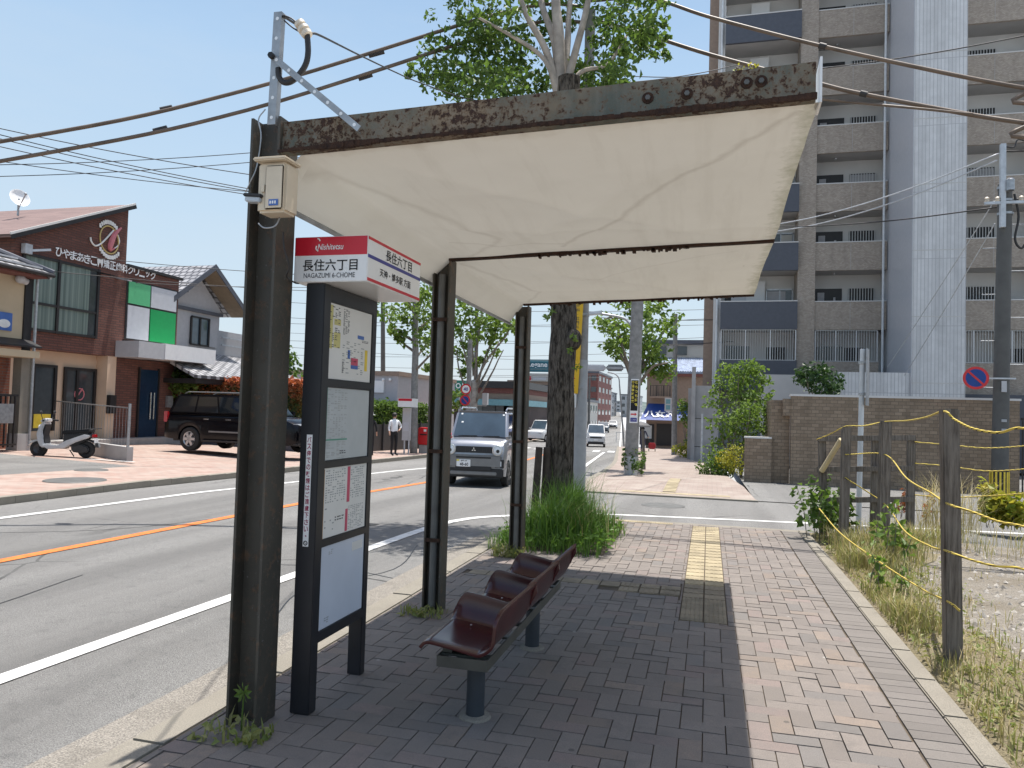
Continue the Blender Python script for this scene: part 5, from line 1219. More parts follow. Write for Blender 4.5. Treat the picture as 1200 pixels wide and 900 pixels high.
# ground storey
GX = CX-.5
mb = MB(); mb.box(CX-10.9, GX, yA+.02, 21.6, -.3, zf-.001); mb.build('ground_wall', 'cream_wall', cl)
mb = MB(); mb.box(CX-10.9, GX+.48, 21.602, 22.0, -.3, zf-.001); mb.build('ground_wall', 'cream_wall', cl)
mb = MB(); mb.box(CX-10.9, CX-.02, 22.002, yC-.05, -.3, 3.11); mb.build('ground_wing', 'clinic_brick', cl)
for (pa, pb, pt, pbt, nm) in ((34, 60, 430, 505, 'window'), (71, 106, 434, 516, 'door')):
    a, b = atX(pa, pbt, GX+.01), atX(pb, pbt, GX+.01); z1 = atX((pa+pb)/2, pt, GX).z; z0 = max(.2, atX((pa+pb)/2, pbt, GX).z)
    mb = MB(); mb.box(GX+.005, GX+.04, a.y, b.y, z0, z1); o = mb.build(nm, 'glass_window', cl)
    mb = MB()
    for y in (a.y, b.y)+((a.y+(b.y-a.y)*.4,) if nm == 'door' else ()): mb.box(GX+.041, GX+.1, y-.05, y+.05, z0, z1)
    mb.box(GX+.041, GX+.1, a.y-.05, b.y+.05, z1, z1+.09); mb.build(nm+'_frame', 'frame_dark', o)
    if nm == 'door':
        mb = MB(); c = atX(93, 462, GX+.05); mb.tube([c+V((0, .2*math.cos(t), .2*math.sin(t))) for t in [i*.45 for i in range(15)]], .02, 5); mb.tube([c+V((0, -.15, -.15)), c+V((0, .12, .2))], .025, 5); mb.build('door_mark', 'logo_pink', o)
    else:
        mb = MB(); mb.box(GX+.041, GX+.06, a.y+.1, b.y-.1, z0+.1, z0+.55); mb.build('poster', 'ink_strongyellow', o)
a, b = atX(160, 515, CX), atX(181, 515, CX)
mb = MB(); mb.box(CX-.019, CX+.03, a.y, b.y, .2, 2.75); o = mb.build('door', 'door_navy', cl)
mb = MB(); mb.tube([(CX+.09, b.y-.22, .9), (CX+.09, b.y-.22, 1.9)], .025, 8); mb.tube([(CX+.09, b.y-.4, .9), (CX+.09, b.y-.4, 1.9)], .025, 8); mb.build('handle', 'chrome', o)
mb = MB(); mb.box(CX+.0, CX+.06, a.y-.07, a.y-.002, .2, 2.82); mb.box(CX+.0, CX+.06, b.y+.002, b.y+.07, .2, 2.82); mb.build('door_frame', 'frame_dark', o)
mb = MB(); mb.box(CX-.5, CX+.55, 18.0, 24.8, -.3, .22); mb.build('entrance_step', 'slab_edge', cl)
mb = MB(); mb.box(CX-.0, CX+.16, 21.62, 21.9, 1.1, 1.75); mb.build('mailbox', 'frame_dark', cl)
mb = MB(); mb.box(CX+.0, CX+.1, 24.55, 24.85, 1.35, 1.8); mb.build('meter', 'galv', cl)
for px, py in ((148, 328), (128, 322)):
    c = atX(px, py, CX+.3); mb = MB(); mb.bar((CX+.03, c.y-.1, c.z+.05), (CX+.55, c.y-.1, c.z-.05), .2, .05); mb.build('sign_lamp', 'galv_light' if px == 148 else 'frame_dark', cl)
mb = MB(); mb.box(CX+.03, CX+.2, 17.95, 18.2, 6.0, 6.3); mb.bar((CX+.1, 18.1, 6.1), (CX+.35, 18.7, 6.25), .07, .07); mb.build('wall_camera', 'galv_light', cl)
# satellite dish
c = atX(22, 233, -23.5); dh = thing('satellite_dish', 'white satellite dish on a short mast on the clinic roof ridge', 'satellite dish', c-V((0, 0, .5)))
ax = V((.85, -.3, .35)).normalized()
mb = MB(); mb.lathe([(.0, -.0), (.15, .015), (.26, .05), (.32, .09), (.33, .09), (.27, .04), (.15, .0), (0, -.02)], c, ax, n=24); mb.build('dish', 'sign_white', dh, smooth=True)
mb = MB(); mb.cyl(c-V((0, 0, .0)), c-V((0, 0, .6)), .035, n=10); mb.build('mast', 'galv', dh)
mb = MB(); mb.bar(c-V((0, 0, .35)), c+ax*.55-V((0, 0, .12)), .03, .03); mb.ball(c+ax*.55-V((0, 0, .1)), .05); mb.build('receiver', 'galv', dh)
# ------------------------------------------------------------------ beige house at the left edge
HX = -18.9
hs = thing('shop_house', 'beige rendered house with glaring tiled roof and carport at the left edge', 'building', (HX, 14, .15))
y1 = atX(36, 350, HX).y; zl0, zl1 = atX(20, 398, HX).z, atX(20, 322, HX).z
mb = MB(); mb.box(HX-8, HX, 6, y1, zl0, zl1+.25); mb.build('upper_wall', 'beige_wall', hs)
mb = MB(); mb.box(HX-.0, HX+.05, y1-.22, y1+.03, zl0-.3, zl1+.2); mb.build('corner_trim', 'frame_dark', hs)
c = atX(60, 322, HX+.6); ey, ez = c.y, c.z+.02
mb = MB(); r0, r1 = V((HX+.65, ey, ez)), V((HX+.65, 5, ez)); t0, t1 = V((HX-3.8, ey-3.2, ez+2.0)), V((HX-3.8, 5, ez+2.0)); bk = V((HX-8.4, ey, ez))
dn = V((0, 0, -.1))
mb._a([r1, r0, t0, t1, bk, r1+dn, r0+dn, t0+dn, t1+dn, bk+dn], [(0, 1, 2, 3), (1, 4, 2), (8, 7, 6, 5), (7, 9, 6), (0, 5, 6, 1), (1, 6, 9, 4), (3, 2, 7, 8)]); rf = mb.build('roof', 'roof_tile', hs)
mb = MB(); sv = (t1-r1); n = 9
for i in range(n):
    p = r0.lerp(t0, (i+.5)/n); q = r1.lerp(t1, (i+.5)/n); mb.bar(p+V((0, 0, .02)), q+V((0, 0, .02)), .16, .05)
mb.build('tile_courses', 'panel_whitegrey', rf)
mb = MB(); mb.tube([r0+V((-.02, .05, .03)), t0+V((0, 0, .05))], .09, 8); mb.build('hip_tiles', 'apt_dark', rf)
mb = MB(); mb.tube([r0+V((.06, 0, -.06)), r1+V((.06, 0, -.06))], .06, 8); mb.build('gutter', 'frame_dark', rf)
mb = MB(); mb.box(HX-.0, HX+.6, 6, ey-.1, ez-.16, ez-.11); mb.build('soffit', 'redbrown', rf)
# lower storey: pillar, carport awning, brick wall behind
mb = MB(); a = atX(23, 470, HX+.05); b = atX(35, 470, HX+.05); mb.box(HX-.25, HX+.05, a.y, b.y, 0, zl0-.3); pl = mb.build('pillar', 'concrete', hs)
mb = MB(); mb.box(HX-.3, HX+.1, a.y-.05, b.y+.05, 0, .55); mb.build('pillar_base', 'block_wall', pl)
mb = MB(); mb.box(HX-.9, HX-.6, 6, y1, 0, zl0-.31); mb.build('lower_wall', 'shop_brick', hs)
mb = MB(); mb.box(HX-.59, HX-.56, 12, 14.5, .2, 2.3); mb.build('doorway', 'frame_dark', hs)
mb = MB()
for i in range(24):
    yy = 8+i*(y1-8)/24; mb.prism([(HX+.02, yy, zl0-.02), (HX+.5, yy, zl0-.22), (HX+.5, yy, zl0-.17), (HX+.02, yy, zl0+.03)], 0, (0, (y1-8)/24, .0))
mb.build('awning', 'frame_dark', hs)
mb = MB(); mb.box(HX-.59, HX+.45, 6, y1-.02, zl0-.5, zl0-.31); mb.build('carport_beam', 'beige_wall', hs)
a, b = atX(-10, 366, HX+.02), atX(13, 388, HX+.02); mb = MB(); mb.box(HX+.005, HX+.04, a.y, b.y, b.z, atX(5, 366, HX).z); o = mb.build('wall_sign', 'ink_blue', hs)
mb = MB(); c = atX(5, 379, HX+.045); mb.ball(c, .16, 10, 0, (.08, 1.2, .75)); mb.build('sign_mark', 'letter_white', o)
mb = MB(); c = atX(24, 327, HX+.15); mb.ball(c, .13, 10); mb.cyl(c, c+V((0, .2, -.05)), .09); mb.build('floodlight', 'panel_whitegrey', hs)
mb = MB(); yy = y1+.1; mb.cyl((HX+.1, yy, .2), (HX+.1, yy, zl1+.1), .04, n=8); mb.bar((HX+.1, yy, zl1+.1), (HX+.7, ey-.1, ez-.15), .06, .06); mb.build('downpipe', 'galv', hs)
gt = thing('folding_gate', 'black folding gate with a grey notice board at the left edge', 'gate', (HX+.3, 15, .15))
mb = MB(); a, b = atX(-30, 500, HX+.3), atX(19, 500, HX+.3); yy = a.y
while yy < b.y: mb.box(HX+.28, HX+.32, yy, yy+.03, .2, 1.6); yy += .14
mb.box(HX+.27, HX+.33, a.y, b.y, 1.6, 1.66); mb.box(HX+.27, HX+.33, a.y, b.y, .25, .3); mb.build('bars', 'frame_dark', gt)
mb = MB(); c, d = atX(-12, 473, HX+.35), atX(15, 496, HX+.35); mb.box(HX+.335, HX+.36, c.y, d.y, d.z, atX(5, 473, HX+.35).z); mb.build('notice_board', 'galv', gt)
# low wall and slim handrail fence by the scooter
lw = thing('low_wall', 'low dark block wall end beside the parked scooter', 'wall', (-15, 16, .1))
a, b = H(110, 535, .05), H(152, 541, .03); mb = MB(); mb.bar(V((a.x, a.y, .16)), V((b.x, b.y, .14)), .16, .42); mb.build('blocks', 'block_wall', lw)
rl = thing('handrail_fence', 'thin grey mesh fence with end post above the low wall', 'fence', (a.x, a.y, .1))
p0, p1 = H(40, 520, .1), H(149, 540, .05); p0 = V((p0.x, p0.y, .35)); p1 = V((p1.x, p1.y, .2)); hz = 1.18
mb = MB(); mb.cyl(p1, p1+V((0, 0, hz+.12)), .04, n=10); mb.build('end_post', 'galv', rl)
mb = MB(); mb.bar(p0+V((0, 0, hz)), p1+V((0, 0, hz)), .03, .03); mb.build('top_rail', 'galv', rl)
mb = MB()
for i in range(38): q = p0.lerp(p1, i/38); mb.box(q.x-.003, q.x+.003, q.y-.003, q.y+.003, q.z, q.z+hz)
mb.build('bars', 'galv', rl)
# ------------------------------------------------------------------ gabled house behind the clinic
GXX = -21.4
gh = thing('gabled_house', 'grey gabled house with white and black roof tiles behind the clinic', 'house', (GXX, 30, .2))
pk = atX(231, 317, GXX); ev = atX(271, 372, GXX); yl = pk.y-(ev.y-pk.y); w0, w1 = yl+.6, atX(256, 400, GXX).y
zb_ = ev.z+.25
mb = MB(); mb.prism([(GXX, w0, -.3), (GXX, w1, -.3), (GXX, w1, zb_), (GXX, pk.y, pk.z-.1), (GXX, w0, zb_)], 0, (-9, 0, 0)); mb.build('wall', 'house_wall', gh)
mb = MB()
e0, e1, pp = V((GXX+.9, yl, ev.z)), V((GXX+.9, ev.y, ev.z)), V((GXX+.9, pk.y, pk.z+.05)); sw = (-10.5, 0, 0)
mb.prism([e0, pp, pp+V((0, 0, .16)), e0+V((0, 0, .16))], 0, sw); mb.prism([pp+V((0, .002, 0)), e1, e1+V((0, 0, .16)), pp+V((0, .002, .16))], 0, sw); rf = mb.build('roof', 'roof_tile', gh)
mb = MB(); mb.prism([e0+V((.003, 0, -.05)), pp+V((.003, 0, -.05)), pp+V((.003, 0, .2)), e0+V((.003, 0, .2))], 0, (.05, 0, 0)); mb.prism([pp+V((.003, .002, -.05)), e1+V((.003, 0, -.05)), e1+V((.003, 0, .2)), pp+V((.003, .002, .2))], 0, (.05, 0, 0)); mb.build('barge_board', 'apt_dark', rf)
mb = MB(); mb.prism([pp+V((0, .003, -.012)), e1+V((0, 0, -.012)), e1+V((0, 0, -.002)), pp+V((0, .003, -.002))], 0, (-.88, 0, 0)); mb.build('soffit', 'soffit_wood', rf)
a, b = atX(223, 372, GXX), atX(252, 409, GXX); z1 = atX(236, 374, GXX).z; z0 = atX(236, 404, GXX).z
mb = MB(); mb.box(GXX+.002, GXX+.05, a.y, b.y-(b.y-a.y)*.33, z0, z1); wn = mb.build('window', 'glass_blue', gh)
mb = MB()
for t in (0, .33, .67): y = a.y+(b.y-a.y)*t; mb.box(GXX+.051, GXX+.1, y-.04, y+.04, z0-.05, z1+.05)
mb.box(GXX+.051, GXX+.1, a.y, a.y+(b.y-a.y)*.67, z1, z1+.07); mb.box(GXX+.051, GXX+.1, a.y, a.y+(b.y-a.y)*.67, z0-.07, z0); mb.build('window_frame', 'frame_dark', wn)
mb = MB(); mb.box(GXX+.002, GXX+.09, b.y-(b.y-a.y)*.31, b.y, z0-.05, z1+.05); mb.build('shutter_case', 'house_wall', gh)
zm = atX(230, 366, GXX).z; mb = MB(); mb.box(GXX+.001, GXX+.12, w0, w1+.1, zm, zm+.14); mb.build('band', 'apt_dark', gh)
for py in (332, 340): c = atX(218, py, GXX); mb = MB(); mb.box(GXX+.002, GXX+.06, c.y-.09, c.y+.09, c.z-.08, c.z+.08); mb.build('vent', 'frame_dark', gh)
mb = MB(); zt_, zb2 = atX(235, 413, GXX).z, atX(235, 440, GXX+2.2).z
A, B, C, D = V((GXX+.01, w0-1, zt_)), V((GXX+.01, w1+2.6, zt_)), V((GXX+2.4, w1+4.2, zb2)), V((GXX+2.4, w0-1, zb2))
mb.prism([D, C, B, A], 0, (0, 0, -.12)); lr = mb.build('lower_roof', 'roof_tile', gh)
mb = MB(); mb.box(GXX+.0, GXX+2.35, w0-.9, w1+2.9, zb2-.32, zb2-.14); mb.build('eaves', 'frame_dark', gh)
mb = MB(); mb.box(GXX-8, GXX-.05, w1+.002, w1+3.4, -.3, zt_+1.1); mb.build('side_wing', 'house_wall', gh)
mb = MB()
for k in range(2): mb.bar((GXX+.1, w1+.1, zt_+.45+.35*k), (GXX+.1, w1+3.4, zt_+.45+.35*k), .05, .05)
mb.build('balcony_rail', 'galv_light', gh)
# hedges
def hedge(label, x0, x1, y0, y1, z0, z1, mt, n, size, top=None):
    t = thing('hedge', label, 'hedge', ((x0+x1)/2, (y0+y1)/2, z0)); mb = MB(); tp = MB()
    for _ in range(n):
        p = [rnd(x0, x1), rnd(y0, y1), z0+(z1-z0)*random.random()**.8]
        f = random.randint(0, 2); 
        if f == 0: p[1] = y0+abs(random.gauss(0, .08))
        elif f == 1: p[0] = x1-abs(random.gauss(0, .08))
        else: p[2] = z1+random.gauss(0, .09)
        hot = (p[2]-z0)/(z1-z0)
        leaf(mb, p, size, .4, col=min(1, max(0, (hot-.45)*1.6+random.gauss(0, .25))) if top else None)
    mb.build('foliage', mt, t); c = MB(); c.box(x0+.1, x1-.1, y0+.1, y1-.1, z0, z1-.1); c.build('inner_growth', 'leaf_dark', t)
hedge('long red topped photinia hedge behind the black car', -25, -15.6, 26.0, 27.0, .9, 2.45, 'leaf_red', 11000, .16, True)
mb = MB(); mb.box(-25, -15.2, 25.75, 25.95, -.5, 1.02); tag(mb.build('block_wall', 'apt_dark'), 'dark wall under the red topped hedge behind the black car', 'wall')
c = at(213, 450, 25.4); t_ = pc([(208, 445, .5), (215, 440, .5), (222, 452, .45), (228, 446, .4), (212, 456, .45)], 25.3, .3); shrub('shrub', 'loose yellow green shrub at the left end of the red topped hedge', 'shrub', V((c.x, 25.3, .1)), t_, 'leaf_light', .16, 260)
c = at(333, 440, 33); shrub('garden_tree', 'small green tree rising behind the red topped hedge', 'tree', V((c.x, 33, 0)), pc([(326, 422, .6), (333, 414, .6), (338, 430, .7), (328, 440, .8), (342, 446, .8), (322, 446, .7), (340, 420, .45)], 33, .5), 'leaf', .2, 130)
yb0 = 27.4
hedge('clipped dark green hedge behind the opposite bus stop', -15.6, -14.55, 27.4, 37.5, .75, 1.72, 'leaf', 7000, .15)
fe = thing('board_fence', 'black board fence under the clipped green hedge', 'fence', (-14.4, 32, -.3))
mb = MB(); mb.box(-14.5, -14.42, 26.8, 37.6, -.5, .82); mb.build('boards', 'frame_dark', fe)
mb = MB()
for i in range(8): mb.box(-14.42, -14.36, 26.9+i*1.5, 27.0+i*1.5, -.5, .9)
mb.build('uprights', 'iron', fe)
# beige flat roofed building
a, b = at(330, 455, 40), at(466, 455, 40); zt_ = at(452, 440, 40).z
bb = thing('flat_roof_building', 'beige grey flat roofed building behind the clipped green hedge', 'building', ((a.x+b.x)/2, 43, -.5))
mb = MB(); mb.box(a.x, b.x, 40, 50, -1, zt_); mb.build('wall', 'house_wall', bb)
mb = MB(); mb.box(a.x-.1, b.x+.1, 39.9, 50.1, zt_+.001, zt_+.25); mb.build('parapet', 'brown_wall', bb)
c = at(444, 453, 39.9); mb = MB(); mb.box(c.x-.35, c.x+.3, 39.9, 39.998, c.z-.35, c.z+.35); mb.build('wall_sign', 'sign_white', bb)
for px in (449, 457): c = at(px, 445, 39.9); mb = MB(); mb.ball(c, .09, 8); mb.build('floodlight', 'sign_white', bb)
mb = MB(); c = at(452, 472, 39.0); mb.box(a.x, b.x+.3, 38.6, 39.99, c.z-.15, c.z+.1); mb.build('eaves', 'apt_dark', bb)
# restaurant
RY = 66
def xz(px, py, Y): p = at(px, py, Y); return p.x, p.z
x0, zt_ = xz(462, 448, RY); x1 = xz(612, 448, RY)[0]
rs = thing('restaurant_building', 'low restaurant with black roof edge, brown bands and teal awning across the car park', 'building', ((x0+x1)/2, RY, -1))
for nm, pa, pb, m_, off in (('roof_edge', 446, 454, 'frame_dark', .5), ('brown_band', 454, 460, 'redbrown', .2), ('tan_band', 460, 467, 'brown_wall', .1), ('teal_awning', 467, 474, 'teal', .9), ('wall', 474, 530, 'dark_wall', 0)):
    za, zb3 = at(540, pa, RY).z, at(540, pb, RY).z; mb = MB(); mb.box(x0, x1+(.4 if off > .3 else 0), RY-off, RY+12, zb3+.002, za); mb.build(nm, m_, rs)
for px in (495, 512, 560, 575, 590, 600):
    c = at(px, 484, RY-.05); mb = MB(); mb.box(c.x-.8, c.x+.5, RY-.06, RY-.002, c.z-1.0, c.z+.7); mb.build('window', 'glass_window' if px != 495 else 'far_cream', rs)
gs = at(540, 455, 58); sg = thing('restaurant_sign', 'green restaurant sign panel on a tall post between the second tree limbs', 'sign', (gs.x, 58, -1))
c, d = at(533, 446, 58), at(545, 463, 58); mb = MB(); mb.box(c.x, d.x, 58, 58.2, d.z, c.z); pn = mb.build('panel', 'green_sign', sg)
mb = MB(); q = at(537, 452, 57.98); mb.lathe([(.22, 0), (.14, 0), (.14, .02), (.22, .02)], (q.x, 57.99, q.z), (0, -1, 0), n=14); mb.box(q.x-.25, q.x+.25, 57.97, 57.99, q.z-.55, q.z-.4); mb.box(q.x+.35, q.x+.45, 57.97, 57.99, q.z-.3, q.z+.35); mb.build('panel_mark', 'sign_white', pn)
mb = MB(); mb.cyl(((c.x+d.x)/2, 58.1, -1), ((c.x+d.x)/2, 58.1, d.z), .1); mb.build('post', 'galv', sg)
c, d = at(503.5, 444, 60), at(509, 463, 60); sg = thing('hanging_sign', 'narrow green and white signboard left of the second shelter post', 'sign', (c.x, 60, -1))
mb = MB(); mb.box(c.x, d.x+.6, 60, 60.2, d.z, c.z); mb.build('panel', 'green_sign', sg); mb = MB(); mb.box(c.x-.2, c.x-.002, 60, 60.2, d.z, c.z); mb.build('panel_edge', 'sign_white', sg); mb = MB(); mb.cyl((c.x+.4, 60.1, -1), (c.x+.4, 60.1, d.z), .08); mb.build('post', 'galv', sg)
# half timbered shop with billboard
TY = 82
a, b = at(598, 450, TY), at(660, 450, TY)
td = thing('half_timbered_shop', 'white half timbered shop under a teal billboard behind the tree trunk', 'building', ((a.x+b.x)/2, TY, -1))
zz = lambda py, Y=TY: at(628, py, Y).z
mb = MB(); mb.box(a.x, b.x, TY, TY+10, -2, zz(451)); mb.build('wall', 'tudor_white', td)
mb = MB(); mb.box(a.x-.3, b.x+.3, TY-.3, TY+10.3, zz(451), zz(446)); mb.build('roof_band', 'brown_wall', td)
mb = MB(); wx = b.x-a.x
for t in (0, .12, .25, .38, .5, .62, .75, .88, 1): mb.box(a.x+wx*t-.1, a.x+wx*t+.1, TY-.06, TY-.002, zz(472), zz(451.5))
for py in (452.5, 460, 471): mb.box(a.x, b.x, TY-.1, TY-.061, zz(py)-.12, zz(py)+.12)
for t in (.25, .62): 
    mb.bar((a.x+wx*(t-.12), TY-.12, zz(468)), (a.x+wx*t, TY-.12, zz(454)), .05, .3, up=(0, 1, 0)); mb.bar((a.x+wx*(t+.12), TY-.12, zz(468)), (a.x+wx*t, TY-.12, zz(454)), .05, .3, up=(0, 1, 0))
mb.build('timber_frame', 'cloth_navy', td)
mb = MB(); mb.box(a.x, b.x, TY-.9, TY-.13, zz(480), zz(473)); mb.build('shop_fascia', 'far_cream', td)
mb = MB(); mb.box(a.x, b.x, TY-.05, TY-.003, zz(500), zz(486)); mb.build('shop_window', 'glass_window', td)
bl = thing('billboard', 'teal roof billboard with white lettering above the half timbered shop', 'billboard', ((a.x+b.x)/2, TY-1, zz(446)))
c, d = at(612, 421, TY-.5), at(643, 436, TY-.5); mb = MB(); mb.box(c.x, d.x, TY-.5, TY-.2, d.z, c.z); bp = mb.build('panel', 'billboard_teal', bl)
mb = MB(); mb.box(c.x, d.x, TY-.51, TY-.502, c.z-.25, c.z-.03); mb.build('panel_band', 'teal', bp)
cx = (c.x+d.x)/2; text('Regane', (cx+.2, TY-.52, (c.z+d.z)/2+.05), (1, 0, 0), (0, 0, 1), (d.x-c.x)*.76, .75, 'sign_white', bl, 'lettering', .02, .01)
c2, d2 = at(612, 437, TY-.5), at(643, 447, TY-.5); mb = MB(); mb.box(c.x, d.x, TY-.5, TY-.2, d2.z, c2.z-.02); lp = mb.build('lower_panel', 'far_cream', bl)
mb = MB(); mb.box(c.x+.3, c.x+1.1, TY-.52, TY-.502, d2.z+.1, d2.z+.55); mb.build('panel_mark', 'sign_red', lp); mb = MB(); mb.box(c.x+1.3, d.x-.3, TY-.52, TY-.502, d2.z+.15, d2.z+.5); mb.build('panel_mark', 'panel_grey', lp)
# far street front on the left
def block(name, label, pl_, pr, pt, Y, mt, dep=12, rows=3, cols=3, grp='distant buildings along the road'):
    a, b = at(pl_, pt, Y), at(pr, pt, Y); t = thing(name, label, 'building', ((a.x+b.x)/2, Y, prof(Y)), 0, grp); zt = a.z; zb = prof(Y)-1
    mb = MB(); mb.box(a.x, b.x, Y, Y+dep, zb, zt); mb.build('wall', mt, t)
    mb = MB(); mb.box(a.x-.2, b.x+.2, Y-.2, Y+dep+.2, zt, zt+.35); mb.build('roof', 'apt_dark', t)
    h = (zt-zb-1)/rows
    for r in range(rows):
        for k in range(cols):
            x = b.x-(b.x-a.x)*(k+.2)/cols; w = (b.x-a.x)/cols*.6; mb = MB(); mb.box(x-w, x, Y-.05, Y-.002, zb+1+h*(r+.35), zb+1+h*(r+.8)); mb.build('window', 'glass_window', t)
    mb = MB()
    for r in range(rows):
        for k in range(4): y = Y+dep*(k+.25)/4; mb.box(b.x+.002, b.x+.05, y, y+dep/8, zb+1+h*(r+.35), zb+1+h*(r+.8))
    mb.build('side_windows', 'glass_window', t)
block('apartment_block', 'dark red brick block beyond the half timbered shop', 672, 701, 437, 125, 'redbrown', 18, 5, 3)
block('office_block', 'pale grey block right of the dark red brick block', 700, 706, 453, 165, 'far_cream', 16, 4, 2)
block('office_block', 'grey concrete block farthest down the road', 704, 711, 459, 230, 'far_grey', 26, 4, 2)
block('shop_building', 'low cream shop behind the crosswalk left of the road', 655, 688, 470, 100, 'far_cream', 10, 2, 4)
block('office_block', 'low grey block on the right of the road before the hills', 728, 745, 463, 250, 'far_grey', 26, 3, 3)
block('office_block', 'long low building in front of the hills at the end of the road', 708, 732, 470, 480, 'far_grey', 30, 3, 5)
# blue awning shop on the right
SY = 58; a, b = at(757, 500, SY), at(846, 500, SY); zz = lambda py, Y=SY: at(780, py, Y).z
sp_ = thing('tea_shop', 'brown two storey tea shop with blue awning and blue tiled roof at the pavement end', 'shop', ((a.x+b.x)/2, SY, prof(SY)))
mb = MB(); mb.box(a.x, b.x, SY, SY+8, -2.5, zz(438)); mb.build('wall', 'brown_wall', sp_)
mb = MB(); A, B = at(755, 437, SY-.4), at(850, 437, SY-.4); C, D = at(850, 421, SY+3.6), at(755, 421, SY+3.6)
mb.prism([A, V((B.x, SY-.4, A.z)), V((B.x, SY+3.6, D.z)), V((A.x, SY+3.6, D.z))], 0, (0, 0, .15)); rf = mb.build('roof', 'blue_tile', sp_)
mb = MB()
for i in range(34): x = A.x+(B.x-A.x)*i/33; mb.bar((x, SY-.42, A.z+.16), (x, SY+3.6, D.z+.16), .08, .07)
mb.build('tile_ribs', 'blue_tile', rf)
mb = MB(); mb.box(a.x-.2, b.x+.2, SY-.42, SY-.1, A.z-.22, A.z-.02); mb.build('eaves', 'redbrown', sp_)
mb = MB(); c = at(770, 423, SY+3.7); mb.box(c.x, b.x+2, SY+3.7, SY+9, 3, at(800, 404, SY+3.7).z); mb.build('upper_storey', 'far_cream', sp_)
mb = MB(); z_ = at(800, 404, SY+3.7).z; mb.box(c.x-.4, b.x+2.2, SY+3.3, SY+9.2, z_+.002, z_+.35); mb.build('upper_roof', 'apt_dark', sp_)
for px in (773, 797): q = at(px, 411, SY+3.65); mb = MB(); mb.box(q.x-.55, q.x+.55, SY+3.6, SY+3.69, q.z-.35, q.z+.35); mb.build('window', 'glass_window', sp_)
c, d = at(748, 472, SY-1.6), at(826, 494, SY-1.6); zt_, zb4 = c.z, d.z
mb = MB(); x0, x1 = a.x-.35, at(806, 480, SY).x
mb._a([(x0+.5, SY-.002, zt_), (x1, SY-.002, zt_), (x1, SY-1.5, zb4), (x0, SY-1.5, zb4), (x0, SY-.002, zb4), (x1, SY-.002, zb4)], [(3, 2, 1, 0), (0, 4, 3), (1, 2, 5), (4, 5, 2, 3)]); aw = mb.build('awning', 'awning_blue', sp_)
sl_ = V((0, 1.5, zt_-zb4)).normalized(); q = at(776, 485, SY-1.0)
text('八女茶', (q.x-.15, SY-1.0, zb4+(zt_-zb4)*.36), (1, 0, 0), sl_, 2.3, .8, 'sign_white', aw, 'lettering', .03, .03)
for px, w in ((758, .55), (781, .75)): q = at(px, 506, SY); mb = MB(); mb.box(q.x-w, q.x+w, SY-.06, SY-.003, prof(SY)+.2, q.z+.6); mb.build('shop_door', 'frame_dark', sp_)
q = at(759, 506, SY-.1); mb = MB(); mb.box(q.x-.3, q.x+.3, SY-.1, SY-.061, prof(SY)+.7, q.z+.5); mb.build('poster', 'paper_grey', sp_)
mb = MB(); q0, q1 = at(762, 464, SY-.8), at(785, 464, SY-.8); mb.box(q0.x, q1.x, SY-.8, SY-.003, q0.z-.15, q0.z); bl_ = mb.build('balcony', 'brown_wall', sp_)
mb = MB(); rails(mb, q0.x, q1.x, SY-.75, q0.z, at(775, 452, SY-.8).z, .2); mb.build('railing', 'frame_dark', bl_)
mb = MB(); q = at(783, 474, SY-1.7); mb.box(q.x-.25, q.x+.25, SY-1.75, SY-1.6, q.z-.5, q.z+.5); s2 = mb.build('projecting_sign', 'panel_whitegrey', sp_)
mb = MB(); mb.box(q.x-.16, q.x+.16, SY-1.77, SY-1.752, q.z-.38, q.z-.05); mb.box(q.x-.16, q.x+.16, SY-1.77, SY-1.752, q.z+.05, q.z+.38); mb.build('sign_panel', 'teal', s2)
# ------------------------------------------------------------------ vehicles
def wheel(root, x, y, r, w, side, rimm='rim', spokes=6, rr=.64):
    mb = MB(); s = side
    mb.lathe([(r*rr, -w*.5), (r*.92, -w*.5), (r, -w*.38), (r, w*.38), (r*.92, w*.5), (r*rr, w*.5)], (x, y, r), (s, 0, 0), n=28)
    t = mb.build('tyre', 'tyre', root, world=False, smooth=True)
    m = MB(); m.lathe([(r*rr, w*.5), (r*rr, w*.42), (r*rr*.9, w*.36), (r*rr*.86, w*.1), (0, w*.1)], (x, y, r), (s, 0, 0), n=28); m.lathe([(r*.16, w*.1), (r*.16, w*.42), (r*.1, w*.46), (0, w*.46)], (x, y, r), (s, 0, 0), n=12)
    for k in range(spokes):
        a = 2*math.pi*k/spokes; d = V((0, math.cos(a), math.sin(a))); c = V((x+s*w*.40, y, r)); m.bar(c+d*r*.1, c+d*r*rr*.92, .02+r*.17, .02+w*.12, up=(1, 0, 0))
    m.build('rim', rimm, t, world=False, smooth=True)
    return t
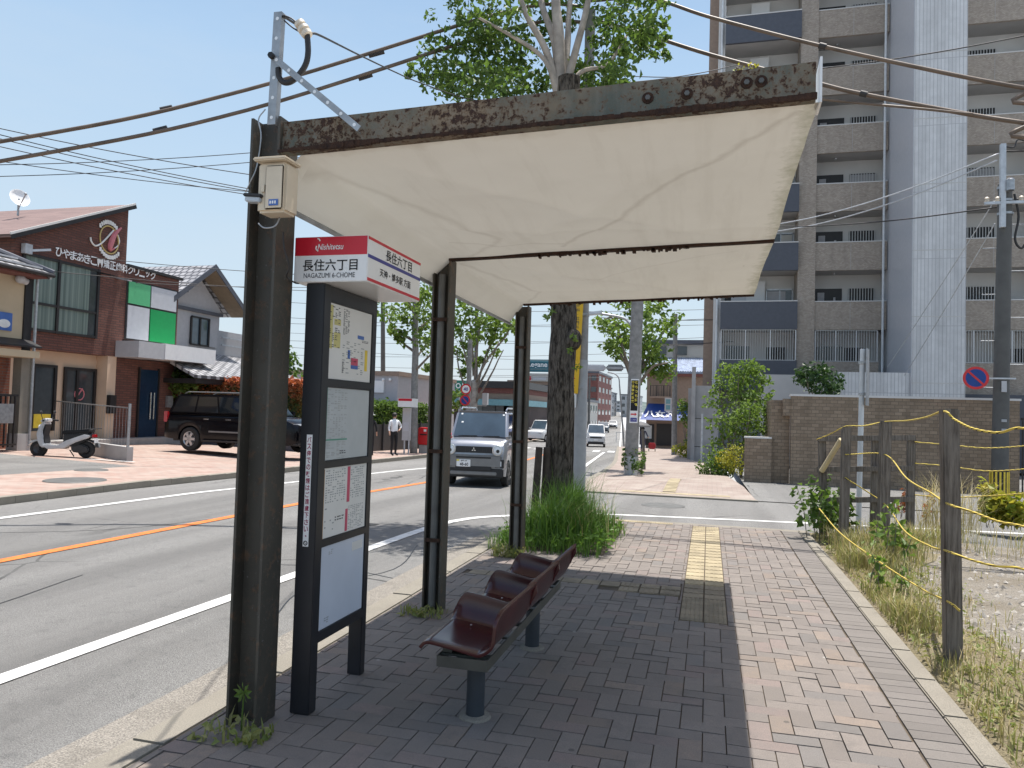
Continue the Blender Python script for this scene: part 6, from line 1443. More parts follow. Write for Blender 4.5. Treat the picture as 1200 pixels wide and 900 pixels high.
def car(name, label, loc, rz, L, Wd, Hh, paint_, P, group=None, detail=True):
    """forward is -Y in the car's own space; P holds the profile numbers"""
    root = thing(name, label, P.get('cat', 'car'), loc, rz, group)
    hw = Wd/2; belt = P['belt']; hood = P['hood']; cowl = P['cowl']; r = P['r']; fa, ra = P['fa'], P['ra']; gc = P.get('gc', .2); rear = P.get('rear', .06)
    def ztop(f):
        if f < cowl: t = f/cowl; return P['nose']+(hood-P['nose'])*min(1, (t/.28))**.5+(belt-hood)*max(0, (t-.28)/.72)
        if f > L-.12: return belt-(.12-(L-f))*.5
        return belt
    def zbot(f):
        for c in (fa, ra):
            d = abs(f-c); R_ = r*1.16
            if d < R_: return max(gc, r+math.sqrt(R_*R_-d*d)*.98)
        if f < fa: return gc+.08*(1-f/fa)
        return gc+(.1*(f-ra)/(L-ra) if f > ra else 0)
    def wid(f):
        k = hw
        if f < .35: k -= P.get('taper', .12)*((.35-f)/.35)**2
        if f > L-.25: k -= .06*((f-L+.25)/.25)**2
        return k
    st = sorted(set([0, .03, .08, .15, .25, .35]+[L-.25, L-.12, L-.05, L]+[i*L/26 for i in range(1, 26)]+[c+r*1.16*math.cos(math.pi*i/14) for c in (fa, ra) for i in range(15)]))
    st = [s for s in st if 0 <= s <= L]
    mb = MB(); rows = []
    for f in st:
        zt, zb5, k = ztop(f), zbot(f), wid(f); y = f-0
        zb5 = min(zb5, zt-.1); dz = zt-zb5
        sec = [(0, zt), (k*.55, zt-.005), (k*.84, zt-.02), (k*.94, zt-.05), (k*.985, zt-min(.13, dz*.4)), (k, zt-min(.3, dz*.6)), (k*1.0, zb5+dz*.25), (k*.985, zb5+.02), (k*.97, zb5), (0, zb5)]
        rows.append([(x, y, z) for x, z in sec]+[(-x, y, z) for x, z in sec[-2:0:-1]])
    n = len(rows[0]); b = 0
    for rw in rows: mb.v += [V(p) for p in rw]
    for i in range(len(rows)-1):
        for k in range(n): k2 = (k+1) % n; mb.f.append([i*n+k, (i+1)*n+k, (i+1)*n+k2, i*n+k2]); mb.m.append(0); mb.c.append(None)
    mb.f.append(list(range(n))); mb.f.append([(len(rows)-1)*n+k for k in range(n-1, -1, -1)]); mb.m += [0, 0]; mb.c += [None, None]
    body = mb.build('body', paint_, root, world=False, smooth=True)
    # greenhouse
    wb, wr = hw*.955, hw*P.get('wr', .82); f0, f1, ft0, ft1 = cowl, L-rear, P['ws'], L-P.get('rt', .2); zb0 = belt-.03; zr = Hh
    B = [(-wb, f0, zb0), (wb, f0, zb0), (wb, f1, zb0), (-wb, f1, zb0)]; T_ = [(-wr, ft0, zr-.03), (wr, ft0, zr-.03), (wr, ft1, zr-.03), (-wr, ft1, zr-.03)]
    mb = MB(); mb._a(B+T_, [(0, 1, 5, 4), (1, 2, 6, 5), (2, 3, 7, 6), (3, 0, 4, 7), (4, 5, 6, 7), (3, 2, 1, 0)])
    mb.build('roof', P.get('roofm', paint_), root, world=False, bevel=.06, smooth=True, seg=3)
    def pane(nm, a, b, c, d, u0, u1, v0, v1, par=root, m_='glass_dark', off=.006, th=.004):
        a, b, c, d = V(a), V(b), V(c), V(d)          # a,b bottom; d,c top
        q = lambda u, v: a.lerp(b, u).lerp(d.lerp(c, u), v)
        nn = (b-a).cross(d-a).normalized()*off; mb = MB()
        pts = [q(u0, v0)+nn, q(u1, v0)+nn, q(u1, v1)+nn, q(u0, v1)+nn]; mb.prism([p-nn*.6 for p in pts], 0, nn*.6); return mb.build(nm, m_, par, world=False)
    gl = P.get('glass', 'glass_dark')
    w_ = pane('windshield', B[0], B[1], T_[1], T_[0], .05, .95, .1, .93, root, P.get('wsm', 'glass_blue'))
    for s in P.get('sides', ((.06, .46), (.49, .74), (.77, .96))):
        pane('side_window', B[1], B[2], T_[2], T_[1], s[0], s[1], .14, .88, root, gl); pane('side_window', B[3], B[0], T_[0], T_[3], 1-s[1], 1-s[0], .14, .88, root, gl)
    pane('rear_window', B[2], B[3], T_[3], T_[2], .08, .92, .15, .9, root, gl)
    for x, s in ((hw-P.get('tw', .2)/2-.0, 1), (-(hw-P.get('tw', .2)/2), -1)):
        for y in (fa, ra): wheel(root, x, y, r, P.get('tw', .2), s, P.get('rim', 'rim'), P.get('sp', 6))
    mb = MB(); mb.box(-hw*.86, hw*.86, .3, L-.3, gc-.02+.02, r+.1); mb.build('underbody', 'car_trim', root, world=False)
    for s in (1, -1):
        mb = MB(); x = s*(hw+.09); y = cowl+.22; mb.obox((x, y, belt+.09), (1, 0, 0), (0, 1, 0), (0, 0, 1), .085, .05, .075); mb.build('mirror', P.get('mir', paint_), root, world=False, bevel=.02)
    return root, dict(hw=hw, L=L, B=B, T=T_, body=body, pane=pane, wid=wid)
def bx_(root, nm, m_, x0, x1, y0, y1, z0, z1, bev=.008, par=None):
    mb = MB(); mb.box(x0, x1, y0, y1, z0, z1); return mb.build(nm, m_, par or root, world=False, bevel=bev)
def disc(root, nm, m_, c, prof_, ax=(0, -1, 0), n=24, par=None):
    mb = MB(); mb.lathe(prof_, c, ax, n=n); return mb.build(nm, m_, par or root, world=False, smooth=True)
# silver kei wagon coming towards the camera
KP = dict(belt=1.14, hood=1.08, nose=.90, cowl=.55, ws=.92, r=.29, fa=.62, ra=2.98, wr=.86, rt=.12, taper=.05, tw=.16, rim='rim_dark', sp=6, mir='car_trim', roofm='car_silver', rear=.04)
fl_ = H(592, 570, -.118); dv = V((math.sin(R(6.5)), -math.cos(R(6.5)))); rz = math.atan2(dv.x, -dv.y)
ctr = V((fl_.x, fl_.y))+dv*.62+V((-math.cos(rz), -math.sin(rz)))*.66
zr = prof(ctr.y)-.118
k, q = car('kei_wagon', 'silver boxy wagon with round headlights driving towards the bus shelter', (ctr.x, ctr.y, zr), rz, 3.395, 1.475, 1.80, 'car_silver', KP)
hw = q['hw']
bx_(k, 'grille', 'car_trim', -.43, .43, -.028, .06, .80, .945); 
mb = MB()
for i in range(9): mb.box(-.41+i*.1, -.395+i*.1, -.034, -.0285, .81, .935)
mb.build('grille_bars', 'iron', k, world=False)
for s in (1, -1):
    h_ = disc(k, 'headlight', 'lamp_glass', (s*.555, -.02, .865), [(.0, .02), (.07, .018), (.1, .0), (.1, -.06)], par=k)
    disc(k, 'headlight_ring', 'chrome', (s*.555, -.02, .865), [(.098, -.03), (.122, -.03), (.122, .012), (.1, .014), (.098, .0)], par=h_)
    disc(k, 'headlight_core', 'frame_dark', (s*.565, -.02, .85), [(.04, .014), (.04, .0215), (0, .0225)], par=h_)
    fl2 = bx_(k, 'fog_lamp', 'car_trim', s*.6-.105, s*.6+.105, -.02, .08, .46, .66); bx_(k, 'fog_lens', 'lamp_glass', s*.6-.055, s*.6+.055, -.03, -.021, .50, .62, par=fl2)
bx_(k, 'bumper', 'car_grey', -.66, .66, -.05, .05, .45, .755, .03)
bx_(k, 'bumper_slot', 'car_trim', -.42, .42, -.056, .0, .665, .72)
bx_(k, 'lower_grille', 'car_trim', -.42, .42, -.056, .03, .40, .50)
bx_(k, 'lower_bumper', 'car_trim', -.70, .70, -.03, .08, .25, .445, .02); bx_(k, 'skid_plate', 'car_grey', -.55, .55, -.052, .02, .29, .37, .015)
np_ = bx_(k, 'number_plate', 'plate_white', -.395, -.065, -.068, -.058, .475, .64, .004)
mk = MB(); mk.box(-.393, -.33, -.0695, -.0685, .6, .638); mk.build('plate_mark', 'plate_mark', np_, world=False)
text('48-60', (-.215, -.0685, .53), (1, 0, 0), (0, 0, 1), .2, .075, 'cloth_black', np_, 'lettering', .02, .001, world=False); text('福岡 580', (-.22, -.0685, .61), (1, 0, 0), (0, 0, 1), .15, .035, 'cloth_black', np_, 'lettering', .01, .001, world=False)
mb = MB()
for a in (90, 210, 330):
    d = V((math.cos(R(a)), 0, math.sin(R(a)))); e = V((-d.z, 0, d.x)); c = V((0, -.045, .872)); mb.prism([c+d*.003, c+d*.03+e*.016, c+d*.057, c+d*.03-e*.016], 0, (0, .012, 0))
mb.build('emblem', 'chrome', k, world=False)
for s in (1, -1):
    mb = MB(); mb.tube([(s*.56, 1.1, 1.79), (s*.57, 1.25, 1.85), (s*.57, 2.9, 1.85), (s*.56, 3.1, 1.79)], .02, 8); mb.build('roof_rail', 'car_silver', k, world=False)
    bx_(k, 'arch_trim', 'car_trim', s*hw-.03, s*hw+.012, .98, 2.62, .2, .34)
    bx_(k, 'door_handle', 'car_trim', s*hw-.005, s*hw+.025, 1.55, 1.75, 1.0, 1.03, .004)
q['pane']('windshield_shade', q['B'][0], q['B'][1], q['T'][1], q['T'][0], .05, .95, .92, .99, k, 'frame_dark', .008)
for u, v in ((.1, .85), (.9, .84), (.14, .55)): q['pane']('windshield_sticker', q['B'][0], q['B'][1], q['T'][1], q['T'][0], u, u+.035, v, v+.05, k, 'sign_white', .009)
mb = MB(); mb.bar((-.5, .535, 1.16), (-.05, .56, 1.175), .015, .02); mb.bar((.1, .535, 1.16), (.5, .56, 1.175), .015, .02); mb.build('wipers', 'car_trim', k, world=False)
# black off-roader in front of the hedge
SP = dict(belt=1.18, hood=1.12, nose=.86, cowl=1.25, ws=1.85, r=.38, fa=.97, ra=3.97, wr=.80, rt=.35, taper=.2, tw=.25, gc=.3, rear=.05, sides=((.10, .42), (.44, .68), (.70, .95)), wsm='glass_dark')
rr2 = CAMP+ray(214, 520)*24.2; fr2 = CAMP+ray(328, 534)*23.0
dv = V((fr2.x-rr2.x, fr2.y-rr2.y)).normalized(); rz = math.atan2(dv.x, -dv.y)
side = V((math.cos(rz), math.sin(rz)))
near_ = side if side.dot(-V((fr2.x, fr2.y))) > 0 else -side
mid_ = (V((rr2.x, rr2.y))+V((fr2.x, fr2.y)))/2; cf = mid_+dv*2.47-near_*.80
k, q = car('off_road_car', 'shiny black off road car parked in front of the red topped hedge', (cf.x, cf.y, prof(cf.y)+.17), rz, 5.02, 1.9, 1.86, 'car_black', SP)
hw = q['hw']
bx_(k, 'grille', 'chrome', -.42, .42, -.03, .05, .78, 1.0, .02)
mb = MB()
for i in range(6): mb.box(-.36+i*.13, -.29+i*.13, -.036, -.031, .8, .98)
mb.build('grille_bars', 'car_trim', k, world=False)
mb = MB(); mb.lathe([(.05, 0), (.07, 0), (.07, .01), (.05, .01)], (0, -.037, .9), (0, -1, 0), n=16); mb.build('emblem', 'chrome', k, world=False)
for s in (1, -1):
    mb = MB(); mb.prism([(s*.44, -.01, .8), (s*.78, .11, .82), (s*.82, .14, .98), (s*.44, -.01, .99)], 0, (0, .1, .0)); mb.build('headlight', 'lamp_glass', k, world=False)
    disc(k, 'fog_lamp', 'lamp_glass', (s*.68, .06, .52), [(.0, .02), (.06, .015), (.07, -.05)])
    mb = MB(); mb.box(s*hw-.09*(s > 0)-.0*(s < 0), s*hw+.09*(s < 0)+.0*(s > 0), 4.86, 5.035, .9, 1.25); mb.build('tail_lamp', 'lamp_red', k, world=False, bevel=.02)
    bx_(k, 'side_step', 'car_trim', min(s*hw, s*(hw+.06)), max(s*hw, s*(hw+.06)), 1.5, 3.45, .32, .38)
    for y in (2.35, 3.2): bx_(k, 'door_handle', 'chrome', min(s*(hw-.01), s*(hw+.03)), max(s*(hw-.01), s*(hw+.03)), y, y+.2, 1.02, 1.05, .004)
    bx_(k, 'side_trim', 'car_grey', min(s*(hw-.002), s*(hw+.012)), max(s*(hw-.002), s*(hw+.012)), 1.4, 3.2, .62, .67, .003)
    mb = MB(); mb.tube([(s*.66, 1.9, 1.84), (s*.68, 2.05, 1.90), (s*.68, 4.3, 1.90), (s*.66, 4.45, 1.84)], .018, 8); mb.build('roof_rail', 'car_grey', k, world=False)
bx_(k, 'bumper', 'car_black', -.84, .84, -.06, .12, .42, .76, .05); bx_(k, 'lower_bumper', 'car_trim', -.8, .8, -.02, .2, .30, .415, .03)
np_ = bx_(k, 'number_plate', 'plate_white', -.165, .165, -.075, -.062, .55, .715, .004)
mb = MB(); mb.box(-.1, .1, -.0765, -.0755, .58, .63); mb.build('plate_print', 'ink', np_, world=False)
# white vans and other traffic down the road
def traffic(name, label, px, py, rz, paint_, kind, group='vehicles coming down the road'):
    p = H(px, py, -.118)
    if kind == 'van': P = dict(belt=1.05, hood=1.0, nose=.8, cowl=.75, ws=1.35, r=.3, fa=.75, ra=3.2, wr=.84, rt=.2, taper=.1, tw=.17, cat='van'); d = (4.1, 1.68, 1.82)
    elif kind == 'mini': P = dict(belt=1.05, hood=1.0, nose=.82, cowl=.6, ws=1.1, r=.29, fa=.6, ra=3.0, wr=.84, rt=.15, taper=.08, tw=.16, cat='van'); d = (3.4, 1.48, 1.78)
    elif kind == 'suv': P = dict(belt=1.08, hood=1.02, nose=.8, cowl=1.1, ws=1.7, r=.34, fa=.85, ra=3.4, wr=.8, rt=.4, taper=.15, tw=.2, cat='car'); d = (4.4, 1.8, 1.68)
    else: P = dict(belt=.95, hood=.9, nose=.7, cowl=1.0, ws=1.65, r=.31, fa=.8, ra=3.2, wr=.78, rt=.7, taper=.15, tw=.18, cat='car', rear=.3); d = (4.1, 1.7, 1.5)
    k, q = car(name, label, (p.x, p.y, prof(p.y)-.118), rz, d[0], d[1], d[2], paint_, P, group)
    bx_(k, 'grille', 'car_trim', -.45, .45, -.02, .05, P['nose']-.14, P['nose']-.02); bx_(k, 'lower_bumper', 'car_trim', -.6, .6, -.03, .06, .24, .48 if kind != 'mini' else .42)
    for s in (1, -1): bx_(k, 'headlight', 'lamp_glass', s*.58-.14, s*.58+.14, .0, .1, P['nose']-.14, P['nose']+.0)
    bx_(k, 'number_plate', 'plate_white', -.165, .165, -.045, -.031, .5, .63)
    return k
traffic('van', 'white van half hidden behind the grey pole under the yellow banner', 664, 538, R(8), 'car_white', 'van')
traffic('van', 'small white van with dark lower bumper at the crosswalk', 698, 524, R(8), 'car_white', 'mini')
traffic('car', 'dark blue grey car following the small white van', 707, 507, R(8), 'car_dark', 'suv')
traffic('car', 'white car farthest back in the line of oncoming traffic', 718, 502, R(7), 'car_white', 'sedan')
# parked cars in the restaurant car park
def parked(name, label, px, py, Y, rz, paint_, kind='sedan', g='cars parked in the restaurant car park'):
    p = at(px, py, Y); P = dict(belt=.95, hood=.9, nose=.68, cowl=1.0, ws=1.65, r=.31, fa=.8, ra=3.2, wr=.78, rt=.7, taper=.15, tw=.18, rear=.3); d = (4.1, 1.7, 1.5)
    if kind == 'van': P = dict(belt=1.05, hood=1.0, nose=.8, cowl=.7, ws=1.3, r=.3, fa=.75, ra=3.2, wr=.84, rt=.2, taper=.1, tw=.17, cat='van'); d = (4.2, 1.7, 1.95)
    k, q = car(name, label, (p.x, Y, prof(Y)-.045), rz, d[0], d[1], d[2], paint_, P, g)
    for s in (1, -1): bx_(k, 'headlight', 'lamp_glass', s*.58-.14, s*.58+.14, .0, .1, P['nose']-.12, P['nose']-.0)
parked('car', 'white parked car behind the red post box, farthest back of three', 503, 505, 58, R(70), 'car_white', 'van')
parked('car', 'white parked car between the pollarded tree and the middle shelter post', 503, 508, 49, R(62), 'car_white')
parked('car', 'dark blue parked car just behind the red post box', 497, 512, 41, R(58), 'car_dark')
parked('car', 'silver parked car low behind the red post box', 498, 520, 36.5, R(60), 'car_silver')
parked('car', 'white parked car left of the silver wagon windscreen', 523, 507, 50, R(40), 'car_white')
parked('car', 'red parked car above the silver wagon bonnet edge', 527, 500, 57, R(60), 'car_red')
parked('car', 'dark red parked car low behind the silver wagon', 520, 512, 43, R(60), 'car_red')
parked('van', 'white van parked outside the half timbered shop', 626, 512, 66, R(-14), 'car_white', 'van')
parked('van', 'second white van further back outside the half timbered shop', 640, 508, 73, R(-14), 'car_white', 'van')
# ------------------------------------------------------------------ scooter
so_ = H(73, 536, .065); sc_ = thing('scooter', 'white and black scooter parked beside the low block wall', 'scooter', (so_.x, so_.y, so_.z), R(-72))
# own space: forward -Y; image shows it facing left
def sbx(nm, m_, pts, w, bev=.02, par=None):
    mb = MB(); mb.prism([(-w/2, y, z) for y, z in pts], 0, (w, 0, 0)); return mb.build(nm, m_, par or sc_, world=False, bevel=bev, smooth=True)
for y, nm in ((-.62, 'front'), (.62, 'rear')):
    mb = MB(); mb.lathe([(.13, -.05), (.2, -.05), (.225, -.02), (.225, .02), (.2, .05), (.13, .05)], (0, y, .225), (1, 0, 0), n=22); t = mb.build('tyre', 'tyre', sc_, world=False, smooth=True)
    mb = MB(); mb.lathe([(.13, .045), (.11, .03), (.04, .02), (.04, .05), (0, .05)], (0, y, .225), (1, 0, 0), n=18); mb.lathe([(.13, .045), (.11, .03), (.04, .02), (.04, .05), (0, .05)], (0, y, .225), (-1, 0, 0), n=18); mb.build('rim', 'rim_dark', t, world=False, smooth=True)
sbx('front_fender', 'scooter_white', [(-.90, .3), (-.82, .42), (-.62, .48), (-.45, .42), (-.5, .38), (-.62, .42), (-.78, .38)], .13)
sbx('leg_shield', 'scooter_white', [(-.58, .42), (-.62, .62), (-.55, .86), (-.45, .95), (-.40, .93), (-.47, .72), (-.42, .40), (-.36, .26), (-.50, .27)], .36, .03)
sbx('inner_shield', 'car_trim', [(-.46, .36), (-.50, .6), (-.42, .88), (-.39, .87), (-.44, .6), (-.39, .38)], .30)
sbx('floorboard', 'car_trim', [(-.42, .24), (-.42, .31), (.08, .31), (.12, .24)], .32)
sbx('side_trim', 'scooter_white', [(-.44, .30), (-.40, .36), (-.05, .33), (.15, .46), (.62, .64), (.78, .62), (.74, .55), (.4, .42), (.1, .25), (-.3, .22)], .37, .02)
sbx('rear_body', 'car_trim', [(.06, .3), (.06, .62), (.72, .68), (.80, .60), (.55, .42), (.3, .3)], .28, .03)
sbx('seat', 'cloth_black', [(.02, .62), (.0, .70), (.12, .735), (.45, .755), (.74, .775), (.80, .74), (.76, .685)], .27, .03)
sbx('engine', 'iron', [(.28, .16), (.25, .32), (.5, .38), (.72, .3), (.74, .18), (.6, .12)], .24, .03)
mb = MB(); mb.cyl((-.19, .5, .24), (-.19, .86, .34), .055, .065, 12); mb.build('muffler', 'galv', sc_, world=False)
mb = MB(); mb.tube([(-.34, -.36, .98), (-.2, -.44, 1.0), (0, -.47, .97), (.2, -.44, 1.0), (.34, -.36, .98)], .018, 8); hb2 = mb.build('handlebar', 'iron', sc_, world=False)
for s in (1, -1): mb = MB(); mb.cyl((s*.24, -.41, .99), (s*.36, -.35, .98), .024, n=10); mb.build('grip', 'cloth_black', hb2, world=False); mb = MB(); mb.tube([(s*.22, -.43, 1.0), (s*.27, -.45, 1.12), (s*.30, -.44, 1.17)], .009, 6); mb.ball((s*.32, -.43, 1.2), .06, 10, 0, (1.1, .3, .8)); mb.build('mirror', 'iron', hb2, world=False)
sbx('handlebar_cover', 'scooter_white', [(-.58, .93), (-.55, 1.01), (-.42, 1.05), (-.34, 1.0), (-.40, .92)], .26, .03)
mb = MB(); mb.ball((0, -.6, .8), .08, 12, 0, (1.3, .5, .9)); mb.build('headlight', 'lamp_glass', sc_, world=False, smooth=True)
mb = MB(); mb.tube([(-.1, .55, .77), (-.1, .95, .80), (.1, .95, .80), (.1, .55, .77)], .013, 8); mb.bar((-.1, .8, .79), (.1, .8, .79), .03, .012); mb.build('rear_rack', 'iron', sc_, world=False)
bx = MB(); bx.box(-.1, .1, .79, .85, .56, .64); bx.build('tail_lamp', 'lamp_red', sc_, world=False, bevel=.01)
bx = MB(); bx.box(-.1, .1, .86, .875, .40, .53); bx.build('number_plate', 'plate_white', sc_, world=False)
sbx('rear_fender', 'car_trim', [(.45, .44), (.7, .5), (.88, .42), (.92, .28), (.86, .4), (.7, .46)], .14, .01)
mb = MB(); mb.tube([(-.12, .12, .2), (-.2, .2, .02)], .015, 8); mb.build('side_stand', 'iron', sc_, world=False)
# ------------------------------------------------------------------ people
def person(label, base, rz, pose, mats_z, parts, h=1.65):
    t = thing('person', label, 'person', base, rz); k = h/1.7
    J = dict(pel=(0, 0, .93), waist=(0, 0, 1.08), chest=(0, .01, 1.28), neck=(0, .01, 1.44), nk2=(0, 0, 1.50), head=(0, -.01, 1.58), top=(0, 0, 1.67),
             hl=(.09, 0, .90), kl=(.10, -.02, .50), al=(.10, .02, .09), tl=(.11, -.14, .03), hr=(-.09, 0, .90), kr=(-.10, -.02, .50), ar=(-.10, .02, .09), tr=(-.11, -.14, .03),
             sl=(.18, .01, 1.38), el=(.24, .03, 1.12), wl=(.25, -.05, .88), fl=(.25, -.08, .79), sr=(-.18, .01, 1.38), er=(-.24, .03, 1.12), wr=(-.25, -.05, .88), fr=(-.25, -.08, .79))
    J.update(pose)
    Rr = dict(pel=.13, waist=.12, chest=.14, neck=.06, nk2=.05, head=.095, top=.06, hl=.09, kl=.06, al=.042, tl=.035, hr=.09, kr=.06, ar=.042, tr=.035, sl=.06, el=.045, wl=.032, fl=.03, sr=.06, er=.045, wr=.032, fr=.03)
    E = [('pel', 'waist'), ('waist', 'chest'), ('chest', 'neck'), ('neck', 'nk2'), ('nk2', 'head'), ('head', 'top'), ('pel', 'hl'), ('hl', 'kl'), ('kl', 'al'), ('al', 'tl'), ('pel', 'hr'), ('hr', 'kr'), ('kr', 'ar'), ('ar', 'tr'), ('chest', 'sl'), ('sl', 'el'), ('el', 'wl'), ('wl', 'fl'), ('chest', 'sr'), ('sr', 'er'), ('er', 'wr'), ('wr', 'fr')]
    names = list(J); me = bpy.data.meshes.new('body'); me.from_pydata([tuple(c*k for c in J[n]) for n in names], [(names.index(a), names.index(b)) for a, b in E], [])
    o = bpy.data.objects.new('body', me); COL.objects.link(o); md = o.modifiers.new('s', 'SKIN'); sv = me.skin_vertices[0].data
    for n, s_ in zip(names, sv): s_.radius = (Rr[n]*k, Rr[n]*k); s_.use_root = (n == 'pel')
    o.modifiers.new('u', 'SUBSURF').levels = 2
    bpy.context.view_layer.update(); dg = bpy.context.evaluated_depsgraph_get(); me2 = bpy.data.meshes.new_from_object(o.evaluated_get(dg)); bpy.data.objects.remove(o)
    for m_ in mats_z['mats']: me2.materials.append(MATS[m_])
    hp = [V(J[n])*k for n in ('wl', 'fl', 'wr', 'fr')]
    for p in me2.polygons:
        c = p.center; p.use_smooth = True; p.material_index = mats_z['fn'](c/k, min((c-h_).length for h_ in hp))
    me2.name = 'body'; o = bpy.data.objects.new('body', me2); COL.objects.link(o); o.parent = t; ROOTM[o.name] = ROOTM[t.name]
    for nm, m_, fn in parts:
        mb = MB(); fn(mb, k, J); mb.build(nm, m_, t, world=False, smooth=True)
    return t
p = H(461, 534)
fnA = lambda c, hd: 0 if (c.z > 1.47 or hd < .1) else (1 if c.z > .97 else (2 if c.z > .07 else 3))
def hair_(mb, k, J): h_ = V(J['head'])*k; mb.ball(h_+V((0, .02, .035)), .112*k, 14, 0, (.95, 1.0, .95))
def face_(mb, k, J):
    h_ = V(J['head'])*k; mb.ball(h_+V((0, -.098*k, -.005)), .018*k, 8, 0, (.8, 1.1, 1.2))
person('person in white shirt and black trousers standing by the opposite bus stop', p, R(60), dict(el=(.38, .06, 1.17), wl=(.24, -.02, 1.02), fl=(.17, -.05, .99), wr=(-.27, -.06, .9), fr=(-.27, -.09, .8)), dict(mats=['skin', 'shirt', 'cloth_black', 'cloth_black'], fn=fnA), [('hair', 'hair', hair_), ('nose', 'skin', face_)], 1.68)
p = H(433, 534)
def hat_(mb, k, J): h_ = V(J['head'])*k; mb.lathe([(.2, .06), (.11, .075), (.1, .15), (.05, .18), (0, .18)], h_, n=18)
person('person in white hat and dark clothes half hidden behind the timetable board', p, R(200), dict(el=(.3, -.1, 1.2), wl=(.38, -.3, 1.15), fl=(.4, -.38, 1.15)), dict(mats=['skin', 'cloth_black', 'cloth_black', 'cloth_black'], fn=fnA), [('hat', 'panel_whitegrey', hat_)], 1.62)
p = H(753, 529)
um = person('person in navy clothes with a parasol walking away at the pavement end', p, R(165), dict(head=(0, -.06, 1.52), top=(0, -.07, 1.62), nk2=(0, -.04, 1.46), el=(.22, -.06, 1.14), wl=(.12, -.24, 1.18), fl=(.1, -.3, 1.24), kr=(-.1, -.14, .52), ar=(-.1, -.02, .12), er=(-.28, -.1, 1.1), wr=(-.3, -.26, .95), fr=(-.3, -.34, .93)), dict(mats=['skin', 'cloth_navy', 'cloth_navy', 'cloth_black'], fn=fnA), [('hair', 'hair', hair_)], 1.58)
pa = thing('parasol', 'grey parasol held over the person at the pavement end', 'umbrella', p+V((0, 0, 1.2)))
mb = MB(); c = p+V((-.15, .05, 1.55)); mb.lathe([(.62, 0), (.58, .1), (.42, .22), (.2, .3), (0, .33), (.0, .325), (.2, .293), (.42, .21), (.57, .09), (.62, 0)], c, n=10); mb.build('canopy', 'umbrella_grey', pa)
mb = MB(); mb.cyl(c+V((0, 0, -.45)), c+V((0, 0, .4)), .012, n=8); mb.build('shaft', 'iron', pa)
ct = thing('shopping_cart', 'small red wheeled shopping trolley pulled beside the parasol walker', 'cart', H(764, 529))
c = H(764, 529); mb = MB(); mb.box(c.x-.22, c.x+.22, c.y-.15, c.y+.15, c.z+.15, c.z+.55); mb.build('bag', 'cart_red', ct, bevel=.06)
mb = MB()
for s in (-1, 1): mb.lathe([(.09, -.02), (.09, .02), (0, .02)], (c.x+s*.2, c.y, c.z+.09), (s, 0, 0), n=14)
mb.tube([(c.x-.1, c.y+.1, c.z+.5), (c.x-.35, c.y+.1, c.z+.92)], .015, 6); mb.build('wheels_and_handle', 'iron', ct)
c = H(740+4, 531); mb = MB(); mb.cyl(c, c+V((0, 0, .85)), .09, n=12); 
bo = thing('bollard', 'red and white bollard left of the parasol walker', 'bollard', H(745, 530)); c = H(745, 530); mb = MB(); mb.cyl(c+V((0, 0, -.05)), c+V((0, 0, .8)), .09, n=14); mb.build('post', 'post_red', bo)
mb = MB(); mb.cyl(c+V((0, 0, .5)), c+V((0, 0, .7)), .093, n=14); mb.build('band', 'sign_white', bo)
# ------------------------------------------------------------------ opposite stop furniture
b = H(476, 532); o2 = thing('bus_stop_sign', 'white bus stop sign with red topped name box across the road', 'bus stop sign', b)
zz = lambda py: at(476, py, b.y).z
x0, x1 = at(472, 500, b.y).x, at(481, 500, b.y).x
mb = MB(); mb.box(x0, x1, b.y-.06, b.y+.06, zz(516), zz(478)); pb = mb.build('panel', 'panel_whitegrey', o2)
mb = MB(); mb.box(x0+.05, x1-.05, b.y-.07, b.y-.061, zz(505), zz(495)); mb.build('notice', 'panel_grey', pb)
for x in (x0+.1, x1-.05): mb = MB(); mb.cyl((x, b.y, b.z-.05), (x, b.y, zz(516)), .035, n=10); mb.build('leg', 'galv_light', o2)
x2, x3 = at(467, 470, b.y-.3).x, at(484, 470, b.y-.3).x
mb = MB(); mb.box(x2, x3, b.y-.35, b.y+.25, zz(477), zz(467)); nb2 = mb.build('name_box', 'sign_white', o2)
mb = MB(); mb.box(x2+.02, x3-.03, b.y-.358, b.y-.352, zz(470), zz(467)-.01); mb.build('red_band', 'sign_red', nb2)
b = H(502, 531); pbx = thing('post_box', 'red post box on a grey block beside the opposite pavement', 'post box', b)
zz = lambda py: at(502, py, b.y).z; x0, x1 = at(492, 510, b.y).x, at(505, 510, b.y).x
mb = MB(); mb.box(x0, x1, b.y-.25, b.y+.25, zz(521), zz(501)); bd_ = mb.build('body', 'post_red', pbx, bevel=.04)
mb = MB(); mb.box(x0+.05, x1-.02, b.y-.2, b.y+.2, b.z-.1, zz(521.5)); mb.build('base', 'block_wall', pbx)
mb = MB(); c = at(498, 505, b.y-.26); mb.box(c.x-.06, c.x+.06, b.y-.262, b.y-.251, c.z-.03, c.z+.07); mb.build('plate', 'sign_white', bd_)
mb = MB(); mb.box(x0+.12, x1-.1, b.y-.258, b.y-.251, zz(510), zz(508.5)); mb.build('slot', 'frame_dark', bd_)
# ------------------------------------------------------------------ poles and road signs
def pole(name, label, base, top, r0, r1, mt, group=None, n=16):
    t = thing(name, label, 'pole', base, 0, group); mb = MB(); mb.tube([V(base)-V((0, 0, .15)), V(base).lerp(V(top), .5), V(top)], [r0, (r0+r1)/2, r1], n); mb.build('shaft', mt, t, smooth=True); return t
